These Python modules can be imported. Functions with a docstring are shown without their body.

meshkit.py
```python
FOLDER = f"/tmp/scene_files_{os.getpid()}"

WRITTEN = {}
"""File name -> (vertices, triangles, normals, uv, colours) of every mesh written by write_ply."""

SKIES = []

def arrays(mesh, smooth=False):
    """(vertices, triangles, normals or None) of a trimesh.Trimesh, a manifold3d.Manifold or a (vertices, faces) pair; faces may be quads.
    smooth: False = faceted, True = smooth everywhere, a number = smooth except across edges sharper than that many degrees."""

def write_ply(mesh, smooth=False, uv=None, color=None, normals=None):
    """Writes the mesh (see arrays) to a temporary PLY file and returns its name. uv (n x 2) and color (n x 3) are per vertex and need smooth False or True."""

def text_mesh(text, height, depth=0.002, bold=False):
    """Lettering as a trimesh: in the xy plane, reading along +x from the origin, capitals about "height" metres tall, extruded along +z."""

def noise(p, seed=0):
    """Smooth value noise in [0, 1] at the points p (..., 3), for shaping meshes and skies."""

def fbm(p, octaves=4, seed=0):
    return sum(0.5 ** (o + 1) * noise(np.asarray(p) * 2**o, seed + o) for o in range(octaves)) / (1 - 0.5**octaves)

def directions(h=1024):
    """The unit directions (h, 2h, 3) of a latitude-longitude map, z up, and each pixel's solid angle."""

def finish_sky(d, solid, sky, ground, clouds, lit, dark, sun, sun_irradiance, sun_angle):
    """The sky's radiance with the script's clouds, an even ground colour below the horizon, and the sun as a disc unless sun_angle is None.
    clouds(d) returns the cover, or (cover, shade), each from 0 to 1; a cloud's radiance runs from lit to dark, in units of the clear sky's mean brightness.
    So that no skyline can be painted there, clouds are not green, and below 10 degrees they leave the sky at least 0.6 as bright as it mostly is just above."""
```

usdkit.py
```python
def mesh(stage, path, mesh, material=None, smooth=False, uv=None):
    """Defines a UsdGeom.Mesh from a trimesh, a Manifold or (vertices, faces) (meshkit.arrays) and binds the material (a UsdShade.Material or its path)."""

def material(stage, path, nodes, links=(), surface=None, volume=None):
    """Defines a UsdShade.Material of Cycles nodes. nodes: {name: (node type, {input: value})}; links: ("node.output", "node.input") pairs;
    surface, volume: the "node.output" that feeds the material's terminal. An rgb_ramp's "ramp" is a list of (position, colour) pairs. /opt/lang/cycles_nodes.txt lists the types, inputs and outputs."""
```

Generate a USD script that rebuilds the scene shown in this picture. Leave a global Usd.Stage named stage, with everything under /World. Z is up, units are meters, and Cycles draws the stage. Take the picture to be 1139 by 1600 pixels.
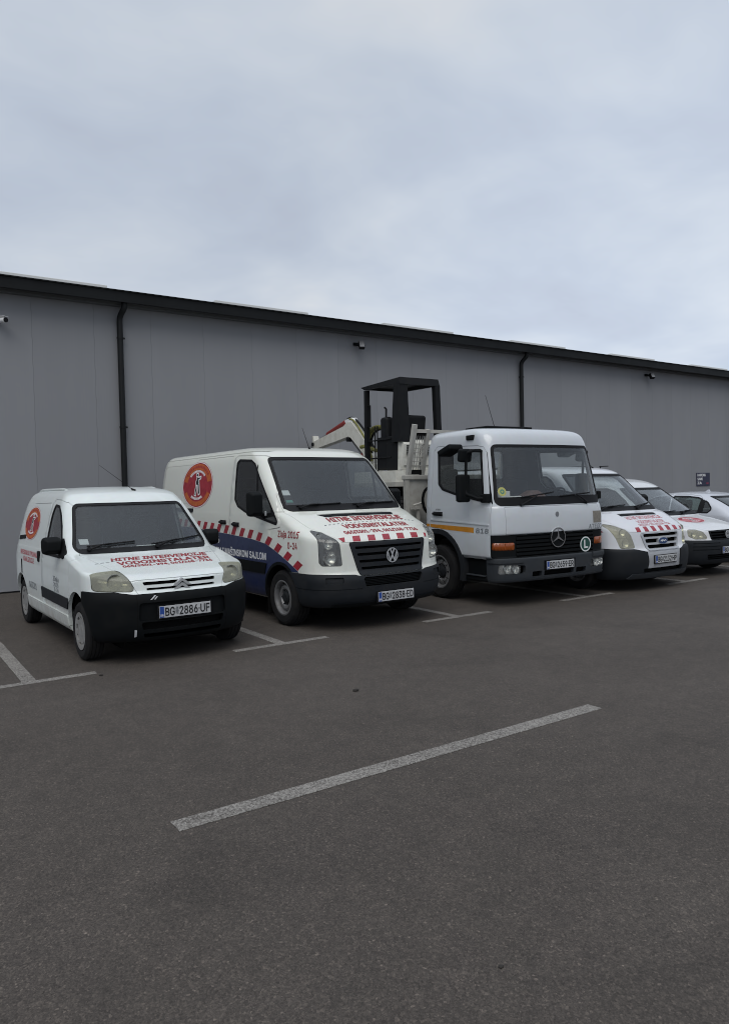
import math, random
import numpy as np
import trimesh
import manifold3d as m3
from manifold3d import Manifold, Mesh as MMesh, CrossSection
from shapely.geometry import Polygon, Point, box as sbox, LineString
from shapely import affinity
from shapely.ops import unary_union
from scipy.interpolate import PchipInterpolator
from pxr import Usd, UsdGeom, UsdLux, UsdShade, Sdf, Gf
import usdkit, meshkit

random.seed(7)
rng = np.random.default_rng(7)
stage = Usd.Stage.CreateInMemory()
UsdGeom.Xform.Define(stage, '/World')
UsdGeom.Scope.Define(stage, '/World/Looks')

# ------------------------------------------------------------------ camera
CAM_H = 1.634
FPX, YAW, PITCH, ROLL = 1138.76, math.radians(34.152), math.radians(1.828), math.radians(-1.256)
def make_camera():
    cy, sy, cp, sp = math.cos(YAW), math.sin(YAW), math.cos(PITCH), math.sin(PITCH)
    F = np.array([sy * cp, cy * cp, -sp]); R = np.array([cy, -sy, 0.0]); U = np.cross(R, F)
    c, s = math.cos(ROLL), math.sin(ROLL)
    R2, U2 = c * R + s * U, -s * R + c * U
    cam = UsdGeom.Camera.Define(stage, '/World/camera')
    cam.CreateHorizontalApertureAttr(36.0)
    cam.CreateFocalLengthAttr(36.0 * FPX / 1139.0)
    cam.CreateClippingRangeAttr(Gf.Vec2f(0.05, 5000))
    cam.CreateExposureAttr(EXPOSURE)
    m = Gf.Matrix4d(*R2, 0, *U2, 0, *(-F), 0, 0, 0, CAM_H, 1)
    cam.AddTransformOp().Set(m)
EXPOSURE = 0.0
make_camera()

# ------------------------------------------------------------------ sky and sun (overcast)
SUN_DIR = np.array([-0.45, -0.55, 0.0]); SUN_EL = math.radians(56)
SUN_DIR = SUN_DIR / np.linalg.norm(SUN_DIR) * math.cos(SUN_EL) + np.array([0, 0, math.sin(SUN_EL)])
SUN_ROT = math.atan2(SUN_DIR[0], SUN_DIR[1])
SKY_STRENGTH = 0.1
sky_mat = usdkit.material(stage, '/World/Looks/sky_overcast', {
    'tc': ('texture_coordinate', {}),
    'sky': ('sky_texture', {'sky_type': 'single_scattering', 'sun_disc': False, 'sun_elevation': SUN_EL, 'sun_rotation': SUN_ROT, 'aerosol_density': 2.0}),
    'sep': ('separate_xyz', {}),
    'zz': ('math', {'math_type': 'maximum', 'value2': 0.0}),
    'zp': ('math', {'math_type': 'add', 'value2': 0.22}),
    'px': ('math', {'math_type': 'divide'}), 'py': ('math', {'math_type': 'divide'}),
    'cmb': ('combine_xyz', {'z': 2.7}),
    'n1': ('noise_texture', {'scale': 1.25, 'detail': 5.0, 'roughness': 0.52, 'distortion': 0.25}),
    'n2': ('noise_texture', {'scale': 2.3, 'detail': 4.0, 'roughness': 0.5, 'distortion': 0.4}),
    'n3': ('noise_texture', {'scale': 0.55, 'detail': 3.0, 'roughness': 0.5}),
    'off': ('vector_math', {'math_type': 'add', 'vector2': (7.3, 2.2, 0.6)}),
    'mixn': ('mix_float', {'fac': 0.35}),
    'shade': ('rgb_ramp', {'ramp': [(0.33, (4.6, 5.1, 6.15)), (0.45, (5.15, 5.8, 6.85)), (0.55, (5.9, 6.5, 7.35)), (0.68, (7.1, 7.4, 7.8))]}),
    'gap': ('rgb_ramp', {'ramp': [(0.0, (1, 1, 1)), (0.54, (1, 1, 1)), (0.70, (0.5, 0.5, 0.5))]}),
    'mix': ('mix_color', {'use_clamp': False}),
    'hr': ('rgb_ramp', {'ramp': [(0.0, (1.08,) * 3), (0.15, (1.02,) * 3), (0.32, (0.955, 0.955, 0.96)), (0.58, (0.94, 0.94, 0.945)), (0.75, (1.15,) * 3), (1.0, (1.6,) * 3)]}),
    'lobe': ('vector_math', {'math_type': 'dot_product', 'vector2': (0.86, 0.49, 0.15)}), 'lr': ('map_range', {'range_type': 'smoothstep', 'from_min': 0.84, 'from_max': 1.0, 'to_min': 1.0, 'to_max': 1.16, 'clamp': True}), 'hz2': ('vector_math', {'math_type': 'scale'}),
    'hz': ('vector_math', {'math_type': 'multiply'}),
    'bg': ('background_shader', {'strength': SKY_STRENGTH}),
}, [('tc.generated', 'sep.vector'), ('sep.z', 'zz.value1'), ('zz.value', 'zp.value1'),
    ('sep.x', 'px.value1'), ('zp.value', 'px.value2'), ('sep.y', 'py.value1'), ('zp.value', 'py.value2'),
    ('px.value', 'cmb.x'), ('py.value', 'cmb.y'), ('cmb.vector', 'n1.vector'), ('cmb.vector', 'n2.vector'),
    ('cmb.vector', 'off.vector1'), ('off.vector', 'n3.vector'),
    ('n1.fac', 'mixn.a'), ('n2.fac', 'mixn.b'), ('mixn.result', 'shade.fac'), ('n3.fac', 'gap.fac'),
    ('gap.color', 'mix.fac'), ('sky.color', 'mix.a'), ('shade.color', 'mix.b'),
    ('sep.z', 'hr.fac'), ('mix.result', 'hz.vector1'), ('hr.color', 'hz.vector2'), ('tc.generated', 'lobe.vector1'), ('lobe.value', 'lr.value'), ('hz.vector', 'hz2.vector1'), ('lr.result', 'hz2.scale'), ('hz2.vector', 'bg.color')], surface='bg.background')
dome = UsdLux.DomeLight.Define(stage, '/World/sky')
UsdShade.MaterialBindingAPI.Apply(dome.GetPrim()).Bind(sky_mat)
dome.GetPrim().SetCustomDataByKey('kind', 'structure')
sun = UsdLux.DistantLight.Define(stage, '/World/sun')
sun.CreateIntensityAttr(0.4); sun.CreateAngleAttr(45.0); sun.CreateNormalizeAttr(True)
sun.CreateColorAttr(Gf.Vec3f(1.0, 0.97, 0.92))
def aim(prim, d):   # shines along -z, so +z points at the sun
    z = np.array(d) / np.linalg.norm(d); x = np.cross([0, 0, 1.0], z); x /= np.linalg.norm(x); y = np.cross(z, x)
    UsdGeom.Xformable(prim).AddTransformOp().Set(Gf.Matrix4d(*x, 0, *y, 0, *z, 0, 0, 0, 0, 1))
aim(sun, SUN_DIR)

# ------------------------------------------------------------------ names, things and parts
_used = {}
def numbered(parent, name):
    k = (str(parent), name); n = _used.get(k, 0); _used[k] = n + 1
    return f'{parent}/{name}' + (f'_{n:03d}' if n else '')
def _path(o):
    return '/World' if o is None else str(o.GetPath()) if hasattr(o, 'GetPath') else o
def tag(prim, label=None, category=None, group=None, kind=None):
    for k, v in (('label', label), ('category', category), ('group', group), ('kind', kind)):
        if v: prim.SetCustomDataByKey(k, v)
    return prim
def thing(name, label, category, loc=(0, 0, 0), rotz=0.0, group=None):
    x = UsdGeom.Xform.Define(stage, numbered('/World', name))
    x.AddTranslateOp().Set(Gf.Vec3d(*map(float, loc))); x.AddRotateZOp().Set(math.degrees(rotz))
    return tag(x.GetPrim(), label, category, group)
def obj(name, mesh, material, parent=None, smooth=32, label=None, **kw):
    p = numbered(_path(parent), name)
    if isinstance(mesh, list): mesh = cat(*mesh)
    if hasattr(mesh, 'is_empty') and not isinstance(mesh, trimesh.Trimesh) and mesh.is_empty():
        print('EMPTY', p); return None
    o = usdkit.mesh(stage, p, mesh, material, smooth=smooth).GetPrim()
    return tag(o, label, **kw)
def group_part(name, parent):
    return UsdGeom.Xform.Define(stage, numbered(_path(parent), name)).GetPrim()

# ------------------------------------------------------------------ shapes
def man(t):
    if isinstance(t, Manifold): return t
    t = t.copy(); t.merge_vertices()
    return Manifold(MMesh(np.asarray(t.vertices, np.float32), np.asarray(t.faces, np.uint32)))
def tri(m):
    if isinstance(m, trimesh.Trimesh): return m
    a = m.to_mesh(); return trimesh.Trimesh(np.array(a.vert_properties[:, :3]), np.array(a.tri_verts), process=False)
def cat(*ms): return trimesh.util.concatenate([tri(m) for m in ms if not (isinstance(m, Manifold) and m.is_empty())])
def bx(x0, x1, y0, y1, z0, z1):
    m = trimesh.creation.box((x1 - x0, y1 - y0, z1 - z0)); m.apply_translation(((x0 + x1) / 2, (y0 + y1) / 2, (z0 + z1) / 2)); return m
def rbox(x0, x1, y0, y1, z0, z1, r=0.02, sub=1):
    r = min(r, (x1 - x0) / 2.01, (y1 - y0) / 2.01, (z1 - z0) / 2.01)
    s = trimesh.creation.icosphere(sub, r).vertices
    pts = np.vstack([s + [x, y, z] for x in (x0 + r, x1 - r) for y in (y0 + r, y1 - r) for z in (z0 + r, z1 - r)])
    return tri(Manifold.hull_points(pts))
def hull(*pts): return tri(Manifold.hull_points(np.vstack([np.asarray(p, float).reshape(-1, 3) for p in pts])))
def tube(path, r, sides=8, caps=True):
    p = np.asarray(path, float); n = len(p); r = np.broadcast_to(r, (n,))
    t = np.gradient(p, axis=0); t /= np.linalg.norm(t, axis=1, keepdims=True) + 1e-12
    a = np.cross(t[0], [0, 0, 1.0] if abs(t[0][2]) < 0.9 else [1.0, 0, 0]); a /= np.linalg.norm(a)
    V = []
    ang = np.arange(sides) * 2 * np.pi / sides
    for i in range(n):
        a = a - t[i] * (a @ t[i]); a /= np.linalg.norm(a) + 1e-12; b = np.cross(t[i], a)
        V.append(p[i] + r[i] * (np.cos(ang)[:, None] * a + np.sin(ang)[:, None] * b))
    V = np.vstack(V); Fc = []
    for i in range(n - 1):
        for j in range(sides):
            k = (j + 1) % sides; A, B, C, D = i * sides + j, i * sides + k, (i + 1) * sides + k, (i + 1) * sides + j
            Fc += [(A, B, C), (A, C, D)]
    if caps:
        V = np.vstack([V, p[0], p[-1]]); c0, c1 = len(V) - 2, len(V) - 1
        for j in range(sides):
            k = (j + 1) % sides; Fc += [(c0, k, j), (c1, (n - 1) * sides + j, (n - 1) * sides + k)]
    return trimesh.Trimesh(V, np.array(Fc), process=False)
def bezier(pts, n=12):
    p = np.asarray(pts, float); t = np.linspace(0, 1, n)[:, None]
    while len(p) > 1 and p.ndim == 2: p = p[None].repeat(n, 0) if p.ndim == 2 else p
    q = p
    while q.shape[1] > 1: q = q[:, :-1] * (1 - t)[:, :, None] + q[:, 1:] * t[:, :, None]
    return q[:, 0]
def lathe_x(profile, seg=40, side=1):
    """profile of (radius, x); revolved about the x axis; side=-1 mirrors x."""
    pr = np.array(profile, float)
    m = trimesh.creation.revolve(pr, sections=seg)
    m.apply_transform([[0, 0, 1, 0], [1, 0, 0, 0], [0, 1, 0, 0], [0, 0, 0, 1]])
    if side < 0: m.apply_transform(np.diag([-1, 1, 1, 1.0]))
    return m
def beam(a, b, w, h, up=(0, 0, 1)):
    """box bar from a to b, w wide across, h high along up."""
    a, b = np.asarray(a, float), np.asarray(b, float); t = b - a; L = np.linalg.norm(t); t /= L
    u = np.asarray(up, float); u = u - t * (u @ t); u /= np.linalg.norm(u); s = np.cross(t, u)
    m = trimesh.creation.box((L, w, h)); T = np.eye(4); T[:3, 0], T[:3, 1], T[:3, 2], T[:3, 3] = t, -s, u, (a + b) / 2
    if np.linalg.det(T[:3, :3]) < 0: T[:3, 1] *= -1
    m.apply_transform(T); return m
def rpoly(pts, r=0.03):
    p = Polygon(pts) if not hasattr(pts, 'buffer') else pts
    p = p.buffer(0)
    return p.buffer(-r, quad_segs=6).buffer(2 * r, quad_segs=6).buffer(-r, quad_segs=6)
def ell(cx, cy, rx, ry, n=40):
    a = np.linspace(0, 2 * np.pi, n, endpoint=False); return Polygon(np.c_[cx + rx * np.cos(a), cy + ry * np.sin(a)])
def polys(p): return [g for g in getattr(p, 'geoms', [p]) if g.geom_type == 'Polygon' and g.area > 1e-9]
def ext(poly, d):
    return cat(*[trimesh.creation.extrude_polygon(g, d, engine='earcut') for g in polys(poly)])
AX = {'F': (np.array([[1, 0, 0], [0, 0, -1], [0, 1, 0.]])),      # (u, v, d) -> (x=u, y=-d, z=v): seen from the front
      'S': (np.array([[0, 0, -1], [-1, 0, 0], [0, 1, 0.]])),     # side x<0, u runs to the front: (x=-d, y=-u, z=v)
      'T': np.eye(3)}
def prism(poly, axis, lo, hi):
    """poly in (x,z) for F, (y,z) for S (either side: lo..hi in x), (x,y) for T."""
    if axis == 'S': poly = affinity.scale(poly, -1, 1, origin=(0, 0))
    m = ext(poly, hi - lo)
    A = np.eye(4); A[:3, :3] = AX[axis]; m.apply_transform(A)
    off = {'F': [0, hi, 0], 'S': [hi, 0, 0], 'T': [0, 0, lo]}[axis]
    m.apply_translation(off); return man(m)
_txt = {}
def text_prism(s, h, axis, at, lo, hi, width=None, bold=True, shear=0.0, align='l', rot=0.0, fat=0.0):
    """Lettering as a prism. at = (u, v) of its start (u = x for F and T; for S u = y of the start, running towards the front)."""
    m = meshkit.text_mesh(s, h, hi - lo, bold)
    b = m.bounds; wd = b[1][0] - b[0][0]
    m.apply_translation((-b[0][0], 0, 0))
    k = 1.0 if width is None else width / wd
    T = np.eye(4); T[0, 0] = k; T[0, 1] = shear; m.apply_transform(T)
    wd *= k
    if align == 'c': m.apply_translation((-wd / 2, 0, 0))
    if rot: m.apply_transform(trimesh.transformations.rotation_matrix(rot, (0, 0, 1)))
    u = -at[0] if axis == 'S' else at[0]
    m.apply_translation((u, at[1], 0))
    if fat:
        M0 = man(m); m = tri(Manifold.batch_boolean([M0.translate((dx, dy, 0)) for dx, dy in ((-fat, 0), (fat, 0), (0, fat * 0.6), (0, -fat * 0.6))], m3.OpType.Add))
    A = np.eye(4); A[:3, :3] = AX[axis]; m.apply_transform(A)
    m.apply_translation({'F': [0, hi, 0], 'S': [hi, 0, 0], 'T': [0, 0, lo]}[axis])
    return man(m)
def arc_text(s, R, h, a0, a1, axis, c, lo, hi, inward=False, sx=1.0):
    """Letters along an arc of radius R about c, from angle a0 to a1 (radians, in the u,v plane)."""
    out = []
    n = len(s)
    for i, ch in enumerate(s):
        if ch == ' ': continue
        a = a0 + (a1 - a0) * (i + 0.5) / n
        m = meshkit.text_mesh(ch, h, hi - lo, False)
        b = m.bounds; m.apply_translation((-(b[0][0] + b[1][0]) / 2, 0, 0))
        m.apply_transform(trimesh.transformations.rotation_matrix(a + (math.pi / 2 if inward else -math.pi / 2), (0, 0, 1)))
        m.apply_translation((R * math.cos(a), R * math.sin(a), 0))
        m.apply_transform(np.diag([sx, 1, 1, 1.0]))
        m.apply_translation(((-c[0] if axis == 'S' else c[0]), c[1], 0))
        A = np.eye(4); A[:3, :3] = AX[axis]; m.apply_transform(A)
        m.apply_translation({'F': [0, hi, 0], 'S': [hi, 0, 0], 'T': [0, 0, lo]}[axis])
        out.append(man(m))
    return Manifold.batch_boolean(out, m3.OpType.Add)
def mirx(m): return tri(m.mirror((1, 0, 0))) if isinstance(m, Manifold) else tri(man(m).mirror((1, 0, 0)))
def mvx(t, *d):
    t = tri(t).copy(); t.apply_translation(d); return t
def rotm(t, ang, axis, about=(0, 0, 0)):
    t = tri(t).copy(); t.apply_transform(trimesh.transformations.rotation_matrix(ang, axis, about)); return t

# ------------------------------------------------------------------ materials
def mat(name, color, rough=0.5, metallic=0.0, coat=0.0, spec=0.5, vary=0.0, scale=3.0, dirt=None, bump=0.0, bscale=60.0, trans=0.0, detail=4.0):
    nodes = {'p': ('principled_bsdf', {'base_color': color, 'roughness': rough, 'metallic': metallic, 'coat_weight': coat, 'coat_roughness': 0.06, 'specular_ior_level': spec, 'transmission_weight': trans})}
    links = []
    if vary or dirt is not None or bump:
        nodes['tc'] = ('texture_coordinate', {})
    if vary or dirt is not None:
        c2 = dirt if dirt is not None else tuple(max(0, c * (1 - vary)) for c in color)
        nodes['n'] = ('noise_texture', {'scale': scale, 'detail': detail, 'roughness': 0.62, 'distortion': 0.3})
        amt = vary if dirt is not None else 1.0
        nodes['r'] = ('rgb_ramp', {'ramp': [(0.42, color), (0.72, tuple(a * (1 - amt) + b * amt for a, b in zip(color, c2)))]})
        links += [('tc.object', 'n.vector'), ('n.fac', 'r.fac'), ('r.color', 'p.base_color')]
        nodes['rr'] = ('map_range', {'from_min': 0.3, 'from_max': 0.7, 'to_min': max(0.02, rough - 0.06), 'to_max': min(1, rough + 0.12)})
        links += [('n.fac', 'rr.value'), ('rr.result', 'p.roughness')]
    if bump:
        nodes['bn'] = ('noise_texture', {'scale': bscale, 'detail': 3.0})
        nodes['b'] = ('bump', {'strength': bump, 'distance': 0.004})
        links += [('tc.object', 'bn.vector'), ('bn.fac', 'b.height'), ('b.normal', 'p.normal')]
    return usdkit.material(stage, '/World/Looks/' + name, nodes, links, surface='p.BSDF')
def pane_mat(name, tint, ior=1.5, gloss=(1, 1, 1), dirt=0.02):
    """a window pane: each of its two faces mirrors a little, more at a slant (Schlick), and lets the rest through, tinted."""
    f0 = ((ior - 1) / (ior + 1)) ** 2
    return usdkit.material(stage, '/World/Looks/' + name, {
        't': ('transparent_bsdf', {'color': tuple(c ** 0.5 for c in tint)}), 'g': ('glossy_bsdf', {'color': gloss, 'roughness': 0.015}),
        'lw': ('layer_weight', {'blend': 0.5}), 'pw': ('math', {'math_type': 'power', 'value2': 5.0}), 'f': ('math', {'math_type': 'multiply_add', 'value2': 1 - f0, 'value3': f0}), 'm': ('mix_closure', {}),
        'd': ('diffuse_bsdf', {'color': (0.5, 0.5, 0.5)}), 'm2': ('mix_closure', {'fac': dirt})},
        [('lw.facing', 'pw.value1'), ('pw.value', 'f.value1'), ('f.value', 'm.fac'), ('t.BSDF', 'm.closure1'), ('g.BSDF', 'm.closure2'), ('m.closure', 'm2.closure1'), ('d.BSDF', 'm2.closure2')], surface='m2.closure')
def paint(name, color, grime=(0.30, 0.27, 0.22), amount=0.5, rough=0.28, coat=0.6, top=0.55):
    """Vehicle paint with road grime near the ground (object z) and streaky dust."""
    return usdkit.material(stage, '/World/Looks/' + name, {
        'tc': ('texture_coordinate', {}), 'sep': ('separate_xyz', {}),
        'mp': ('mapping', {'scale': (3.0, 3.0, 0.8)}),
        'n': ('noise_texture', {'scale': 2.2, 'detail': 6.0, 'roughness': 0.65, 'distortion': 0.4}),
        'n2': ('noise_texture', {'scale': 14.0, 'detail': 4.0, 'roughness': 0.6}),
        'h': ('map_range', {'from_min': 0.2, 'from_max': top, 'to_min': 1.0, 'to_max': 0.12, 'clamp': True}),
        'k': ('math', {'math_type': 'multiply'}), 'k2': ('math', {'math_type': 'multiply', 'value2': amount, 'use_clamp': True}),
        'cr': ('map_range', {'from_min': 0.3, 'from_max': 0.75, 'to_min': 0.0, 'to_max': 1.5, 'clamp': True}),
        'mx': ('mix_color', {'a': color, 'b': grime}), 'mx2': ('mix_color', {'blend_type': 'multiply', 'fac': 0.10}),
        'ra': ('map_range', {'from_min': 0.0, 'from_max': 1.0, 'to_min': rough, 'to_max': 0.7}),
        'p': ('principled_bsdf', {'coat_weight': coat, 'coat_roughness': 0.08})},
        [('tc.object', 'sep.vector'), ('tc.object', 'mp.vector'), ('mp.vector', 'n.vector'), ('tc.object', 'n2.vector'), ('sep.z', 'h.value'),
         ('n.fac', 'cr.value'), ('cr.result', 'k.value1'), ('h.result', 'k.value2'), ('k.value', 'k2.value1'), ('k2.value', 'mx.fac'),
         ('mx.result', 'mx2.a'), ('n2.color', 'mx2.b'), ('mx2.result', 'p.base_color'), ('k2.value', 'ra.value'), ('ra.result', 'p.roughness')], surface='p.BSDF')
MT = {}
MT['white_cool'] = paint('paint_white', (0.665, 0.705, 0.69), amount=0.75)
MT['white_cream'] = paint('paint_cream', (0.63, 0.64, 0.585), amount=0.30)
MT['white_truck'] = paint('paint_truck_white', (0.51, 0.535, 0.56), amount=0.5, top=1.0)
MT['silver_white'] = paint('paint_silver_white', (0.60, 0.61, 0.64), amount=0.3)
MT['silver'] = mat('paint_silver', (0.42, 0.43, 0.45), 0.32, 0.35, 0.4)
MT['navy'] = mat('vinyl_navy', (0.010, 0.016, 0.052), 0.35, coat=0.3, vary=0.25, scale=5)
MT['red'] = mat('vinyl_red', (0.28, 0.016, 0.028), 0.4, vary=0.3, scale=9)
MT['redtext'] = mat('vinyl_red_lettering', (0.24, 0.018, 0.024), 0.45, vary=0.35, scale=25)
MT['fadedred'] = mat('vinyl_faded_red', (0.42, 0.13, 0.15), 0.5, vary=0.3, scale=30)
MT['orange'] = mat('vinyl_orange', (0.44, 0.10, 0.022), 0.45, vary=0.3, scale=14)
MT['amberstripe'] = mat('vinyl_amber', (0.50, 0.20, 0.015), 0.4, vary=0.2, scale=8)
MT['whitevinyl'] = mat('vinyl_white', (0.68, 0.68, 0.68), 0.45)
MT['greytext'] = mat('lettering_grey', (0.16, 0.17, 0.18), 0.5)
MT['blackvinyl'] = mat('vinyl_black', (0.012, 0.012, 0.013), 0.45)
MT['plastic'] = mat('plastic_black', (0.0034, 0.0044, 0.0052), 0.62, spec=0.12, vary=0.5, scale=6, dirt=(0.011, 0.011, 0.0105), bump=0.05, bscale=350)
MT['plastic_grey'] = mat('plastic_grey', (0.0115, 0.0135, 0.0165), 0.6, spec=0.2, vary=0.4, scale=5, dirt=(0.028, 0.0275, 0.027), bump=0.05, bscale=350)
MT['rubber'] = mat('rubber_tyre', (0.010, 0.010, 0.011), 0.8, spec=0.2, vary=0.5, scale=7, dirt=(0.032, 0.029, 0.026), bump=0.1, bscale=140)
MT['seal'] = mat('rubber_seal', (0.006, 0.006, 0.007), 0.6, spec=0.2)
MT['under'] = mat('underbody_black', (0.006, 0.006, 0.006), 0.9, spec=0.1)
MT['lining'] = mat('cab_lining', (0.020, 0.022, 0.025), 0.8, spec=0.2)
MT['seat'] = mat('seat_fabric', (0.014, 0.015, 0.019), 0.9, vary=0.4, scale=40)
MT['steel'] = mat('wheel_steel', (0.22, 0.22, 0.225), 0.42, 0.5, vary=0.45, scale=12, dirt=(0.07, 0.06, 0.05))
MT['hubgrey'] = mat('wheel_cover_grey', (0.25, 0.25, 0.247), 0.4, 0.15, vary=0.5, scale=10, dirt=(0.12, 0.105, 0.085))
MT['chrome'] = mat('chrome', (0.68, 0.69, 0.71), 0.14, 1.0)
MT['lampsilver'] = mat('lamp_silver', (0.55, 0.55, 0.52), 0.4, 0.3)
MT['emblem'] = mat('emblem_silver', (0.55, 0.56, 0.57), 0.3, 0.55)
MT['reflector'] = mat('lamp_reflector', (0.62, 0.63, 0.62), 0.22, 0.9, vary=0.15, scale=20)
MT['amber'] = mat('lens_amber', (0.25, 0.05, 0.003), 0.25, coat=0.6, vary=0.35, scale=60)
MT['plate'] = mat('plate_white', (0.47, 0.475, 0.48), 0.4, vary=0.2, scale=14)
MT['plateblue'] = mat('plate_blue', (0.02, 0.06, 0.25), 0.4)
MT['lensclear'] = pane_mat('lens_clear', (0.90, 0.90, 0.88), 1.45, dirt=0.04)
MT['lenssmoke'] = pane_mat('lens_smoked', (0.80, 0.80, 0.76), 1.35, dirt=0.04)
MT['lensdull'] = usdkit.material(stage, '/World/Looks/lens_clouded', {
    't': ('transparent_bsdf', {'color': (0.80, 0.79, 0.70)}), 'p': ('principled_bsdf', {'base_color': (0.42, 0.42, 0.36), 'roughness': 0.25, 'coat_weight': 0.4}), 'm': ('mix_closure', {'fac': 0.30})},
    [('t.BSDF', 'm.closure1'), ('p.BSDF', 'm.closure2')], surface='m.closure')
MT['glass'] = pane_mat('window_glass', (0.62, 0.66, 0.66), 1.48, dirt=0.012)
MT['glassclear'] = pane_mat('window_glass_clear', (0.80, 0.83, 0.82), 1.5, dirt=0.012)
MT['glassdark'] = pane_mat('window_glass_tinted', (0.35, 0.37, 0.37), 1.52, dirt=0.01)
MT['mirror'] = mat('mirror_glass', (0.7, 0.7, 0.7), 0.04, 1.0)
MT['paper'] = mat('paper_white', (0.7, 0.7, 0.68), 0.7)
MT['sticker_green'] = mat('sticker_green', (0.03, 0.22, 0.16), 0.5)
MT['sticker_yellow'] = mat('sticker_yellow', (0.62, 0.55, 0.10), 0.5)
# ------------------------------------------------------------------ trees across the car park, behind the camera (they show as reflections in the windscreens)
def tree_line():
    r = np.random.default_rng(11)
    leafm = usdkit.material(stage, '/World/Looks/far_leaves', {'oi': ('geometry', {}), 'r': ('rgb_ramp', {'ramp': [(0.0, (0.022, 0.036, 0.014)), (1.0, (0.060, 0.085, 0.030))]}), 'd': ('diffuse_bsdf', {}), 't': ('translucent_bsdf', {}), 'm': ('mix_closure', {'fac': 0.3})},
        [('oi.random_per_island', 'r.fac'), ('r.color', 'd.color'), ('r.color', 't.color'), ('d.BSDF', 'm.closure1'), ('t.BSDF', 'm.closure2')], surface='m.closure')
    V, F, wood = [], [], []
    for x0 in np.arange(-46, 120, 8.5):
        if r.random() < 0.18: continue
        x, y, h = x0 + r.uniform(-2.5, 2.5), -33 + r.uniform(-3, 3), r.uniform(7.5, 13.5)
        wood.append(tube([(x, y, 0), (x + 0.1, y, h * 0.35), (x - 0.1, y + 0.1, h * 0.75)], [0.24, 0.17, 0.05], 8))
        c = []
        for k in range(16):
            a, q = r.uniform(0, 6.28), r.random() ** 0.6 * h * 0.26
            c.append((x + q * math.cos(a), y + q * math.sin(a), h * r.uniform(0.32, 0.95), r.uniform(0.7, 1.5)))
            wood.append(tube([(x, y, h * r.uniform(0.2, 0.5)), c[-1][:3]], [0.06, 0.02], 5))
        for cx, cy, cz, cr in c:
            n = 130
            d = r.normal(size=(n, 3)); d /= np.linalg.norm(d, axis=1, keepdims=True); p = np.array([cx, cy, cz]) + d * cr * r.random((n, 1)) ** 0.4
            u = r.normal(size=(n, 3)); u /= np.linalg.norm(u, axis=1, keepdims=True); w = np.cross(u, r.normal(size=(n, 3))); w /= np.linalg.norm(w, axis=1, keepdims=True)
            s = r.uniform(0.09, 0.2, (n, 1))
            b0 = sum(len(v) for v in V)
            V.append(np.stack([p - u * s, p - w * s * 0.6, p + u * s, p + w * s * 0.6], 1).reshape(-1, 3))
            i = b0 + np.arange(n) * 4
            F.append(np.vstack([np.c_[i, i + 1, i + 2], np.c_[i, i + 2, i + 3]]))
    g = obj('tree_line', trimesh.Trimesh(np.vstack(V), np.vstack(F), process=False), leafm, smooth=False, label='far line of leafy trees across the car park, mirrored in the windscreens', category='trees', kind='stuff')
    obj('trunk', cat(*wood), mat('bark', (0.06, 0.05, 0.04), 0.9), g)
tree_line()
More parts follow.
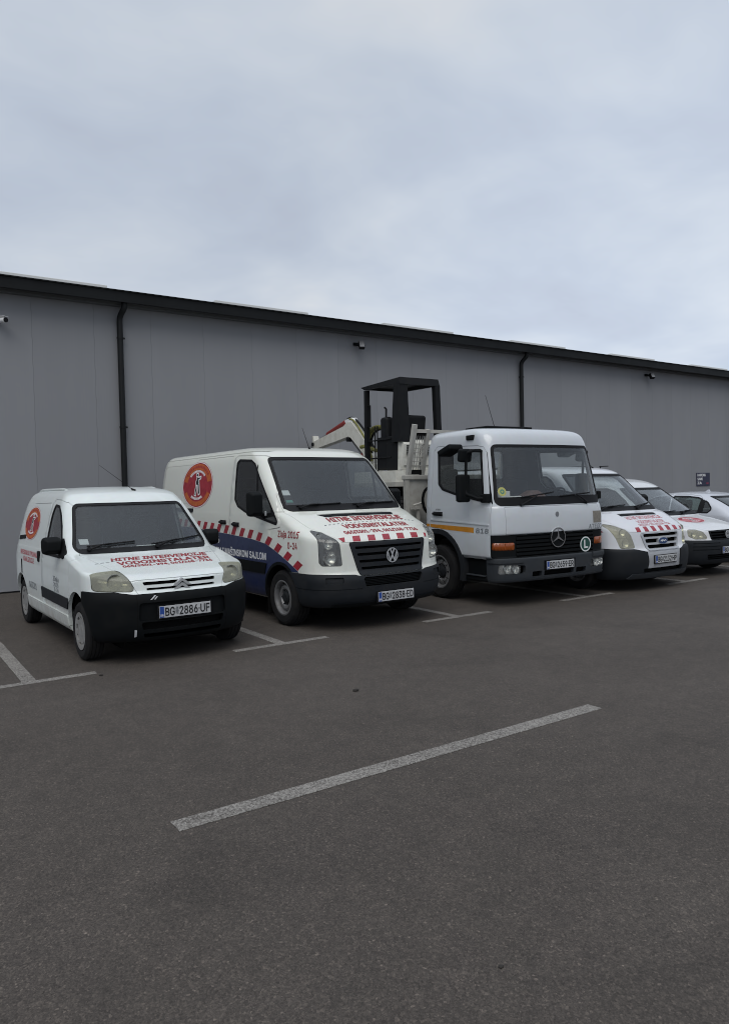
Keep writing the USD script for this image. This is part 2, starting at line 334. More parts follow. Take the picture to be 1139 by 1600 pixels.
# ------------------------------------------------------------------ ground
ASPH = usdkit.material(stage, '/World/Looks/asphalt', {
    'tc': ('texture_coordinate', {}),
    'big': ('noise_texture', {'scale': 0.45, 'detail': 6.0, 'roughness': 0.68, 'distortion': 0.6}),
    'mid': ('noise_texture', {'scale': 6.0, 'detail': 6.0, 'roughness': 0.7}),
    'vor': ('voronoi_texture', {'scale': 115.0}),
    'vor2': ('voronoi_texture', {'scale': 230.0}),
    'fine': ('noise_texture', {'scale': 220.0, 'detail': 3.0, 'roughness': 0.7}),
    'rb': ('rgb_ramp', {'ramp': [(0.3, (0.0520, 0.0441, 0.0383)), (0.5, (0.0590, 0.0502, 0.0438)), (0.7, (0.0665, 0.0570, 0.0500))]}),
    'rm': ('rgb_ramp', {'ramp': [(0.3, (0.86, 0.86, 0.86)), (0.7, (1.14, 1.13, 1.12))]}),
    'bw': ('rgb_to_bw', {}), 'bw2': ('rgb_to_bw', {}),
    'agg': ('rgb_ramp', {'ramp': [(0.0, (0.62, 0.61, 0.60)), (0.35, (0.88, 0.88, 0.88)), (0.60, (1.0, 1.0, 1.0)), (0.80, (1.25, 1.24, 1.22)), (0.91, (1.6, 1.58, 1.55)), (1.0, (2.5, 2.45, 2.4))]}),
    'agg2': ('rgb_ramp', {'ramp': [(0.0, (0.65, 0.65, 0.65)), (0.5, (1.0, 1.0, 1.0)), (0.85, (1.3, 1.3, 1.28)), (1.0, (2.0, 2.0, 1.95))]}),
    'st': ('noise_texture', {'scale': 1.1, 'detail': 4.0, 'roughness': 0.55, 'distortion': 0.8}), 'sr': ('rgb_ramp', {'ramp': [(0.0, (1.03, 1.03, 1.03)), (0.54, (1.0, 1.0, 1.0)), (0.64, (0.90, 0.90, 0.90)), (0.74, (0.78, 0.78, 0.785))]}), 'm0': ('mix_color', {'blend_type': 'multiply', 'fac': 1.0}),
    'm1': ('mix_color', {'blend_type': 'multiply', 'fac': 1.0}), 'm2': ('mix_color', {'blend_type': 'multiply', 'fac': 1.0}), 'm3': ('mix_color', {'blend_type': 'multiply', 'fac': 1.0}),
    'bmp': ('bump', {'strength': 0.55, 'distance': 0.006}),
    'p': ('principled_bsdf', {'roughness': 0.82, 'specular_ior_level': 0.35}),
}, [('tc.object', 'big.vector'), ('tc.object', 'mid.vector'), ('tc.object', 'vor.vector'), ('tc.object', 'vor2.vector'), ('tc.object', 'fine.vector'),
    ('big.fac', 'rb.fac'), ('mid.fac', 'rm.fac'), ('vor.color', 'bw.color'), ('bw.val', 'agg.fac'), ('vor2.color', 'bw2.color'), ('bw2.val', 'agg2.fac'),
    ('tc.object', 'st.vector'), ('st.fac', 'sr.fac'), ('rb.color', 'm0.a'), ('sr.color', 'm0.b'), ('m0.result', 'm1.a'), ('rm.color', 'm1.b'), ('m1.result', 'm2.a'), ('agg.color', 'm2.b'), ('m2.result', 'm3.a'), ('agg2.color', 'm3.b'),
    ('m3.result', 'p.base_color'), ('fine.fac', 'bmp.height'), ('bmp.normal', 'p.normal')], surface='p.BSDF')
LINE = usdkit.material(stage, '/World/Looks/worn_road_paint', {
    'tc': ('texture_coordinate', {}),
    'big': ('noise_texture', {'scale': 2.5, 'detail': 5.0, 'roughness': 0.6}),
    'vor': ('voronoi_texture', {'scale': 110.0}), 'bw': ('rgb_to_bw', {}),
    'fine': ('noise_texture', {'scale': 90.0, 'detail': 4.0, 'roughness': 0.75}),
    'add': ('math', {'math_type': 'add'}), 'add2': ('math', {'math_type': 'multiply_add', 'value2': 0.7}),
    'r': ('rgb_ramp', {'ramp': [(0.50, (0.055, 0.049, 0.044)), (0.70, (0.125, 0.115, 0.105)), (0.90, (0.195, 0.183, 0.168)), (1.0, (0.25, 0.236, 0.217))]}),
    'sc': ('math', {'math_type': 'multiply', 'value2': 0.62}),
    'bmp': ('bump', {'strength': 0.5, 'distance': 0.005}),
    'p': ('principled_bsdf', {'roughness': 0.8, 'specular_ior_level': 0.3})},
    [('tc.object', 'big.vector'), ('tc.object', 'vor.vector'), ('tc.object', 'fine.vector'), ('vor.color', 'bw.color'), ('bw.val', 'add.value1'), ('fine.fac', 'add.value2'),
     ('big.fac', 'add2.value1'), ('add.value', 'add2.value3'), ('add2.value', 'sc.value1'), ('sc.value', 'r.fac'), ('r.color', 'p.base_color'), ('fine.fac', 'bmp.height'), ('bmp.normal', 'p.normal')], surface='p.BSDF')
def sheet(x0, x1, y0, y1, z, nx=1, ny=1):
    xs, ys = np.linspace(x0, x1, nx + 1), np.linspace(y0, y1, ny + 1)
    X, Y = np.meshgrid(xs, ys); V = np.c_[X.ravel(), Y.ravel(), np.full(X.size, z)]
    Q = [(j * (nx + 1) + i, j * (nx + 1) + i + 1, (j + 1) * (nx + 1) + i + 1, (j + 1) * (nx + 1) + i) for j in range(ny) for i in range(nx)]
    return trimesh.Trimesh(V, [t for q in Q for t in ((q[0], q[1], q[2]), (q[0], q[2], q[3]))], process=False)
obj('ground', sheet(-900, 900, -900, 900, 0.0, 6, 6), ASPH, smooth=False, kind='structure')
WALL_Y = 13.532
T_Y, T_X0, PITCH_X, T_HALF = 6.891, 1.103, 2.479, 0.556
LW = 0.115
def line_piece(poly, z=0.004):
    # painted edges are never quite straight: every edge is broken up and wanders by a few millimetres
    q = poly.segmentize(0.03)
    def wob(c):
        c = np.asarray(c)[:-1]; p = np.c_[c * 9.0, np.zeros(len(c))]; p2 = np.c_[c * 31.0, np.ones(len(c))]
        d = np.c_[meshkit.noise(p, 3) + 0.8 * meshkit.noise(p2, 5), meshkit.noise(p + 40, 4) + 0.8 * meshkit.noise(p2 + 40, 6)] - 0.9
        return c + d * 0.006
    m = ext(Polygon(wob(q.exterior.coords)).buffer(0), 0.003); m.apply_translation((0, 0, z - 0.003)); return m
def road_marking(name, poly, label, group=None):
    return obj(name, line_piece(poly), LINE, smooth=False, label=label, category='road marking', group=group)
bay_names = {-2: 'worn white T-shaped bay marking farthest left, outside the parked vans', -1: 'worn white bay marking left of the small white van, mostly outside the frame',
    0: 'worn white T-shaped bay marking to the left of the small white van', 1: 'worn white T-shaped bay marking between the small van and the large cream van',
    2: 'worn white T-shaped bay marking between the cream van and the truck', 3: 'worn white T-shaped bay marking between the truck and the silver-grilled van',
    4: 'worn white T-shaped bay marking between the silver-grilled van and the last small van', 5: 'worn white T-shaped bay marking beside the farthest parked car'}
for i in range(0, 6):
    x = T_X0 + i * PITCH_X
    pol = unary_union([sbox(x - T_HALF, T_Y - 0.05, x + T_HALF, T_Y + 0.05), sbox(x - LW / 2, T_Y + 0.05, x + LW / 2, 11.75)])
    if i == 0: pol = unary_union([pol, sbox(x - T_HALF - 1.2, T_Y - 0.05, x - T_HALF + 0.01, T_Y + 0.05)])
    road_marking('bay_marking', pol, bay_names[i], None)
road_marking('bay_end_line', sbox(-8, 11.75, 1.0, 11.86), 'thin white line closing the bays near the foot of the grey wall')
lp = np.array([[1.199, 3.445], [4.316, 3.445]])
road_marking('lane_dash', sbox(1.175, 3.445 - 0.062, 4.335, 3.445 + 0.062), 'long worn white dashed lane stripe alone on the open asphalt')

# ------------------------------------------------------------------ warehouse
WALLM = usdkit.material(stage, '/World/Looks/wall_panel_grey', {
    'tc': ('texture_coordinate', {}), 'oi': ('object_info', {}),
    'mp': ('mapping', {'scale': (1.2, 1.0, 0.25)}), 'n': ('noise_texture', {'scale': 1.4, 'detail': 5.0, 'roughness': 0.6}),
    'r': ('rgb_ramp', {'ramp': [(0.3, (0.222, 0.226, 0.238)), (0.7, (0.236, 0.240, 0.252))]}),
    'v': ('map_range', {'from_min': 0.0, 'from_max': 1.0, 'to_min': 0.965, 'to_max': 1.03}), 's': ('vector_math', {'math_type': 'scale'}),
    'wv': ('wave_texture', {'wave_type': 'bands', 'bands_direction': 'x', 'scale': 6.0}), 'b': ('bump', {'strength': 0.04, 'distance': 0.003}),
    'p': ('principled_bsdf', {'roughness': 0.55, 'specular_ior_level': 0.15})},
    [('tc.object', 'mp.vector'), ('mp.vector', 'n.vector'), ('n.fac', 'r.fac'), ('oi.random', 'v.value'), ('r.color', 's.vector1'), ('v.result', 's.scale'), ('s.vector', 'p.base_color'),
     ('tc.object', 'wv.vector'), ('wv.fac', 'b.height'), ('b.normal', 'p.normal')], surface='p.BSDF')
ANTH = mat('anthracite_sheet', (0.0065, 0.0075, 0.008), 0.5, spec=0.25, vary=0.25, scale=2.0)
ROOFM = mat('roof_sheet', (0.10, 0.105, 0.11), 0.5)
SKYL = mat('rooflight_sheet', (0.62, 0.63, 0.62), 0.4)
JOINT = mat('panel_joint', (0.07, 0.07, 0.075), 0.7)
wh = thing('warehouse_building', 'long low grey panel-clad warehouse with dark eaves behind the parked vehicles', 'warehouse')
X0, X1 = -7.803, 62.0
EAVE_B, EAVE_T = 5.055, 5.235
panel_w = 1.0285
k = 0
x = 2.397 - panel_w * 10
while x < X1:
    w = panel_w
    obj('panel', bx(x + 0.0012, x + w - 0.0012, WALL_Y, WALL_Y + 0.05, 0.03, EAVE_B + 0.055), WALLM, wh, smooth=False)
    x += w
obj('backing', bx(X0 - 0.2, X1 + 1, WALL_Y + 0.052, WALL_Y + 0.12, 0.0, 5.0), JOINT, wh, smooth=False)
OV = 0.34
obj('soffit', bx(X0 - 0.4, X1 + 1.2, WALL_Y - OV + 0.05, WALL_Y - 0.001, EAVE_B + 0.06, EAVE_B + 0.09), ANTH, wh, smooth=False)
gut = Polygon([(WALL_Y - OV, EAVE_B), (WALL_Y - OV - 0.02, EAVE_T), (WALL_Y - OV - 0.05, EAVE_T), (WALL_Y - OV - 0.05, EAVE_T + 0.018), (WALL_Y - OV + 0.20, EAVE_T + 0.018), (WALL_Y - OV + 0.20, EAVE_B + 0.055), (WALL_Y - OV + 0.06, EAVE_B + 0.055), (WALL_Y - OV + 0.05, EAVE_B)])
obj('gutter', tri(prism(gut, 'S', X0 - 0.4, X1 + 1.2)), ANTH, wh, smooth=False)
roofp = Polygon([(WALL_Y - OV + 0.2, EAVE_T - 0.05), (WALL_Y + 18, EAVE_T + 0.75), (WALL_Y + 36, EAVE_T - 0.05), (WALL_Y + 36, EAVE_T - 0.2), (WALL_Y - OV + 0.2, EAVE_T - 0.2)])
obj('roof', tri(prism(roofp, 'S', X0 - 0.4, X1 + 1.2)), ROOFM, wh, smooth=False)
obj('end_wall', bx(X0 - 0.2, X0, WALL_Y + 0.13, WALL_Y + 35.9, 0, EAVE_T - 0.2), WALLM, wh, smooth=False)
obj('end_wall', bx(X1 + 0.8, X1 + 1.0, WALL_Y + 0.13, WALL_Y + 35.9, 0, EAVE_T - 0.2), WALLM, wh, smooth=False)
obj('rear_wall', bx(X0, X1 + 0.8, WALL_Y + 35.7, WALL_Y + 35.9, 0, EAVE_T - 0.2), WALLM, wh, smooth=False)
for i in range(12):
    xa = 5.62 + (i - 1) * 3.97 + (0.0 if i else -0.1)
    obj('rooflight', rbox(xa, xa + 2.05, WALL_Y - OV + 0.03, WALL_Y + 2.4, EAVE_T + 0.019, EAVE_T + 0.085, 0.006, 1), SKYL, wh, smooth=False)
def lathe_ring(x, y, z):
    m = trimesh.creation.annulus(0.053, 0.060, 0.035, sections=18); m.apply_translation((x, y, z)); return m
def downpipe(x):
    yw = WALL_Y - 0.085
    path = np.vstack([[[x + 0.05, WALL_Y - OV + 0.10, EAVE_B + 0.05]], bezier([(x + 0.05, WALL_Y - OV + 0.10, EAVE_B - 0.05), (x + 0.04, WALL_Y - OV + 0.10, EAVE_B - 0.13), (x, yw, EAVE_B - 0.16), (x, yw, EAVE_B - 0.30)], 10), [[x, yw, 0.30]], bezier([(x, yw, 0.2), (x, yw, 0.1), (x, yw - 0.12, 0.07)], 6)])
    pipe = obj('downpipe', tube(path, 0.052, 14), ANTH, wh, smooth=40)
    for z in (4.46, 2.85, 1.2):
        obj('bracket', cat(lathe_ring(x, yw, z), bx(x - 0.012, x + 0.012, yw + 0.04, WALL_Y - 0.001, z - 0.015, z + 0.015), bx(x + 0.05, x + 0.085, yw - 0.012, yw + 0.012, z - 0.015, z + 0.015)), ANTH, pipe, smooth=40)
for xp in (3.86, 14.15, 24.44, 34.7): downpipe(xp)
# things fixed to the wall
MT['floodglass'] = mat('floodlight_glass', (0.13, 0.13, 0.135), 0.25, coat=0.3)
def floodlight(x, z, label):
    t = thing('floodlight', label, 'floodlight', (x, WALL_Y, z), 0.0, 'floodlights under the eaves')
    body = rbox(-0.075, 0.075, -0.05, 0.05, -0.11, 0.11, 0.02)
    fins = [bx(-0.06 + k * 0.03, -0.052 + k * 0.03, 0.045, 0.075, -0.08, 0.08) for k in range(5)]
    def R(m):
        m = tri(m).copy(); m.apply_scale(0.85); return mvx(rotm(rotm(m, -0.55, (1, 0, 0)), -0.35, (0, 0, 1)), 0, -0.2, 0)
    obj('housing', R(cat(body, *fins)), MT['seal'], t)
    obj('glass', R(rbox(-0.062, 0.062, -0.056, -0.051, -0.095, 0.095, 0.002)), MT['floodglass'], t)
    obj('bracket', cat(beam((-0.085, -0.2, 0.0), (-0.085, -0.03, 0.05), 0.008, 0.03), beam((0.085, -0.2, 0.0), (0.085, -0.03, 0.05), 0.008, 0.03), bx(-0.09, 0.09, -0.04, -0.001, 0.02, 0.08)), MT['plastic'], t)
floodlight(9.06, 4.79, 'small floodlight under the eaves above the truck-mounted digger arm')
floodlight(19.6, 4.84, 'small floodlight under the eaves at the right end of the wall')
t = thing('security_camera', 'pale bullet security camera on the wall at the left edge of the photo', 'security camera', (1.86, WALL_Y, 4.56))
obj('camera_body', rotm(tube([(0, -0.09, 0.0), (0.10, -0.22, -0.01)], 0.045, 14), 0, (0, 0, 1)), MT['whitevinyl'], t)
obj('lens', tube([(0.098, -0.217, -0.01), (0.112, -0.236, -0.011)], 0.04, 14), MT['seal'], t)
obj('sun_shield', beam((-0.02, -0.07, 0.052), (0.115, -0.24, 0.044), 0.09, 0.008), MT['whitevinyl'], t)
obj('bracket', cat(tube([(-0.03, -0.001, 0.02), (-0.02, -0.05, 0.0), (0.0, -0.09, 0.0)], 0.014, 8), mvx(trimesh.creation.cylinder(0.035, 0.012, transform=trimesh.transformations.rotation_matrix(math.pi / 2, (1, 0, 0))), -0.03, -0.007, 0.02)), MT['whitevinyl'], t)
t = thing('wall_sign', 'small dark blue rectangular sign with white lettering low on the wall above the last car', 'sign', (22.59, WALL_Y, 1.70))
sg = obj('sign_board', rbox(-0.38, 0.38, -0.022, -0.002, -0.215, 0.215, 0.006), mat('sign_navy', (0.010, 0.011, 0.036), 0.4), t)
for s_, z_, w_ in (('PARKING', 0.10, 0.46), ('SAMO', -0.025, 0.30), ('ZA', -0.155, 0.24)):
    obj('lettering', tri(text_prism(s_, 0.078, 'F', (-0.34, z_), -0.0255, -0.0225, width=w_)), MT['whitevinyl'], t, smooth=False)
obj('arrow', tri(prism(Polygon([(0.16, -0.16), (0.30, -0.16), (0.30, -0.10), (0.16, -0.10)]), 'F', -0.0255, -0.0225)), mat('sign_red', (0.16, 0.02, 0.05), 0.5), t, smooth=False)
# ------------------------------------------------------------------ vehicle kit
class Body:
    """A hollow body lofted from horizontal rings. Local axes: x to the right as seen from in front, y back from the front bumper, z up.
    keys: rows of (z, yf, d, n, w, yr, dr, nr, crown); d, n = depth and squareness of the rounded front, dr, nr of the rear."""
    def __init__(self, keys, sub=5, nf=22, ns=16, nr=10, taper=(0.0, 1.0), inner=0.035, warp=None):
        K = np.array(keys, float); t = np.arange(len(K))
        P = PchipInterpolator(t, K, axis=0)
        rings = []
        for tt in np.linspace(0, len(K) - 1, (len(K) - 1) * sub + 1):
            z, yf, d, n, w, yr, dr, nr_, cr = P(tt)
            half = np.vstack([self.quarter(w, d, n, nf, yf, 1), self.side(w, yf + d, yr - dr, ns), self.quarter(w, dr, nr_, nr, yr, -1)[::-1][1:]])
            zz = z - cr * (half[:, 0] / max(w, 1e-6)) ** 2
            L = np.c_[half, zz]
            if taper[0]:
                L[:, 0] *= 1 - taper[0] * np.clip(1 - L[:, 1] / taper[1], 0, 1) ** 2
            mir = L[1:-1][::-1] * [-1, 1, 1]
            rings.append(np.vstack([L, mir]))
        n = len(rings[0]); V = np.vstack(rings)
        if warp: V = warp(V)
        F = []
        j = np.arange(n); k = (j + 1) % n
        for i in range(len(rings) - 1):
            a, b = i * n, (i + 1) * n
            F += [np.c_[a + j, a + k, b + k], np.c_[a + j, b + k, b + j]]
        c0, c1 = V[:n].mean(0), V[-n:].mean(0); V = np.vstack([V, c0, c1]); e = len(V)
        F += [np.c_[np.full(n, e - 2), k, j], np.c_[np.full(n, e - 1), (len(rings) - 1) * n + j, (len(rings) - 1) * n + k]]
        F = np.vstack(F)
        self.t = trimesh.Trimesh(V, F, process=False)
        if self.t.volume < 0: self.t = trimesh.Trimesh(V, F[:, ::-1], process=False)
        self.N = np.array(self.t.vertex_normals); self.cache = {}
        self.shell = self.skin(-inner, 0.0)
    @staticmethod
    def quarter(w, d, n, m, y0, s):
        th = np.linspace(0, np.pi / 2, 400)
        x, y = w * np.sin(th) ** (2 / n), y0 + s * d * (1 - np.cos(th) ** (2 / n))
        l = np.r_[0, np.cumsum(np.hypot(np.diff(x), np.diff(y)))]; q = np.linspace(0, l[-1], m)
        return np.c_[np.interp(q, l, x), np.interp(q, l, y)]
    @staticmethod
    def side(w, y0, y1, m):
        y = np.linspace(y0, y1, m + 1)[1:]; return np.c_[np.full(m, w), y]
    def outer(self, d):
        d = round(d, 5)
        if d not in self.cache: self.cache[d] = man(trimesh.Trimesh(self.t.vertices + self.N * d, self.t.faces, process=False))
        return self.cache[d]
    def skin(self, a, b):
        k = (round(a, 5), round(b, 5))
        if k not in self.cache: self.cache[k] = self.outer(b) - self.outer(a)
        return self.cache[k]
    def patch(self, pr, a, b): return (self.outer(b) ^ pr) - self.outer(a)
    def hit(self, o, d):
        """nearest point of the outer surface along a ray, and its normal."""
        o, d = np.asarray(o, float), np.asarray(d, float)
        T = self.t.triangles; e1, e2 = T[:, 1] - T[:, 0], T[:, 2] - T[:, 0]
        h = np.cross(d, e2); a = (e1 * h).sum(1); a = np.where(abs(a) < 1e-12, 1e-12, a); s = o - T[:, 0]
        u = (s * h).sum(1) / a; q = np.cross(s, e1); v = (q @ d) / a; t = (e2 * q).sum(1) / a
        ok = (u >= -1e-6) & (v >= -1e-6) & (u + v <= 1 + 1e-6) & (t > 1e-6)
        if not ok.any(): return None
        i = np.argmin(np.where(ok, t, 1e9)); return o + d * t[i], self.t.face_normals[i]
    def front(self, x, z): return self.hit((x, -5, z), (0, 1, 0))
    def left(self, y, z): return self.hit((-5, y, z), (1, 0, 0))
    def top(self, x, y): return self.hit((x, y, 6), (0, 0, -1))
def opening(b, poly, axis, lo, hi): b.shell = b.shell - prism(poly, axis, lo, hi)
def both(poly, axis, lo, hi):
    """a side prism and its mirror image."""
    p = prism(poly, axis, lo, hi); return p + p.mirror((1, 0, 0))
def wheel(parent, x, y, z, R, rim, width, side, style):
    """side -1: outer face towards -x. A tyre with its rim inside."""
    w2 = width / 2
    g = group_part('wheel', parent)
    prof = [(rim * 0.97, -w2 * 0.8), (rim + 0.012, -w2 * 0.95), (rim + (R - rim) * 0.5, -w2 * 1.03), (R - 0.022, -w2 * 0.94), (R - 0.004, -w2 * 0.74),
            (R, -w2 * 0.52), (R, -w2 * 0.48), (R - 0.008, -w2 * 0.46), (R - 0.008, -w2 * 0.40), (R, -w2 * 0.38), (R, -w2 * 0.04), (R - 0.008, -w2 * 0.02), (R - 0.008, w2 * 0.02), (R, w2 * 0.04),
            (R, w2 * 0.38), (R - 0.008, w2 * 0.40), (R - 0.008, w2 * 0.46), (R, w2 * 0.48), (R, w2 * 0.52), (R - 0.004, w2 * 0.74), (R - 0.022, w2 * 0.94), (rim + (R - rim) * 0.62, w2 * 1.03), (rim + (R - rim) * 0.58, w2 * 1.01), (rim + (R - rim) * 0.3, w2 * 1.0), (rim + 0.012, w2 * 0.95), (rim * 0.97, w2 * 0.8), (rim * 0.97, -w2 * 0.8)]
    place = lambda m: mvx(m if side > 0 else mirx(m), x, y, z)
    tb = lathe_x(prof, 48); tb.apply_translation((0, 0, 0)); fl = tri(man(tb)) if man(tb).volume() > 0 else tb
    flat = man(tb) - man(bx(-1, 1, -1, 1, -R - 0.1, -R + 0.006))
    obj('tyre', place(tri(flat)), MT['rubber'], g, smooth=30)
    barrel = lathe_x([(rim * 0.97, -w2 * 0.82), (rim + 0.010, -w2 * 0.9), (rim + 0.010, -w2 * 0.8), (rim * 0.92, -w2 * 0.7), (rim * 0.88, w2 * 0.5), (rim * 0.93, w2 * 0.78), (rim + 0.010, w2 * 0.86), (rim + 0.013, w2 * 0.93), (rim * 0.97, w2 * 0.95), (rim * 0.90, w2 * 0.84), (rim * 0.85, w2 * 0.5), (rim * 0.89, -w2 * 0.7), (rim * 0.97, -w2 * 0.82)], 40)
    if style == 'cover':
        disc = man(lathe_x([(0.0, w2 * 0.62), (rim * 0.3, w2 * 0.62), (rim * 0.6, w2 * 0.66), (rim * 0.9, w2 * 0.80), (rim * 1.0, w2 * 0.93), (rim * 1.01, w2 * 0.98), (rim * 0.95, w2 * 1.0), (rim * 0.62, w2 * 0.83), (rim * 0.32, w2 * 0.80), (rim * 0.28, w2 * 0.85), (0.0, w2 * 0.87)], 40))
        for k in range(8):
            a = k * np.pi / 4 + 0.2; c = np.array([np.cos(a), np.sin(a)]) * rim * 0.73; tq = np.array([-np.sin(a), np.cos(a)]) * rim * 0.11
            hole = Manifold.hull_points(np.array([[xx, c[0] + s * tq[0] + rim * 0.075 * np.cos(b), c[1] + s * tq[1] + rim * 0.075 * np.sin(b)] for xx in (-0.2, 0.3) for s in (-1, 1) for b in np.linspace(0, 6.28, 10)]))
            disc = disc - hole
        obj('wheel_cover', place(tri(disc)), MT['hubgrey'], g, smooth=30)
        obj('rim', place(cat(barrel, lathe_x([(0.0, 0.0), (rim * 0.9, 0.0), (rim * 0.9, 0.012), (0.0, 0.012)], 30))), MT['under'], g, smooth=30)
    else:
        nslot, r0, sr, col = {'steel': (16, 0.80, 0.055, 'steel'), 'truck': (10, 0.72, 0.085, 'steel'), 'alloy': (5, 0.62, 0.2, 'chrome')}[style]
        disc = man(lathe_x([(0.0, w2 * 0.25), (rim * 0.45, w2 * 0.25), (rim * 0.62, w2 * 0.50), (rim * 0.9, w2 * 0.18), (rim * 0.93, w2 * 0.30), (rim * 0.64, w2 * 0.66), (rim * 0.52, w2 * 0.62), (rim * 0.44, w2 * 0.40), (0.0, w2 * 0.40)], 40))
        for k in range(nslot):
            a = k * 2 * np.pi / nslot; c = np.array([np.cos(a), np.sin(a)]) * rim * r0; rq = np.array([np.cos(a), np.sin(a)]) * rim * sr
            disc = disc - Manifold.hull_points(np.array([[xx, c[0] + s * rq[0] + rim * sr * 0.8 * np.cos(b), c[1] + s * rq[1] + rim * sr * 0.8 * np.sin(b)] for xx in (-0.2, 0.3) for s in (-1.2, 1.2) for b in np.linspace(0, 6.28, 8)]))
        obj('rim', place(cat(barrel, disc)), MT[col], g, smooth=30)
        cap = lathe_x([(0.0, w2 * 0.38), (rim * 0.40, w2 * 0.38), (rim * 0.38, w2 * 0.55), (rim * 0.25, w2 * 0.72), (0.0, w2 * 0.75)], 26)
        nuts = [mvx(lathe_x([(0.0, w2 * 0.38), (0.012, w2 * 0.38), (0.010, w2 * 0.58), (0.0, w2 * 0.60)], 6), 0, rim * 0.47 * math.cos(a), rim * 0.47 * math.sin(a)) for a in np.arange(6) * np.pi / 3]
        obj('hub_cap', place(cat(cap, *nuts)), MT['plastic_grey'], g, smooth=30)
    return g
def plate(parent, x, y, z, txt, tilt=0.0, w=0.52, h=0.112, split=(2,)):
    """number plate: white board, blue band, dark characters, small crest."""
    R = lambda m: mvx(rotm(m, tilt, (1, 0, 0)), x, y, z)
    o = obj('number_plate', R(cat(rbox(-w / 2, w / 2, -0.006, 0.0, -h / 2, h / 2, 0.0025))), MT['plate'], parent, smooth=False)
    obj('plate_holder', R(bx(-w / 2 - 0.012, w / 2 + 0.012, 0.001, 0.016, -h / 2 - 0.012, h / 2 + 0.010)), MT['seal'], o, smooth=False)
    obj('country_band', R(bx(-w / 2 + 0.004, -w / 2 + 0.046, -0.0085, -0.0065, -h / 2 + 0.004, h / 2 - 0.004)), MT['plateblue'], o, smooth=False)
    obj('country_letters', R(tri(text_prism('SRB', 0.018, 'F', (-w / 2 + 0.010, -h / 2 + 0.016), -0.0105, -0.0088, width=0.03))), MT['whitevinyl'], o, smooth=False)
    a, b, c = txt
    hh = h * 0.68
    for s_, u_, w_ in ((a, 0.058, 0.095), (b, 0.200, 0.185), (c, 0.413, 0.095)): obj('characters', R(text_prism(s_, hh, 'F', (-w / 2 + u_, -hh / 2), -0.0085, -0.0065, width=w_)), MT['blackvinyl'], o, smooth=False)
    obj('dash', R(bx(-w / 2 + 0.394, -w / 2 + 0.405, -0.0085, -0.0065, -0.005, 0.006)), MT['blackvinyl'], o, smooth=False)
    cr = unary_union([sbox(-w / 2 + 0.163, -0.026, -w / 2 + 0.173, 0.028), sbox(-w / 2 + 0.178, -0.032, -w / 2 + 0.188, 0.032)])
    cr2 = unary_union([sbox(-w / 2 + 0.160, -0.004, -w / 2 + 0.192, 0.004), ell(-w / 2 + 0.1755, 0.034, 0.009, 0.006, 10)])
    obj('crest', R(cat(prism(cr, 'F', -0.0085, -0.0065), prism(cr2, 'F', -0.0100, -0.0086))), MT['greytext'], o, smooth=False)
    return o
def wiper(b, parent, piv, tip, blade_dir, off=0.02, blade=0.55):
    """wiper lying on the windscreen: arm from piv to tip (x, z), blade centred at tip."""
    P = lambda x, z, o: (lambda h: h[0] + h[1] * o)(b.front(x, z))
    x0, z0 = piv; x1, z1 = tip
    arm = [P(x0 + (x1 - x0) * t, z0 + (z1 - z0) * t, off + 0.02 * math.sin(math.pi * t)) for t in np.linspace(0, 1, 8)]
    d = np.array(blade_dir, float); d /= np.hypot(*d)
    bl = [P(x1 + d[0] * s, z1 + d[1] * s, 0.012) for s in np.linspace(-blade / 2, blade / 2, 12)]
    g = obj('wiper', cat(tube(arm, np.linspace(0.013, 0.007, 8), 6), tube(bl, 0.009, 5), tube([arm[0] + [0, 0.02, 0], arm[0] + [0, -0.015, 0.012]], 0.02, 8)), MT['seal'], parent)
    return g
def handle(b, parent, y, z, ln=0.17, side=-1, vertical=False, m='seal'):
    h = b.left(y, z); x = h[0][0]
    if vertical: body = rbox(x - 0.022, x + 0.01, y - 0.035, y + 0.035, z - ln / 2, z + ln / 2, 0.015)
    else: body = cat(rbox(x - 0.035, x - 0.014, y - ln / 2, y + ln / 2, z - 0.016, z + 0.016, 0.01), rbox(x - 0.016, x + 0.01, y + ln * 0.18, y + ln / 2, z - 0.03, z + 0.03, 0.012), rbox(x - 0.006, x + 0.01, y - ln * 0.42, y + ln * 0.3, z - 0.034, z + 0.028, 0.012))
    return obj('handle', body if side < 0 else mirx(body), MT[m], parent)
def seat(parent, x, y, z, w=0.50):
    g = obj('seat', cat(rbox(x - w / 2, x + w / 2, y, y + 0.52, z - 0.16, z, 0.05), rotm(rbox(x - w / 2, x + w / 2, y + 0.44, y + 0.58, z - 0.08, z + 0.62, 0.05), -0.16, (1, 0, 0), (x, y + 0.5, z)), ), MT['seat'], parent)
    obj('headrest', rotm(rbox(x - 0.13, x + 0.13, y + 0.50, y + 0.60, z + 0.66, z + 0.86, 0.04), -0.14, (1, 0, 0), (x, y + 0.5, z)), MT['seat'], g)
def steering(parent, x, y, z, tilt=0.6, r=0.19):
    a = np.linspace(0, 2 * np.pi, 29)
    ring = np.c_[r * np.cos(a), r * np.sin(a), 0 * a]
    m = cat(tube(ring, 0.014, 8, caps=False), tube([(-r, 0, 0), (0, 0, -0.02), (r, 0, 0)], 0.014, 6), tube([(0, 0, -0.02), (0, -r, 0)], 0.014, 6), tube([(0, 0, -0.03), (0, 0, -0.30)], 0.03, 8))
    # the wheel's plane tilts: its axis points back and up towards the driver
    obj('steering_wheel', mvx(rotm(m, -(math.pi / 2 - tilt), (1, 0, 0)), x, y, z), MT['seal'], parent)
def lamp_bowl(b, pr, depth, name, parent, mat_):
    """the back of a lamp, set in behind its opening, with its rim walls."""
    return obj(name, (b.skin(-depth - 0.008, -depth) ^ pr), mat_, parent)
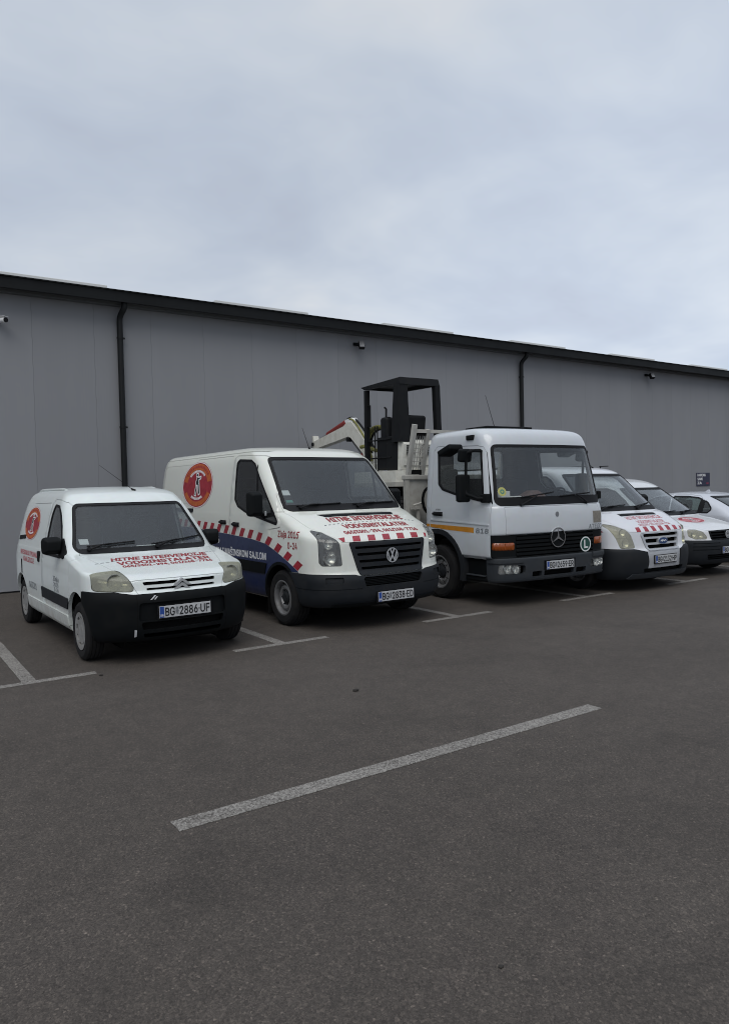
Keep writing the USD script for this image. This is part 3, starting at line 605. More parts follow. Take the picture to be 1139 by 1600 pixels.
def reflector_at(b, x, z, r, off, yaw=0.0):
    """a round bowl reflector with a bulb, facing forward, its mouth at 'off' behind the surface."""
    h = b.front(x, z)[0]
    bowl = trimesh.creation.revolve(np.array([(0.0, 0.10), (r * 0.35, 0.093), (r * 0.7, 0.066), (r * 0.95, 0.012), (r, 0.0), (r * 1.05, 0.0), (r * 1.05, 0.012), (r * 0.75, 0.08), (0.0, 0.112)]) * [1, 0.5], sections=28)
    bulb = trimesh.creation.capsule(height=0.02, radius=0.009); bulb.apply_translation((0, 0, 0.02))
    m = cat(bowl, bulb); m = rotm(m, -math.pi / 2, (1, 0, 0)); m = rotm(m, yaw, (0, 0, 1))
    return mvx(m, h[0], h[1] + off, h[2])
def mirror_pod(parent, x, y, z, w, h, d, arm, sgn, m='plastic'):
    """door mirror: rounded pod with glass on its back face and an arm to the door. x outwards on side sgn."""
    X = lambda v: v
    pod = hull(rbox(x - w / 2, x + w / 2, y + 0.02, y + d, z - h / 2, z + h / 2, 0.045, 1).vertices, rbox(x - w / 2 + 0.03, x + w / 2 - 0.02, y - 0.015, y + 0.04, z - h / 2 + 0.03, z + h / 2 - 0.03, 0.03, 1).vertices)
    pod = man(pod) - man(rbox(x - w / 2 + 0.018, x + w / 2 - 0.018, y + d - 0.03, y + d + 0.05, z - h / 2 + 0.018, z + h / 2 - 0.018, 0.02, 1))
    a = tube(arm, 0.03, 8)
    gl = bx(x - w / 2 + 0.02, x + w / 2 - 0.02, y + d - 0.029, y + d - 0.025, z - h / 2 + 0.02, z + h / 2 - 0.02)
    F = (lambda q: q) if sgn < 0 else mirx
    o = obj('mirror', F(cat(pod, a)), MT[m], parent)
    obj('mirror_glass', F(gl), MT['mirror'], o)
    return o
def aerial(parent, base, tip, r=0.004):
    return obj('aerial', cat(tube([base, tip], [r, r * 0.5], 6), tube([np.array(base) - (np.array(tip) - base) * 0.03, np.array(base) + (np.array(tip) - base) * 0.08], [0.022, 0.008], 8)), MT['seal'], parent)
def round_logo(b, parent, axis, c, rx, ry, lo, hi, name='round_emblem', d0=0.001, faded=False):
    """round company badge: red disc with orange arc bands, pale rim, arced lettering and a small plain figure of a worker."""
    P = lambda poly: prism(poly, axis, lo, hi)
    cx, cy = c
    E_ = lambda k: ell(cx, cy, rx * k, ry * k, 56)
    o = obj(name, b.patch(P(E_(1.0)), d0, d0 + 0.0008), MT['red'] if not faded else MT['fadedred'], parent)
    ring = E_(0.985).difference(E_(0.955))
    obj('pale_rim', b.patch(P(ring), d0 + 0.0009, d0 + 0.0016), MT['whitevinyl'], o)
    band = E_(0.91).difference(E_(0.66))
    top = band.intersection(Polygon([(cx, cy), (cx - 2 * rx, cy + 0.35 * ry), (cx - 2 * rx, cy + 2 * ry), (cx + 2 * rx, cy + 2 * ry), (cx + 2 * rx, cy + 0.35 * ry)]))
    bot = E_(0.91).difference(E_(0.72)).intersection(Polygon([(cx, cy), (cx - 2 * rx, cy - 0.9 * ry), (cx - 2 * rx, cy - 2 * ry), (cx + 2 * rx, cy - 2 * ry), (cx + 2 * rx, cy - 0.9 * ry)]))
    obj('orange_band', b.patch(P(unary_union([top, bot])), d0 + 0.0009, d0 + 0.0016), MT['orange' if not faded else 'red'], o)
    kx = rx / ry
    seg = lambda r0, r1, a0, a1: E_(r1).difference(E_(r0)).intersection(Polygon([(cx, cy)] + [(cx + 3 * rx * math.cos(a), cy + 3 * ry * math.sin(a)) for a in np.linspace(a0, a1, 9)]))
    # lettering around the arcs: too small to read, built as separate letter-like strokes
    dashes = [seg(0.55, 0.65, math.radians(38 + k * 8.0), math.radians(38 + k * 8.0 + 5.4)) for k in range(13)]
    dashes += [seg(0.545, 0.65, math.radians(236 + k * 8.0), math.radians(236 + k * 8.0 + 5.6)) for k in range(9)]
    obj('lettering', b.patch(P(unary_union(dashes)), d0 + 0.0009, d0 + 0.0016), MT['whitevinyl'], o)
    dk = [seg(0.745, 0.85, math.radians(30 + k * 8.0), math.radians(30 + k * 8.0 + 5.0)) for k in range(15)]
    obj('arc_lettering', b.patch(P(unary_union(dk)), d0 + 0.0018, d0 + 0.0024), MT['red'], o)
    f = lambda pts: Polygon([(cx + kx * ry * u * (1 if axis != 'S' else -1), cy + ry * v) for u, v in pts])
    man_ = unary_union([f([(-0.10, 0.10), (-0.02, 0.36), (0.06, 0.34), (0.12, 0.08), (0.03, -0.02), (-0.06, 0.0)]), f([(-0.07, 0.04), (-0.14, -0.44), (-0.05, -0.46), (0.0, -0.10)]), f([(0.02, 0.05), (0.12, -0.42), (0.20, -0.38), (0.12, 0.06)]),
        f([(0.06, 0.32), (0.22, 0.36), (0.22, 0.28), (0.08, 0.22)]), ell(cx + kx * ry * -0.02 * (1 if axis != 'S' else -1), cy + 0.43 * ry, kx * ry * 0.07, ry * 0.075, 14)])
    obj('figure_outline', b.patch(P(man_.buffer(0.035 * ry)), d0 + 0.0009, d0 + 0.0016), MT['whitevinyl'], o)
    obj('figure', b.patch(P(man_.buffer(-0.022 * ry)), d0 + 0.0018, d0 + 0.0024), MT['blackvinyl'], o)
    return o
def stuff_under(parent, w, y0, y1, z0, z1):
    obj('underbody', rbox(-w, w, y0, y1, z0, z1, 0.03), MT['under'], parent)

def arch_cut(ws, zc, r, lo=-1.4, hi=-0.5):
    return both(unary_union([g for y in ws for g in (ell(y, zc, r, r, 44), sbox(y - r, -0.2, y + r, zc))]), 'S', lo, hi)
def arch_liners(t, ws, zc, r, x0, x1):
    for yc in ws:
        a = np.linspace(-0.25, np.pi + 0.25, 22); ro, ri = r + 0.01, r
        pl_ = Polygon([(yc + ro * math.cos(q), zc + ro * math.sin(q)) for q in a] + [(yc + ri * math.cos(q), zc + ri * math.sin(q)) for q in a[::-1]])
        m = (prism(pl_, 'S', x0, x1) + prism(ell(yc, zc, ro, ro), 'S', x1 - 0.02, x1)) - man(bx(x0 - 1, x1 + 1, yc - 2, yc + 2, -1, 0.12))
        obj('wheel_arch_liner', tri(m), MT['under'], t); obj('wheel_arch_liner', mirx(m), MT['under'], t)
def glaze(b, t, ws, y0, y1, glass='glass', seal=0.016, inner=0.022, band=None):
    g = obj('windscreen', b.patch(prism(ws, 'F', y0, y1), -0.008, -0.002), MT[glass], t)
    obj('windscreen_seal', b.patch(prism(ws.buffer(seal).difference(rpoly(ws.buffer(-inner), 0.04)), 'F', y0, y1), -0.010, 0.003), MT['seal'], g)
    if band is not None: obj('cowl_band', b.patch(prism(band, 'F', y0, y1), -0.0018, 0.0008), MT['seal'], g)
    return g
def halves(m):
    """the same piece on both sides: (near, far)."""
    return tri(m), mirx(m)
# ------------------------------------------------------------------ small white van (first from the left)
def small_van():
    t = thing('small_van', 'small white delivery van with clouded headlights and black bumper, leftmost of the parked vehicles', 'van', (2.4989, 6.8258, 0), 0.0216)
    L = 3.90
    keys = [
        (0.235, 0.10, 0.50, 2.5, 0.800, L - .10, .30, 4, 0), (0.265, 0.045, 0.52, 2.5, 0.825, L - .05, .30, 4, 0), (0.40, 0.005, 0.52, 2.5, 0.848, L, .30, 4, 0), (0.60, 0.0, 0.52, 2.5, 0.860, L, .30, 4, 0),
        (0.672, 0.025, 0.52, 2.5, 0.862, L, .30, 4, -0.01), (0.70, 0.060, 0.50, 2.5, 0.862, L, .30, 4, -0.02), (0.79, 0.085, 0.48, 2.4, 0.860, L, .30, 4, -0.05), (0.822, 0.135, 0.46, 2.4, 0.858, L, .30, 4, -0.055),
        (0.885, 0.36, 0.44, 2.5, 0.853, L, .30, 4, -0.035), (0.955, 0.68, 0.40, 2.7, 0.846, L - .01, .30, 4, -0.02), (1.000, 0.92, 0.34, 2.9, 0.838, L - .01, .30, 4, -0.01), (1.025, 1.00, 0.34, 2.9, 0.833, L - .01, .30, 4, 0.0),
        (1.25, 1.24, 0.33, 2.9, 0.785, L - .04, .30, 4, 0.0), (1.47, 1.475, 0.32, 2.9, 0.728, L - .08, .30, 4, 0.0), (1.565, 1.575, 0.31, 2.8, 0.690, L - .10, .30, 4, 0.0), (1.638, 1.69, 0.28, 2.8, 0.645, L - .13, .30, 4, 0.0), (1.688, 1.86, 0.28, 2.6, 0.56, L - .2, .30, 3.5, 0.0),
        (1.716, 2.10, 0.28, 2.4, 0.40, L - .4, .28, 3, 0.0), (1.728, 2.45, 0.2, 2.2, 0.16, L - .8, .2, 2.5, 0.0)]
    keys = [(k[0], k[1], k[2], k[3], k[4] * 0.985, *k[5:]) for k in keys]
    b = Body(keys, sub=5, taper=(0.055, 1.0))
    W = MT['white_cool']
    FW, RW = 0.70, 3.41
    arch = unary_union([ell(FW, 0.33, 0.352, 0.352, 44), sbox(FW - 0.352, 0.0, FW + 0.352, 0.33)]); arch2 = unary_union([ell(RW, 0.32, 0.34, 0.335, 44), sbox(RW - 0.34, 0, RW + 0.34, 0.32)])
    arches = both(unary_union([arch, arch2]), 'S', -1.2, -0.55)
    b.shell = b.shell - arches
    # windscreen and side windows
    ws = rpoly([(-0.735, 1.035), (0.72, 1.035), (0.59, 1.525), (-0.605, 1.525)], 0.06)
    dw = rpoly([(1.24, 0.985), (1.31, 1.05), (1.53, 1.29), (1.69, 1.43), (1.83, 1.505), (2.04, 1.52), (2.07, 1.40), (2.07, 1.02), (2.03, 0.985)], 0.035)
    b.shell = b.shell - prism(ws.buffer(0.012), 'F', 0.3, 2.2) - both(dw.buffer(0.012), 'S', -1.2, -0.4)
    rw = rpoly([(-0.56, 1.05), (0.56, 1.05), (0.52, 1.46), (-0.52, 1.46)], 0.05)
    b.shell = b.shell - prism(rw, 'F', L - 0.5, L + 0.3)
    # bumper of black plastic
    bump_poly = Polygon([(-1, 0.1), (1, 0.1), (1, 0.712), (0.62, 0.705), (0.47, 0.678), (-0.47, 0.678), (-0.62, 0.705), (-1, 0.712)])
    bp = prism(bump_poly, 'F', -0.3, 0.48) - arches
    inlet = rpoly([(-0.40, 0.34), (0.40, 0.34), (0.42, 0.415), (-0.42, 0.415)], 0.02); inlet2 = rpoly([(-0.44, 0.585), (0.44, 0.585), (0.43, 0.50), (-0.43, 0.50)], 0.02); low = rpoly([(-0.38, 0.262), (0.38, 0.262), (0.40, 0.305), (-0.40, 0.305)], 0.012)
    bm = b.patch(bp, -0.03, 0.014) - prism(unary_union([inlet, low]), 'F', -0.3, 0.3)
    # recess for the plate
    bm = bm - (b.skin(-0.012, 0.03) ^ prism(rpoly([(-0.44, 0.425), (0.44, 0.425), (0.43, 0.60), (-0.43, 0.60)], 0.03), 'F', -0.3, 0.4))
    b.shell = b.shell - prism(bump_poly.buffer(0.003), 'F', -0.3, 0.483)
    o = obj('front_bumper', bm, MT['plastic'], t)
    obj('air_intake', b.patch(prism(unary_union([inlet, low]).buffer(0.01), 'F', -0.3, 0.3), -0.07, -0.05), MT['under'], o)
    obj('scuff', b.patch(prism(Polygon([(-0.335, 0.625), (-0.32, 0.625), (-0.275, 0.665), (-0.29, 0.667)]), 'F', -.3, .4) + prism(Polygon([(-0.30, 0.627), (-0.288, 0.627), (-0.262, 0.652), (-0.272, 0.655)]), 'F', -.3, .4) + prism(Polygon([(-0.475, 0.275), (-0.455, 0.28), (-0.455, 0.345), (-0.475, 0.35)]), 'F', -.3, .4), 0.0146, 0.0156), MT['greyscuff'], o)
    # seams in the bumper
    obj('bumper_seam', b.patch(prism(unary_union([sbox(-0.452, 0.25, -0.448, 0.68), sbox(0.448, 0.25, 0.452, 0.68)]), 'F', -.3, .4), 0.0142, 0.0150), MT['under'], o)
    rb = prism(sbox(-1, 0.1, 1, 0.60), 'F', L - 0.12, L + 0.2) - arches
    b.shell = b.shell - rb
    obj('rear_bumper', b.patch(rb, -0.03, 0.012), MT['plastic'], t)
    # headlights
    hl = rpoly([(-0.60, 0.905), (-0.515, 0.885), (-0.435, 0.705), (-0.46, 0.700), (-0.785, 0.716), (-0.785, 0.915), (-0.72, 0.918)], 0.035)
    for s in (1, -1):
        hp = prism(hl if s > 0 else affinity.scale(hl, -1, 1, origin=(0, 0)), 'F', -0.2, 0.40)
        b.shell = b.shell - hp
        side = obj('headlight', b.patch(prism((hl if s > 0 else affinity.scale(hl, -1, 1, origin=(0, 0))).buffer(-0.005), 'F', -0.2, 0.395), -0.006, 0.001), MT['lensdull'], t, label='clouded headlight beside the grille')
        hin = (hl if s > 0 else affinity.scale(hl, -1, 1, origin=(0, 0))).buffer(0.004)
        obj('lamp_housing', b.skin(-0.10, -0.09) ^ prism(hin, 'F', -0.2, 0.42), MT['reflector'], side)
        obj('lamp_frame', (b.skin(-0.09, -0.008) ^ (prism(hin.buffer(0.006), 'F', -0.2, 0.41) - prism(hin.buffer(-0.006), 'F', -0.25, 0.403))), MT['plastic_grey'], side)
        xr = -0.60 * s
        obj('reflector', reflector_at(b, xr, 0.80, 0.07, 0.03), MT['reflector'], side)
    # grille panel: white with two slots and the chevrons
    slot1 = rpoly([(-0.36, 0.756), (0.36, 0.756), (0.36, 0.788), (-0.375, 0.788)], 0.008); slot2 = rpoly([(-0.34, 0.708), (0.35, 0.708), (0.35, 0.730), (-0.34, 0.730)], 0.007)
    slots = unary_union([slot1, slot2])
    gp = Polygon([(-0.425, 0.682), (0.425, 0.682), (0.475, 0.80), (0.38, 0.806), (-0.38, 0.806), (-0.475, 0.80)])
    gpr = prism(gp, 'F', -0.2, 0.22)
    gr = (b.shell ^ gpr) - prism(slots, 'F', -0.3, 0.4)
    b.shell = b.shell - prism(gp.buffer(0.003), 'F', -0.2, 0.223)
    g = obj('grille_panel', gr, W, t)
    obj('grille_back', b.patch(prism(slots.buffer(0.02), 'F', -.2, .4), -0.06, -0.045), MT['under'], g)
    chev = []
    for z in (0.735, 0.690):
        c_ = [(-0.098, z), (-0.060, z), (0.0, z + 0.043), (0.060, z), (0.098, z), (0.0, z + 0.073)]
        chev.append(Polygon(c_))
    h = b.front(0, 0.75)[0]
    cm = [prism(c_, 'F', h[1] - 0.022, h[1] + 0.01) for c_ in chev]
    obj('chevron_emblem', rotm(cat(*cm), 0.10, (1, 0, 0), (0, h[1], 0.75)), MT['emblem'], g)
    # bonnet
    bon = rpoly([(-0.45, -0.1), (0.45, -0.1), (0.53, 0.25), (0.60, 0.55), (0.71, 1.03), (0.68, 1.12), (0.40, 1.022), (0, 0.99), (-0.40, 1.022), (-0.68, 1.12), (-0.71, 1.03), (-0.60, 0.55), (-0.53, 0.25)], 0.03)
    bpr = prism(bon, 'T', 0.75, 1.2)
    bonnet = (b.shell ^ bpr) - prism(gp.buffer(0.004), 'F', -0.3, 0.6) ^ man(bx(-2, 2, -2, 3, 0.79, 1.2))
    b.shell = b.shell - prism(bon.buffer(0.004), 'T', 0.75, 1.3)
    bo = obj('bonnet', bonnet, W, t)
    tx = [text_prism('HITNE INTERVENCIJE', 0.105, 'T', (-0.49, 0.685), 0.7, 1.3, width=1.02, shear=0.25, fat=0.003), text_prism('VODOINSTALATER', 0.095, 'T', (-0.46, 0.545), 0.7, 1.3, width=0.97, shear=0.10, fat=0.003)]
    for q in tx: obj('bonnet_lettering', b.patch(q, 0.0006, 0.0022), MT['redtext'], bo, smooth=False)
    obj('phone_lettering', b.patch(text_prism('065/3301-294, 061/268-7736', 0.06, 'T', (-0.44, 0.455), 0.7, 1.3, width=0.94, shear=0.10, fat=0.003), 0.0006, 0.0014), MT['redtext'], bo, smooth=False)
    dash = [sbox(-0.66 + k * 0.055, 0.650 + 0.006 * k, -0.625 + k * 0.055, 0.664 + 0.006 * k) for k in range(4)] + [sbox(0.57 + k * 0.045, 0.80 + 0.01 * k, 0.60 + k * 0.045, 0.813 + 0.01 * k) for k in range(3)]
    obj('dashes', b.patch(prism(unary_union(dash), 'T', .7, 1.3), 0.0006, 0.0014), MT['greytext'], bo, smooth=False)
    # cowl strip under the windscreen
    # front doors
    door = rpoly([(0.99, 0.30), (0.945, 0.60), (0.93, 1.00), (0.99, 1.075), (1.20, 1.17), (1.55, 1.475), (1.70, 1.548), (1.86, 1.578), (2.14, 1.585), (2.20, 1.53), (2.215, 1.0), (2.205, 0.34), (2.16, 0.30)], 0.03)
    slide = rpoly([(2.235, 0.34), (2.245, 1.0), (2.235, 1.50), (2.29, 1.545), (3.17, 1.535), (3.20, 1.48), (3.20, 0.72), (3.10, 0.66), (3.03, 0.52), (2.98, 0.34)], 0.03)
    sdm = []
    for s in (-1, 1):
        pd = prism(door, 'S', -1.2, -0.4); ps = prism(slide, 'S', -1.2, -0.4); pdg = prism(door.buffer(0.005), 'S', -1.2, -0.4); psg = prism(slide.buffer(0.005), 'S', -1.2, -0.4)
        if s > 0: pd, ps, pdg, psg = [q.mirror((1, 0, 0)) for q in (pd, ps, pdg, psg)]
        d = obj('door', b.shell ^ pd, W, t)
        sd = obj('sliding_door', b.shell ^ ps, W, t)
        b.shell = b.shell - pdg - psg
        sdm.append((d, sd))
        F = (lambda q: tri(q)) if s < 0 else mirx
        glass = b.patch(prism(dw, 'S', -1.2, -0.4), -0.010, -0.004)
        obj('window', F(glass), MT['glass'], d)
        fr = prism(dw.buffer(0.016).difference(dw.buffer(-0.012)), 'S', -1.2, -0.4)
        obj('window_seal', F(b.patch(fr, -0.012, 0.003)), MT['seal'], d)
        strip = rpoly([(0.96, 0.470), (0.985, 0.585), (2.195, 0.598), (2.195, 0.478)], 0.012)
        obj('rubbing_strip', F(b.patch(prism(strip, 'S', -1.2, -.5) - arches, 0.0, 0.012)), MT['plastic_grey'], d)
        handle(b, sd, 2.32, 0.93, 0.13, s, vertical=True)
        obj('sail_panel', F(b.patch(prism(rpoly([(1.13, 0.97), (1.22, 0.975), (1.40, 1.0), (1.40, 1.20)], 0.02), 'S', -1.2, -0.4), 0.0, 0.01)), MT['plastic'], d)
    # side lettering, seen on the near side
    d, sd = sdm[0]
    st = text_prism('PROFESIONALNO OTPUSAVANJE', 0.055, 'S', (3.42, 0.905), -1.2, -0.5, width=1.0) + text_prism('KANALIZACIJE', 0.06, 'S', (3.22, 0.825), -1.2, -0.5, width=0.62)
    obj('side_lettering', b.patch(st, 0.0008, 0.0016), MT['fadedred'], sd, smooth=False)
    st2 = text_prism('065/3301', 0.075, 'S', (2.92, 0.52), -1.2, -0.5, width=0.42)
    obj('phone_lettering', b.patch(st2, 0.0008, 0.0016), MT['greytext'], sd, smooth=False)
    st3 = text_prism('Ziaja', 0.05, 'S', (1.62, 0.715), -1.2, -.5, width=0.26) + text_prism('2015', 0.045, 'S', (1.60, 0.655), -1.2, -.5, width=0.22) + text_prism('0-24', 0.045, 'S', (1.58, 0.60), -1.2, -.5, width=0.2)
    obj('door_lettering', b.patch(st3, 0.0008, 0.0016), MT['greytext'], d, smooth=False)
    round_logo(b, sd, 'S', (3.02, 1.295), 0.42, 0.205, -1.2, -0.4)
    # slot handle, rail and fuel gap on the rear flank
    obj('side_rail', b.patch(prism(rpoly([(3.24, 1.10), (3.62, 1.075), (3.62, 1.125), (3.24, 1.15)], 0.015), 'S', -1.2, -.4), -0.004, 0.006), MT['seal'], t)
    obj('badge_slot', b.patch(prism(rpoly([(3.30, 0.66), (3.35, 0.66), (3.36, 0.84), (3.31, 0.84)], 0.015), 'S', -1.2, -.4), -0.004, 0.004), MT['seal'], t)
    for q in halves(b.patch(prism(rpoly([(1.06, 0.285), (1.06, 0.40), (3.05, 0.41), (3.05, 0.285)], 0.01), 'S', -1.2, -.5) - arches, 0.0, 0.012)): obj('sill_trim', q, W, t)
    for q in halves(b.patch(prism(sbox(-0.80, .72, -0.60, 1.15), 'F', L - 0.16, L + .2), 0.0, 0.006)): obj('tail_light', q, MT['red'], t)
    obj('body_shell', b.shell, W, t)
    obj('lining', b.skin(-0.05, -0.042) - prism(ws.buffer(0.01), 'F', 0.3, 2.2) - both(dw.buffer(0.01), 'S', -1.2, -0.4) - man(bx(-2, 2, -1, 6, 0, 0.9)) - man(bx(-2, 2, -1, 0.98, 0, 2)) - prism(rw, 'F', L - 0.6, L + 0.3), MT['lining'], t)
    wsg = obj('windscreen', b.patch(prism(ws, 'F', 0.3, 2.2), -0.008, -0.002), MT['glass'], t)
    obj('windscreen_seal', b.patch(prism(ws.buffer(0.016).difference(rpoly(ws.buffer(-0.012), 0.05)), 'F', 0.3, 2.2), -0.010, 0.003), MT['seal'], wsg)
    obj('cowl_band', b.patch(prism(rpoly([(-0.71, 1.04), (0.71, 1.04), (0.70, 1.068), (-0.70, 1.068)], 0.01), 'F', .3, 2.2), -0.0018, 0.0008), MT['seal'], wsg)
    obj('rear_window', b.patch(prism(rw, 'F', L - 0.5, L + 0.3), -0.008, -0.002), MT['glassdark'], t)
    def stick(name, poly, m, d=-0.011): return obj(name, b.patch(prism(poly, 'F', .3, 2.2), d - 0.001, d), m, wsg, smooth=False)
    stick('sticker', sbox(-0.66, 1.11, -0.575, 1.165), MT['paper'])
    wiper(b, t, (-0.60, 1.045), (-0.36, 1.10), (1, 0.06), blade=0.50)
    wiper(b, t, (0.10, 1.040), (0.36, 1.105), (1, 0.10), blade=0.62)
    obj('dashboard', cat(rbox(-0.66, 0.66, 1.25, 1.72, 0.75, 1.02, 0.06), rbox(-0.68, 0.68, 1.06, 1.3, 0.9, 1.0, 0.03)), MT['lining'], t)
    for q in (rotm(bx(0.02, 0.24, 1.35, 1.47, 1.024, 1.030), 0.25, (1, 0, 0), (0.1, 1.4, 1.03)), bx(0.10, 0.2, 1.48, 1.55, 1.022, 1.035)): obj('papers', q, MT['paper'], t, smooth=False)
    seat(t, -0.37, 1.75, 0.72); seat(t, 0.37, 1.75, 0.72)
    steering(t, 0.38, 1.80, 1.02, tilt=0.65)
    obj('bulkhead', bx(-0.64, 0.64, 2.42, 2.45, 0.4, 1.56), MT['lining'], t)
    for s in (-1, 1): mirror_pod(t, -0.905 if s < 0 else -0.88, 1.30, 1.105, 0.20, 0.185, 0.13, [(-0.83, 1.38, 1.05), (-0.76, 1.42, 1.04)], s)
    for s in (-1, 1):
        wheel(t, 0.73 * s, FW, 0.29, 0.29, 0.185, 0.170, s, 'cover'); wheel(t, 0.73 * s, RW, 0.29, 0.29, 0.185, 0.170, s, 'cover')
    arch_liners(t, (FW, RW), 0.33, 0.35, -0.78, -0.48)
    stuff_under(t, 0.47, 0.25, 3.9, 0.17, 0.33)
    obj('engine_block', bx(-0.45, 0.45, 0.3, 1.0, 0.3, 0.72), MT['under'], t)
    # roof rails and aerial
    rails = []
    for s in (-1, 1):
        pts = [b.top(s * 0.53, y)[0] + [0, 0, 0.002 + 0.012 * min(1, (y - 2.25) / 0.12, (3.75 - y) / 0.12)] for y in np.linspace(2.25, 3.75, 14)]
        rails.append(tube(pts, 0.014, 8))
    for q in rails: obj('roof_rail', q, W, t)
    p0 = b.top(0.12, 1.80)[0]
    aerial(t, p0, p0 + np.array([-0.36, 0.10, 0.30]))
    plate(t, 0.0, -0.006, 0.500, ('BG', '2886', 'UF'), 0.0)
    return b
MT['greyscuff'] = mat('scuff_grey', (0.45, 0.45, 0.46), 0.7)
small_van()
# ------------------------------------------------------------------ large cream panel van (second from the left)
def large_van():
    t = thing('panel_van', 'large cream panel van with navy lower side and red stripes, left of the flatbed truck', 'van', (5.0584, 6.8646, 0), 0.018)
    L = 5.22
    keys = [
        (0.285, 0.12, 0.50, 2.6, 0.895, L - .05, .22, 5, 0), (0.315, 0.05, 0.52, 2.6, 0.925, L, .22, 5, 0), (0.42, 0.0, 0.53, 2.7, 0.955, L, .22, 5, 0), (0.58, -0.01, 0.53, 2.7, 0.970, L, .22, 5, 0),
        (0.655, 0.015, 0.53, 2.7, 0.972, L, .22, 5, 0), (0.70, 0.040, 0.52, 2.7, 0.972, L, .22, 5, 0), (0.99, 0.060, 0.52, 2.6, 0.970, L, .22, 5, -0.03), (1.035, 0.095, 0.52, 2.6, 0.970, L, .22, 5, -0.05),
        (1.10, 0.215, 0.52, 2.6, 0.968, L, .22, 5, -0.05), (1.20, 0.44, 0.48, 2.7, 0.966, L, .22, 5, -0.03), (1.31, 0.69, 0.42, 2.9, 0.962, L, .22, 5, -0.015), (1.365, 0.83, 0.38, 3.0, 0.958, L, .22, 5, 0.0), (1.390, 0.885, 0.33, 3.3, 0.956, L, .22, 5, 0),
        (1.70, 1.185, 0.31, 3.4, 0.928, L - .02, .22, 5, 0), (2.02, 1.49, 0.30, 3.4, 0.886, L - .06, .22, 5, 0), (2.10, 1.58, 0.32, 3.0, 0.862, L - .08, .22, 5, 0), (2.165, 1.72, 0.32, 2.8, 0.825, L - .10, .22, 5, 0), (2.210, 1.93, 0.32, 2.6, 0.755, L - .14, .22, 5, 0),
        (2.232, 2.20, 0.32, 2.5, 0.62, L - .3, .22, 4, 0), (2.246, 2.6, 0.3, 2.4, 0.35, L - .6, .22, 4, 0), (2.250, 3.0, 0.1, 2.2, 0.10, L - 1.0, .1, 3, 0)]
    b = Body(keys, sub=4, taper=(0.02, 1.2), ns=20)
    W = MT['white_cream']
    FW, RW = 0.985, 4.10
    arches = arch_cut((FW, RW), 0.345, 0.395)
    b.shell = b.shell - arches
    ws = rpoly([(-0.872, 1.392), (0.88, 1.392), (0.765, 2.055), (-0.775, 2.055)], 0.06)
    dw = rpoly([(2.27, 2.02), (2.21, 2.055), (1.86, 2.035), (1.73, 1.98), (1.57, 1.80), (1.06, 1.27), (1.02, 1.215), (1.45, 1.285), (1.75, 1.335), (1.95, 1.375), (2.16, 1.44), (2.26, 1.53)], 0.03)
    b.shell = b.shell - prism(ws.buffer(0.012), 'F', 0.3, 2.4) - both(dw.buffer(0.012), 'S', -1.3, -0.5)
    # front bumper
    bump_poly = Polygon([(-1.2, 0.1), (1.2, 0.1), (1.2, 0.672), (0.80, 0.668), (0.52, 0.655), (0.46, 0.64), (-0.46, 0.64), (-0.52, 0.655), (-0.80, 0.668), (-1.2, 0.672)])
    bp = prism(bump_poly, 'F', -0.4, 0.80) - arches
    low = rpoly([(-0.40, 0.515), (0.40, 0.515), (0.435, 0.625), (-0.435, 0.625)], 0.025)
    slots = unary_union([rpoly([(s * 0.84, 0.565), (s * 0.66, 0.565), (s * 0.66, 0.635), (s * 0.84, 0.635)], 0.01) for s in (-1, 1)])
    bm = b.patch(bp, -0.03, 0.012) - prism(low, 'F', -0.4, 0.4) - (b.skin(-0.010, 0.03) ^ prism(slots, 'F', -0.4, 0.5))
    crease = b.skin(0.004, 0.03) ^ prism(unary_union([sbox(-1.2, 0.492, -0.45, 0.500), sbox(0.45, 0.492, 1.2, 0.500)]), 'F', -0.4, 0.7)
    b.shell = b.shell - prism(bump_poly.buffer(0.003), 'F', -0.4, 0.803)
    o = obj('front_bumper', bm - crease, MT['plastic_grey'], t)
    obj('air_intake', b.patch(prism(low.buffer(0.01), 'F', -0.4, 0.4), -0.07, -0.05), MT['under'], o)
    for z in np.linspace(0.535, 0.605, 5): obj('intake_bar', b.patch(prism(sbox(-0.43, z - 0.004, 0.43, z + 0.004) & low, 'F', -0.4, 0.4), -0.03, -0.012), MT['plastic'], o)
    obj('spoiler_lip', b.patch(prism(sbox(-0.75, 0.285, 0.75, 0.33), 'F', -0.4, 0.5), 0.010, 0.03), MT['plastic'], o)
    rb = prism(sbox(-1.2, 0.1, 1.2, 0.55), 'F', L - 0.3, L + 0.2) - arches
    b.shell = b.shell - rb; obj('rear_bumper', b.patch(rb, -0.03, 0.02), MT['plastic_grey'], t)
    # grille
    gp = rpoly([(-0.555, 1.022), (0.555, 1.022), (0.455, 0.648), (-0.455, 0.648)], 0.02)
    gpr = prism(gp, 'F', -0.3, 0.4)
    b.shell = b.shell - prism(gp.buffer(0.003), 'F', -0.3, 0.4)
    wcut = []
    for z0, z1 in ((0.945, 0.975), (0.865, 0.898), (0.785, 0.818), (0.705, 0.738)):
        f_ = lambda z: 0.455 + (z - 0.648) * 0.1 / 0.374 - 0.05
        wcut.append(rpoly([(-f_(z0), z0), (f_(z0), z0), (f_(z1), z1), (-f_(z1), z1)], 0.01))
    wcut = unary_union(wcut)
    g = obj('grille', b.patch(gpr, -0.03, 0.010) - prism(wcut, 'F', -0.3, 0.5), MT['plastic_grey'], t)
    obj('grille_back', b.patch(prism(gp.buffer(-0.01), 'F', -0.3, 0.4), -0.065, -0.055), MT['under'], g)
    h = b.front(0, 0.85)[0]; y0 = h[1] - 0.012
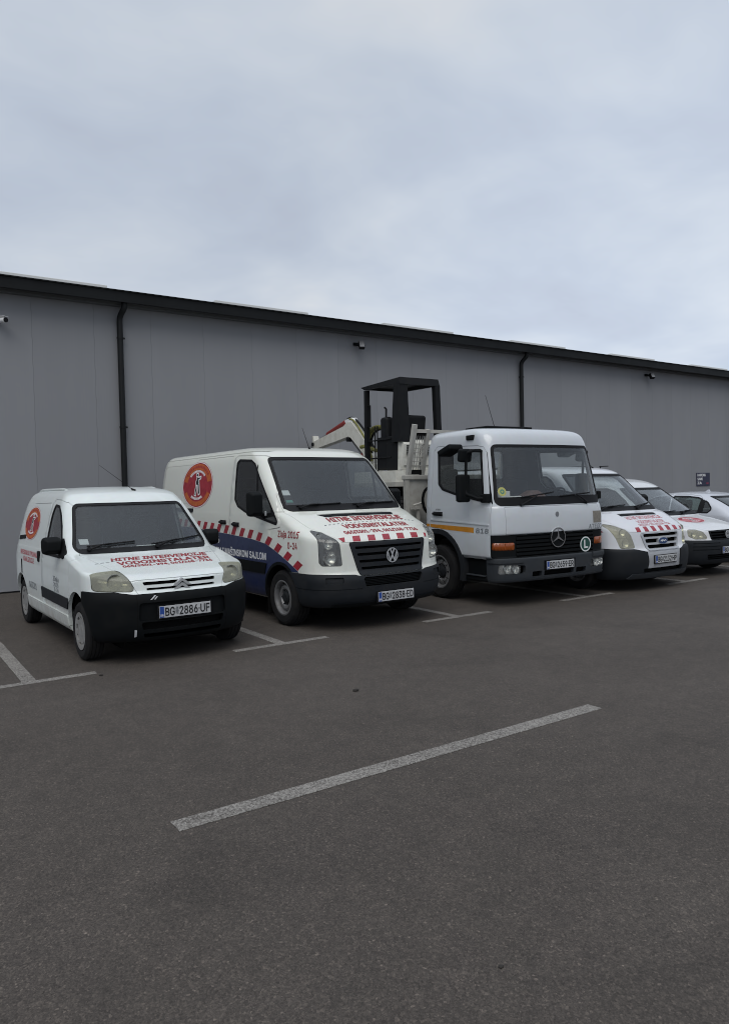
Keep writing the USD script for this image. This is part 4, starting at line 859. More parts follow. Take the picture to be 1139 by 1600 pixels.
    B_ = lambda p, a, c: tri(prism(p, 'F', y0 - c, y0 - a))
    obj('badge_disc', B_(ell(0.0, 0.85, 0.092, 0.096), -0.02, 0.004), MT['plastic'], g)
    vr = ell(0, 0.85, 0.083, 0.087).difference(ell(0, 0.85, 0.073, 0.077))
    def stroke(pts, w): return LineString(pts).buffer(w, cap_style=2, join_style=2)
    vv = stroke([(-0.032, 0.932), (0.0, 0.859), (0.032, 0.932)], 0.0080); ww = stroke([(-0.070, 0.899), (-0.033, 0.785), (0.0, 0.848), (0.033, 0.785), (0.070, 0.899)], 0.0080)
    obj('round_letter_emblem', B_(unary_union([vr, vv, ww]).intersection(ell(0, 0.85, 0.083, 0.087)), 0.005, 0.013), MT['emblem'], g, smooth=False)
    # headlights
    hl0 = rpoly([(-0.862, 1.175), (-0.76, 1.14), (-0.675, 1.06), (-0.655, 1.01), (-0.640, 0.758), (-0.845, 0.762), (-0.868, 0.80)], 0.025)
    for s in (1, -1):
        hl = hl0 if s > 0 else affinity.scale(hl0, -1, 1, origin=(0, 0))
        b.shell = b.shell - prism(hl, 'F', -0.3, 0.65)
        k = obj('headlight', b.patch(prism(hl.buffer(-0.004), 'F', -0.3, 0.645), -0.006, 0.001), MT['lenssmoke'], t)
        obj('lamp_housing', b.skin(-0.11, -0.10) ^ prism(hl.buffer(0.004), 'F', -0.3, 0.66), MT['lamp_black'], k)
        obj('lamp_frame', b.skin(-0.10, -0.008) ^ (prism(hl.buffer(0.008), 'F', -0.3, 0.655) - prism(hl.buffer(-0.008), 'F', -0.35, 0.64)), MT['lamp_black'], k)
        obj('reflector', reflector_at(b, -0.752 * s, 0.845, 0.075, 0.035), MT['reflector'], k)
        obj('upper_reflector', reflector_at(b, -0.755 * s, 1.01, 0.058, 0.035), MT['reflector'], k)
        obj('lamp_ring', mvx(rotm(trimesh.creation.annulus(0.075, 0.086, 0.02, sections=28), math.pi / 2, (1, 0, 0)), *(b.front(-0.752 * s, 0.845)[0] + [0, 0.03, 0])), MT['chrome'], k)
        obj('indicator', reflector_at(b, -0.81 * s, 1.105, 0.03, 0.03), MT['reflector'], k)
    # bonnet
    bon = rpoly([(-0.56, -0.2), (0.56, -0.2), (0.60, 0.10), (0.72, 0.30), (0.83, 0.52), (0.895, 1.02), (0.88, 1.25), (0.60, 1.02), (0.30, 0.90), (0, 0.875), (-0.30, 0.90), (-0.60, 1.02), (-0.88, 1.25), (-0.895, 1.02), (-0.83, 0.52), (-0.72, 0.30), (-0.60, 0.10)], 0.03)
    clip = man(bx(-2, 2, -2, 3, 1.027, 1.6)) - prism(hl0.buffer(0.004), 'F', -0.3, 0.66) - prism(affinity.scale(hl0, -1, 1, origin=(0, 0)).buffer(0.004), 'F', -0.3, 0.66)
    bonnet = (b.shell ^ prism(bon, 'T', 0.9, 1.6)) ^ clip
    b.shell = b.shell - (prism(bon.buffer(0.004), 'T', 0.9, 1.6) ^ man(bx(-2, 2, -2, 3, 1.023, 1.6)))
    vent = rpoly([(-0.50, 0.675), (0.52, 0.675), (0.56, 0.765), (-0.60, 0.775)], 0.015)
    bonnet = bonnet - (b.skin(-0.012, 0.02) ^ prism(vent, 'T', 0.9, 1.6))
    bo = obj('bonnet', bonnet, W, t)
    obj('bonnet_vent', b.patch(prism(vent.buffer(-0.004), 'T', 0.9, 1.6), -0.011, -0.006), MT['plastic'], bo)
    for k in range(3): obj('vent_bar', b.patch(prism(sbox(-0.56, 0.693 + k * 0.024, 0.54, 0.701 + k * 0.024) & vent.buffer(-0.006), 'T', 0.9, 1.6), -0.006, -0.001), MT['plastic_grey'], bo)
    TX = lambda s, h, at, w: text_prism(s, h, 'T', at, 0.9, 1.7, width=w, fat=0.004)
    for q in (TX('HITNE INTERVENCIJE', 0.100, (-0.52, 0.555), 1.10), TX('VODOINSTALATER', 0.092, (-0.42, 0.375), 0.95)): obj('bonnet_lettering', b.patch(q, 0.0006, 0.0022), MT['redtext'], bo, smooth=False)
    obj('phone_lettering', b.patch(TX('065/3301-294, 061/268-7736', 0.066, (-0.50, 0.248), 1.08), 0.0006, 0.0014), MT['redtext'], bo, smooth=False)
    dots = [affinity.translate(Polygon([(0, 0), (0.028, 0), (0.036, 0.014), (0.008, 0.014)]), -0.64 + k * 0.061, 0.490 + 0.0015 * k) for k in range(23)]
    for k in range(23): pass
    obj('dotted_rule', b.patch(prism(unary_union(dots), 'T', .9, 1.7), 0.0006, 0.0018), MT['greytext'], bo, smooth=False, kind='stuff')
    for k in range(7):
        x0 = -0.765 + k * 0.213
        q = Polygon([(x0, 0.0), (x0 + 0.10, 0.0), (x0 + 0.205, 0.195), (x0 + 0.10, 0.195)]).intersection(bon.buffer(-0.008))
        q = [gg for gg in polys(q)]
        if q: obj('red_stripe', b.patch(prism(q[0], 'T', 1.0, 1.35) ^ man(bx(-2, 2, -2, 3, 1.032, 1.35)), 0.0006, 0.0014), MT['red'], bo, smooth=False)
    # doors
    door = rpoly([(1.42, 0.62), (1.30, 0.78), (1.24, 0.95), (1.24, 1.16), (0.975, 1.19), (0.97, 1.245), (1.37, 1.83), (1.50, 2.02), (1.66, 2.085), (2.30, 2.115), (2.37, 2.08), (2.42, 1.20), (2.42, 0.36), (1.44, 0.36)], 0.025)
    slide = rpoly([(2.45, 0.36), (2.45, 1.20), (2.40, 2.09), (2.44, 2.12), (3.66, 2.12), (3.70, 2.08), (3.70, 0.85), (3.66, 0.72), (3.62, 0.36)], 0.025)
    pair = []
    for s in (-1, 1):
        q = [prism(door, 'S', -1.3, -0.5) - arches, prism(slide, 'S', -1.3, -0.5) - arches, prism(door.buffer(0.005), 'S', -1.3, -0.5), prism(slide.buffer(0.005), 'S', -1.3, -0.5)]
        if s > 0: q = [x.mirror((1, 0, 0)) for x in q]
        d = obj('door', b.shell ^ q[0], W, t); sd = obj('sliding_door', b.shell ^ q[1], W, t)
        b.shell = b.shell - q[2] - q[3]
        pair.append((d, sd))
        F = (lambda m: tri(m)) if s < 0 else mirx
        obj('window', F(b.patch(prism(dw, 'S', -1.3, -0.5), -0.010, -0.004)), MT['glassdark'], d)
        obj('window_seal', F(b.patch(prism(dw.buffer(0.014).difference(dw.buffer(-0.016)), 'S', -1.3, -0.5), -0.012, 0.002)), MT['seal'], d)
        obj('window_divider', F(b.patch(prism(rpoly([(1.56, 1.29), (1.60, 1.29), (1.68, 1.99), (1.645, 1.96)], 0.008), 'S', -1.3, -.5), -0.014, 0.0)), MT['seal'], d)
        handle(b, d, 2.19, 1.195, 0.20, s); handle(b, sd, 2.60, 1.215, 0.20, s)
        strip = [prism(rpoly([(1.38, 0.60), (1.33, 0.735), (2.41, 0.740), (2.41, 0.60)], 0.012), 'S', -1.3, -.5) - arches, prism(rpoly([(2.46, 0.60), (2.46, 0.740), (3.69, 0.745), (3.69, 0.60)], 0.012), 'S', -1.3, -.5) - arches]
        obj('rubbing_strip', F(b.patch(strip[0], 0.0, 0.014)), MT['plastic'], d); obj('rubbing_strip', F(b.patch(strip[1], 0.0, 0.014)), MT['plastic'], sd)
        obj('door_rail', F(b.patch(prism(rpoly([(3.70, 1.335), (3.70, 1.395), (4.9, 1.39), (4.9, 1.345)], 0.01), 'S', -1.3, -.5), -0.004, 0.010)), MT['plastic_grey'], t)
        obj('rubbing_strip', F(b.patch(prism(rpoly([(3.72, 0.60), (3.72, 0.745), (4.95, 0.75), (4.95, 0.60)], 0.012), 'S', -1.3, -.5) - arches, 0.0, 0.014)), MT['plastic'], t)
    # pressed lines of the flank and roof gutter
    for y0_, y1_ in ((2.52, 3.62), (3.78, 4.95)):
        ring = rpoly([(y0_, 1.46), (y1_, 1.46), (y1_, 2.06), (y0_, 2.06)], 0.06); ring = ring.difference(ring.buffer(-0.008))
        gcut = both(ring, 'S', -1.3, -.5) ^ b.skin(-0.004, 0.02)
        b.shell = b.shell - gcut
    b.shell = b.shell - (both(sbox(1.75, 2.150, L - 0.1, 2.158), 'S', -1.3, -.5) ^ b.skin(-0.006, 0.02))
    # livery of the near side
    S = lambda poly, a=0.0006: b.patch(prism(poly, 'S', -1.3, -0.6) - arches, a, a + 0.0008)
    top = [(5.0, 1.12), (3.73, 1.105), (2.42, 1.055), (1.75, 1.02), (1.35, 0.975), (1.12, 0.905), (0.92, 0.835), (0.72, 0.755), (0.56, 0.685)]
    navy = Polygon(top + [(0.56, 0.677), (0.78, 0.674), (0.80, 0.30), (5.0, 0.30)])
    obj('navy_vinyl', S(navy), MT['navy'], t)
    tp = np.array(top[::-1]); 
    l = np.r_[0, np.cumsum(np.hypot(*np.diff(tp, axis=0).T))]
    def along(q): return np.array([np.interp(q, l, tp[:, 0]), np.interp(q, l, tp[:, 1])])
    k = 0; q = 0.02
    while q < l[-1] - 0.2:
        a0, a1 = along(q), along(q + 0.115); f = min(1.0, q / 0.9); hgt = 0.118; lean = 0.07
        nrm = lambda p0, p1: np.array([-(p1 - p0)[1], (p1 - p0)[0]]) / (np.hypot(*(p1 - p0)) + 1e-9)
        n_ = nrm(a0, a1); tn = (a1 - a0) / np.hypot(*(a1 - a0))
        if n_[1] < 0: n_ = -n_
        quad = Polygon([a0 + n_ * 0.004, a1 + n_ * 0.004, a1 + n_ * hgt - tn * lean, a0 + n_ * hgt - tn * lean])
        obj('red_stripe', S(quad, 0.0006), MT['red'], t, smooth=False)
        q += 0.245
    ST = lambda s, h, at, w: text_prism(s, h, 'S', at, -1.3, -0.6, width=w)
    obj('side_lettering', b.patch(ST('ELEKTRIČNOM I MAŠINSKOM SAJLOM', 0.085, (3.50, 0.772), 2.15), 0.0018, 0.0026), MT['whitevinyl'], t, smooth=False)
    obj('phone_lettering', b.patch(ST('061/268-7736', 0.085, (3.62, 0.925), 0.88), 0.0018, 0.0026), MT['whitevinyl'], t, smooth=False)
    for q in (ST('Ziaja 2015', 0.075, (1.03, 1.075), 0.48), ST('0-24', 0.075, (0.80, 0.945), 0.22)): obj('name_lettering', b.patch(q, 0.0006, 0.0022), MT['redtext'], t, smooth=False)
    round_logo(b, pair[0][1], 'S', (3.60, 1.745), 0.58, 0.345, -1.3, -0.5)
    at = prism(unary_union([ell(y, 0.345, 0.430, 0.430, 44) for y in (FW, RW)]).difference(unary_union([ell(y, 0.345, 0.393, 0.393, 44) for y in (FW, RW)] + [sbox(-1, -1, 6, 0.30)])), 'S', -1.3, -0.6)
    am = b.patch(at, -0.036, 0.010) - prism(bump_poly, 'F', -0.4, 0.81)
    for ya, yb in ((0, 2.5), (2.5, 5)):
        for q in halves(am ^ man(bx(-2, 2, ya, yb, 0, 1))): obj('arch_trim', q, MT['plastic'], t)
    obj('body_shell', b.shell, W, t)
    lin = b.skin(-0.05, -0.042) - prism(ws.buffer(0.01), 'F', 0.3, 2.4) - both(dw.buffer(0.01), 'S', -1.3, -0.5) - man(bx(-2, 2, -1, 6, 0, 1.2)) - man(bx(-2, 2, -1, 0.92, 0, 3))
    obj('lining', lin, MT['lining'], t)
    wsg = glaze(b, t, ws, 0.3, 2.4, band=rpoly([(-0.89, 1.41), (0.89, 1.41), (0.87, 1.455), (-0.87, 1.455)], 0.01))
    def stick(name, poly, m): return obj(name, b.patch(prism(poly, 'F', .3, 2.4), -0.0100, -0.0090), m, wsg, smooth=False)
    stick('sticker', sbox(-0.83, 1.575, -0.725, 1.635), MT['paper']); stick('sticker', sbox(-0.81, 1.485, -0.735, 1.515), MT['sticker_green'])
    stick('sun_band', rpoly([(-0.78, 2.0), (0.78, 2.0), (0.775, 2.05), (-0.775, 2.05)], 0.01), MT['plastic'])
    wiper(b, t, (-0.70, 1.405), (-0.42, 1.445), (1, 0.03), blade=0.62); wiper(b, t, (0.12, 1.405), (0.42, 1.445), (1, 0.02), blade=0.70)
    obj('dashboard', cat(rbox(-0.86, 0.86, 1.30, 1.75, 1.0, 1.36, 0.08), rbox(-0.87, 0.87, 0.98, 1.4, 1.25, 1.355, 0.03)), MT['lining'], t)
    for q in (bx(-0.55, -0.25, 1.22, 1.34, 1.362, 1.372), rotm(bx(-0.05, 0.16, 1.30, 1.42, 1.362, 1.372), 0.3, (1, 0, 0), (0, 1.3, 1.37))): obj('papers', q, MT['paper'], t, smooth=False)
    for x in (-0.58, -0.12, 0.52): seat(t, x, 1.95, 0.98, 0.44)
    steering(t, 0.52, 1.86, 1.34, tilt=0.75)
    obj('bulkhead', bx(-0.80, 0.80, 2.72, 2.75, 0.4, 2.1), MT['lining'], t)
    for s in (-1, 1):
        mirror_pod(t, -1.12 if s < 0 else -1.035, 1.26, 1.475, 0.20, 0.31, 0.14, [(-1.05, 1.33, 1.36), (-0.95, 1.40, 1.31)], s)
        wheel(t, 0.845 * s, FW, 0.338, 0.338, 0.205, 0.225, s, 'steel'); wheel(t, 0.845 * s, RW, 0.338, 0.338, 0.205, 0.225, s, 'steel')
        lamp = obj('mirror_indicator', rbox(s * 1.02 - 0.012, s * 1.02 + 0.012, 1.225, 1.25, 1.325, 1.385, 0.008), MT['reflector'], t)
    for y in (FW + 0.36,): 
        for s in (-1, 1): obj('mud_flap', rbox(s * 0.86 - 0.10, s * 0.86 + 0.10, y, y + 0.012, 0.10, 0.42, 0.005), MT['under'], t)
    arch_liners(t, (FW, RW), 0.345, 0.39, -0.94, -0.60)
    stuff_under(t, 0.58, 0.35, 5.0, 0.24, 0.40)
    obj('engine_block', bx(-0.50, 0.50, 0.45, 1.1, 0.32, 0.95), MT['under'], t)
    p0 = b.top(0.0, 1.86)[0]; aerial(t, p0, p0 + np.array([-0.075, 0.05, 0.29]), 0.0045)
    plate(t, 0.0, -0.030, 0.385, ('BG', '2838', 'ED'), 0.0)
    return b
MT['lamp_black'] = mat('lamp_housing_black', (0.03, 0.031, 0.033), 0.35, spec=0.4)
large_van()
# ------------------------------------------------------------------ white flatbed truck
TRUCK = (7.8596, 6.82, -0.0595)
def truck():
    t = thing('flatbed_truck', 'white flatbed truck with dark grille, orange side stripe and a mini digger on its bed', 'truck', TRUCK[:2] + (0,), TRUCK[2])
    L = 1.73
    keys = [
        (0.345, 0.05, 0.24, 3.2, 1.000, L, .10, 5, 0), (0.37, 0.015, 0.25, 3.4, 1.020, L, .10, 5, 0), (0.50, -0.005, 0.26, 3.4, 1.030, L, .10, 5, 0), (0.64, -0.01, 0.26, 3.4, 1.032, L, .10, 5, 0), (0.662, 0.005, 0.26, 3.4, 1.038, L, .10, 5, 0),
        (0.69, 0.030, 0.26, 3.4, 1.060, L, .10, 5, 0), (0.96, 0.030, 0.26, 3.4, 1.062, L, .10, 5, 0), (1.00, 0.015, 0.26, 3.4, 1.062, L, .10, 5, 0), (1.20, 0.022, 0.26, 3.4, 1.060, L, .10, 5, 0), (1.335, 0.045, 0.27, 3.4, 1.058, L, .10, 5, 0), (1.36, 0.060, 0.28, 3.4, 1.056, L, .10, 5, 0),
        (1.80, 0.155, 0.28, 3.6, 1.025, L, .10, 5, 0), (2.19, 0.25, 0.28, 3.6, 0.995, L, .10, 5, 0), (2.27, 0.275, 0.28, 3.5, 0.988, L - .01, .12, 4, 0), (2.355, 0.325, 0.28, 3.4, 0.970, L - .02, .14, 4, 0), (2.415, 0.42, 0.28, 3.2, 0.925, L - .04, .16, 4, 0),
        (2.445, 0.58, 0.28, 2.8, 0.84, L - .12, .16, 4, 0), (2.458, 0.88, 0.2, 2.5, 0.60, L - .22, .14, 4, 0), (2.466, 1.10, 0.1, 2.4, 0.30, L - .4, .1, 3, 0)]
    b = Body(keys, sub=4, ns=12, nf=26)
    W = MT['white_truck']
    FW, WZ, WR = 1.37, 0.392, 0.392
    # under the cab: everything behind the bumper and below the door is cut away; wheel arch
    cutp = unary_union([sbox(0.30, 0.0, 3, 0.645), ell(FW, 0.45, 0.60, 0.56, 44), sbox(FW - 0.60, 0, FW + 0.8, 0.45)])
    arches = prism(cutp, 'S', -1.4, 1.4)
    b.shell = b.shell - arches
    ws = rpoly([(-0.985, 1.375), (0.985, 1.375), (0.905, 2.185), (-0.905, 2.185)], 0.07)
    dw = rpoly([(0.425, 2.125), (1.36, 2.165), (1.385, 2.13), (1.345, 1.68), (1.25, 1.60), (0.97, 1.535), (0.365, 1.435), (0.335, 1.47)], 0.03)
    rw = rpoly([(-0.50, 1.75), (0.50, 1.75), (0.50, 2.18), (-0.50, 2.18)], 0.05)
    b.shell = b.shell - prism(ws.buffer(0.012), 'F', -0.3, 0.95) - both(dw.buffer(0.012), 'S', -1.3, -0.7) - prism(rw, 'F', L - 0.2, L + 0.3)
    # bumper
    bump = sbox(-1.3, 0.2, 1.3, 0.662)
    bpr = prism(bump, 'F', -0.3, 0.30)
    inl = unary_union([rpoly([(x0, 0.395), (x1, 0.395), (x1, 0.468), (x0, 0.468)], 0.012) for x0, x1 in ((-0.50, -0.33), (-0.29, 0.27), (0.32, 0.52))])
    fog = unary_union([rpoly([(s * 1.005, 0.450), (s * 1.005, 0.578), (s * 0.62, 0.562), (s * 0.62, 0.450)], 0.03) for s in (-1, 1)])
    cut = prism(unary_union([inl, fog]), 'F', -0.3, 0.35)
    plr = b.skin(-0.014, 0.05) ^ prism(rpoly([(-0.30, 0.47), (0.30, 0.47), (0.30, 0.605), (-0.30, 0.605)], 0.01), 'F', -0.3, 0.3)
    b.shell = b.shell - prism(bump.buffer(0.003), 'F', -0.3, 0.303)
    bo = obj('front_bumper', b.patch(bpr, -0.04, 0.012) - cut - plr, MT['bumper_grey'], t)
    obj('bumper_lip', b.patch(prism(sbox(-1.3, 0.345, 1.3, 0.375), 'F', -0.3, 0.28), 0.013, 0.024), MT['bumper_grey'], bo)
    obj('bumper_step', b.patch(prism(sbox(-1.3, 0.60, 1.3, 0.665), 'F', -0.3, 0.28) - prism(sbox(-0.66, 0.5, 0.66, 0.7), 'F', -0.3, 0.28), 0.013, 0.026), MT['bumper_grey'], bo)
    obj('air_intake', b.patch(prism(inl.buffer(0.01), 'F', -0.3, 0.3), -0.08, -0.06), MT['under'], bo)
    for s in (-1, 1):
        f1 = rpoly([(s * 1.005, 0.452), (s * 1.005, 0.576), (s * 0.70, 0.562), (s * 0.70, 0.452)], 0.03)
        k = obj('headlight', b.patch(prism(f1.buffer(-0.004), 'F', -0.3, 0.3), 0.000, 0.007), MT['lensclear'], t)
        obj('lamp_housing', b.skin(-0.06, -0.05) ^ prism(f1.buffer(0.01), 'F', -0.3, 0.35), MT['reflector'], k)
        obj('reflector', mvx(reflector_at(b, s * 0.768, 0.507, 0.05, -0.005), 0, 0, 0), MT['reflector'], k)
        obj('side_reflector', mvx(reflector_at(b, s * 0.885, 0.512, 0.05, 0.0), 0, 0, 0), MT['reflector'], k)
    # black grille band with indicators
    band = Polygon([(-1.3, 0.668), (1.3, 0.668), (1.3, 0.972), (-1.3, 0.972)])
    bd = prism(band, 'F', -0.3, 0.20)
    ind = unary_union([rpoly([(s * 1.04, 0.775), (s * 0.765, 0.77), (s * 0.765, 0.868), (s * 1.04, 0.872)], 0.015) for s in (-1, 1)])
    gr = rpoly([(-0.735, 0.675), (0.735, 0.675), (0.735, 0.955), (-0.735, 0.955)], 0.02)
    b.shell = b.shell - prism(band.buffer(0.003), 'F', -0.3, 0.203)
    gb = obj('grille_surround', b.patch(bd, -0.03, 0.0) - prism(unary_union([ind.buffer(0.003), gr]), 'F', -0.3, 0.3), MT['plastic'], t)
    for s in (-1, 1):
        ip = rpoly([(s * 1.04, 0.775), (s * 0.765, 0.77), (s * 0.765, 0.868), (s * 1.04, 0.872)], 0.015)
        k = obj('indicator', b.patch(prism(ip, 'F', -0.3, 0.3), -0.025, 0.004), MT['amber'], t)
        obj('lens_rib', b.patch(prism(sbox(s * 0.90 - 0.006, 0.78, s * 0.90 + 0.006, 0.862), 'F', -0.3, 0.3), 0.0045, 0.007), MT['amber'], k)
    obj('grille_back', b.patch(prism(gr.buffer(0.01), 'F', -0.3, 0.3), -0.05, -0.045), MT['under'], gb)
    for k, z in enumerate((0.712, 0.765, 0.818, 0.871, 0.924)):
        obj('grille_slat', b.patch(prism(rpoly([(-0.73, z - 0.017), (0.73, z - 0.017), (0.73, z + 0.017), (-0.73, z + 0.017)], 0.004), 'F', -0.3, 0.3), -0.030, 0.006 - 0.002 * (k % 2)), MT['plastic'], gb)
    y0 = b.front(0, 0.9)[0][1]
    F_ = lambda p, a, c: tri(prism(p, 'F', y0 - c, y0 - a))
    sz = 0.905
    obj('badge_disc', F_(ell(0, sz, 0.147, 0.147), -0.03, 0.012), MT['plastic'], gb)
    ring = ell(0, sz, 0.138, 0.138).difference(ell(0, sz, 0.1265, 0.1265))
    spokes = unary_union([Polygon([(0.126 * math.cos(a), sz + 0.126 * math.sin(a)), (0.016 * math.cos(a + 1.05), sz + 0.016 * math.sin(a + 1.05)), (0, sz), (0.016 * math.cos(a - 1.05), sz + 0.016 * math.sin(a - 1.05))]).buffer(0.0015) for a in (math.pi / 2, math.pi * 7 / 6, math.pi * 11 / 6)])
    obj('star_emblem', F_(unary_union([ring, spokes]), 0.013, 0.026), MT['chrome'], gb, smooth=False)
    obj('front_crest', F_(ell(0.0, 1.225, 0.030, 0.036), -0.02, 0.012), MT['greytext'], t)
    # front panel seam, white corners
    lid = rpoly([(-0.885, 0.982), (0.885, 0.982), (0.885, 1.345), (-0.885, 1.345)], 0.012)
    lp = prism(lid, 'F', -0.3, 0.30)
    o = obj('front_flap', b.shell ^ lp, W, t)
    b.shell = b.shell - prism(lid.buffer(0.005), 'F', -0.3, 0.30)
    obj('flap_gap', b.patch(prism(lid.buffer(0.012), 'F', -0.3, 0.3), -0.05, -0.045), MT['under'], t)
    Pf = lambda poly, a=0.0008: b.patch(prism(poly, 'F', -0.3, 0.5), a, a + 0.0008)
    obj('tan_sticker', Pf(sbox(0.735, 1.075, 0.96, 1.245)), MT['tan'], o, smooth=False)
    obj('model_lettering', b.patch(text_prism('ATEGO', 0.062, 'F', (0.62, 0.995), -0.3, 0.5, width=0.34, shear=0.15), 0.0008, 0.0016), MT['greytext'], o, smooth=False)
    lc = (0.555, 0.778)
    lo_ = b.front(*lc)[0][1] - 0.012
    G_ = lambda p, a, c: tri(prism(p, 'F', lo_ - c, lo_ - a))
    ls = obj('round_letter_sticker', G_(ell(*lc, 0.112, 0.112), -0.002, 0.0), MT['sticker_darkgreen'], t, smooth=False)
    obj('sticker_rim', G_(ell(*lc, 0.106, 0.106).difference(ell(*lc, 0.090, 0.090)), 0.0004, 0.0014), MT['whitevinyl'], ls, smooth=False)
    obj('sticker_letter', G_(unary_union([sbox(lc[0] - 0.030, lc[1] - 0.058, lc[0] - 0.008, lc[1] + 0.062), sbox(lc[0] - 0.030, lc[1] - 0.058, lc[0] + 0.046, lc[1] - 0.034)]), 0.0004, 0.0014), MT['whitevinyl'], ls, smooth=False)
    # doors
    door = rpoly([(0.225, 0.655), (0.19, 1.0), (0.20, 1.40), (0.345, 2.08), (0.40, 2.165), (0.50, 2.185), (1.42, 2.225), (1.485, 2.17), (1.535, 1.20), (1.54, 1.045), (1.30, 1.035), (1.05, 0.96), (0.90, 0.80), (0.85, 0.655)], 0.02)
    ds = []
    for s in (-1, 1):
        p = prism(door, 'S', -1.3, -0.7) - arches; pg = prism(door.buffer(0.006), 'S', -1.3, -0.7)
        if s > 0: p, pg = p.mirror((1, 0, 0)), pg.mirror((1, 0, 0))
        p = p - prism(ws.buffer(0.05), 'F', -0.3, 0.9)
        d = obj('door', b.shell ^ p, W, t); b.shell = b.shell - pg
        ds.append(d)
        F = (lambda m: tri(m)) if s < 0 else mirx
        obj('window', F(b.patch(prism(dw, 'S', -1.3, -0.7), -0.012, -0.006)), MT['glassclear'], d)
        obj('window_seal', F(b.patch(prism(dw.buffer(0.016).difference(dw.buffer(-0.018)), 'S', -1.3, -0.7), -0.016, 0.004)), MT['seal'], d)
        handle(b, d, 1.34, 1.245, 0.24, s)
        obj('door_keel', F(b.patch(prism(rpoly([(0.22, 1.105), (1.53, 1.145), (1.53, 1.165), (0.22, 1.12)], 0.006), 'S', -1.3, -0.7), 0.0, 0.010)), W, d)
        obj('door_gap', F(b.patch(prism(door.buffer(0.012), 'S', -1.3, -0.7) - arches - prism(door.buffer(-0.015), 'S', -1.3, -0.7), -0.05, -0.045)), MT['under'], t)
    S = lambda poly: b.patch(prism(poly, 'S', -1.3, -0.7), 0.0008, 0.0016)
    obj('orange_stripe', S(Polygon([(0.535, 0.995), (0.535, 1.068), (1.535, 1.09), (1.535, 1.047), (1.28, 1.03), (1.2, 1.02)])), MT['amberstripe'], ds[0], smooth=False)
    obj('orange_stripe', S(Polygon([(1.55, 1.05), (1.55, 1.09), (1.715, 1.094), (1.715, 1.052)])), MT['amberstripe'], t, smooth=False)
    obj('number_lettering', b.patch(text_prism('818', 0.062, 'S', (0.49, 1.0), -1.3, -0.7, width=0.26, shear=0.15), 0.0008, 0.004), MT['greytext'], ds[0], smooth=False)
    obj('small_lettering', b.patch(text_prism('ATEGO', 0.022, 'S', (1.40, 1.295), -1.3, -0.7, width=0.11), 0.0008, 0.002), MT['greytext'], ds[0], smooth=False)
    rl = b.left(0.66, 2.30)[0]
    for s in (-1, 1): obj('marker_lamp', rbox(s * abs(rl[0]) - 0.03, s * abs(rl[0]) + 0.03, 0.585, 0.74, 2.275, 2.345, 0.015), MT['plastic'], t)
    obj('body_shell', b.shell, W, t)
    obj('lining', b.skin(-0.055, -0.046) - prism(ws.buffer(0.01), 'F', -0.3, 0.95) - both(dw.buffer(0.01), 'S', -1.3, -0.7) - prism(rw, 'F', L - 0.3, L + 0.3) - man(bx(-2, 2, -1, 3, 0, 1.25)), MT['lining'], t)
    wsg = glaze(b, t, ws, -0.3, 0.95, glass='glassclear', seal=0.014, inner=0.025, band=rpoly([(-0.98, 1.38), (0.98, 1.38), (0.97, 1.478), (-0.97, 1.478)], 0.03))
    obj('rear_window', b.patch(prism(rw, 'F', L - 0.2, L + 0.3), -0.010, -0.004), MT['glass'], t)
    stick = lambda name, poly, m, d=-0.0100: obj(name, b.patch(prism(poly, 'F', -.3, .95), d, d + 0.0010), m, wsg, smooth=False)
    vg = stick('round_sticker', ell(-0.865, 1.555, 0.058, 0.060), MT['sticker_yellow'])
    stick('round_sticker_mark', ell(-0.865, 1.555, 0.030, 0.031).difference(ell(-0.865, 1.555, 0.014, 0.014)), MT['sticker_green'], -0.0085)
    stick('sun_band', rpoly([(-0.90, 2.12), (0.90, 2.12), (0.897, 2.18), (-0.897, 2.18)], 0.01), MT['plastic'])
    for pv, tp, dr, bl in (((-0.62, 1.365), (-0.30, 1.50), (1, 0.10), 0.60), ((0.10, 1.365), (-0.12, 1.46), (1, -0.16), 0.0), ((0.62, 1.365), (0.42, 1.49), (1, 0.06), 0.62)):
        if bl: wiper(b, t, pv, tp, dr, blade=bl)
    obj('dashboard', cat(rbox(-0.95, 0.95, 0.36, 0.72, 1.0, 1.44, 0.06), rbox(-0.97, 0.97, 0.20, 0.5, 1.28, 1.40, 0.04)), MT['lining'], t)
    pp = [bx(-0.74, -0.58, 0.33, 0.45, 1.445, 1.56), rotm(bx(-0.58, -0.22, 0.36, 0.52, 1.442, 1.458), 0.35, (1, 0, 0), (-.4, .44, 1.45))]
    for q in pp: obj('papers', q, MT['paper'], t, smooth=False)
    obj('leather_bag', hull(rbox(-0.22, 0.16, 0.38, 0.58, 1.44, 1.50, 0.03).vertices, rbox(-0.12, 0.08, 0.42, 0.54, 1.50, 1.56, 0.03).vertices), MT['leather'], t)
    seat(t, -0.62, 0.95, 1.06, 0.50); seat(t, 0.62, 0.95, 1.10, 0.50)
    steering(t, 0.60, 0.72, 1.46, tilt=0.95, r=0.21)
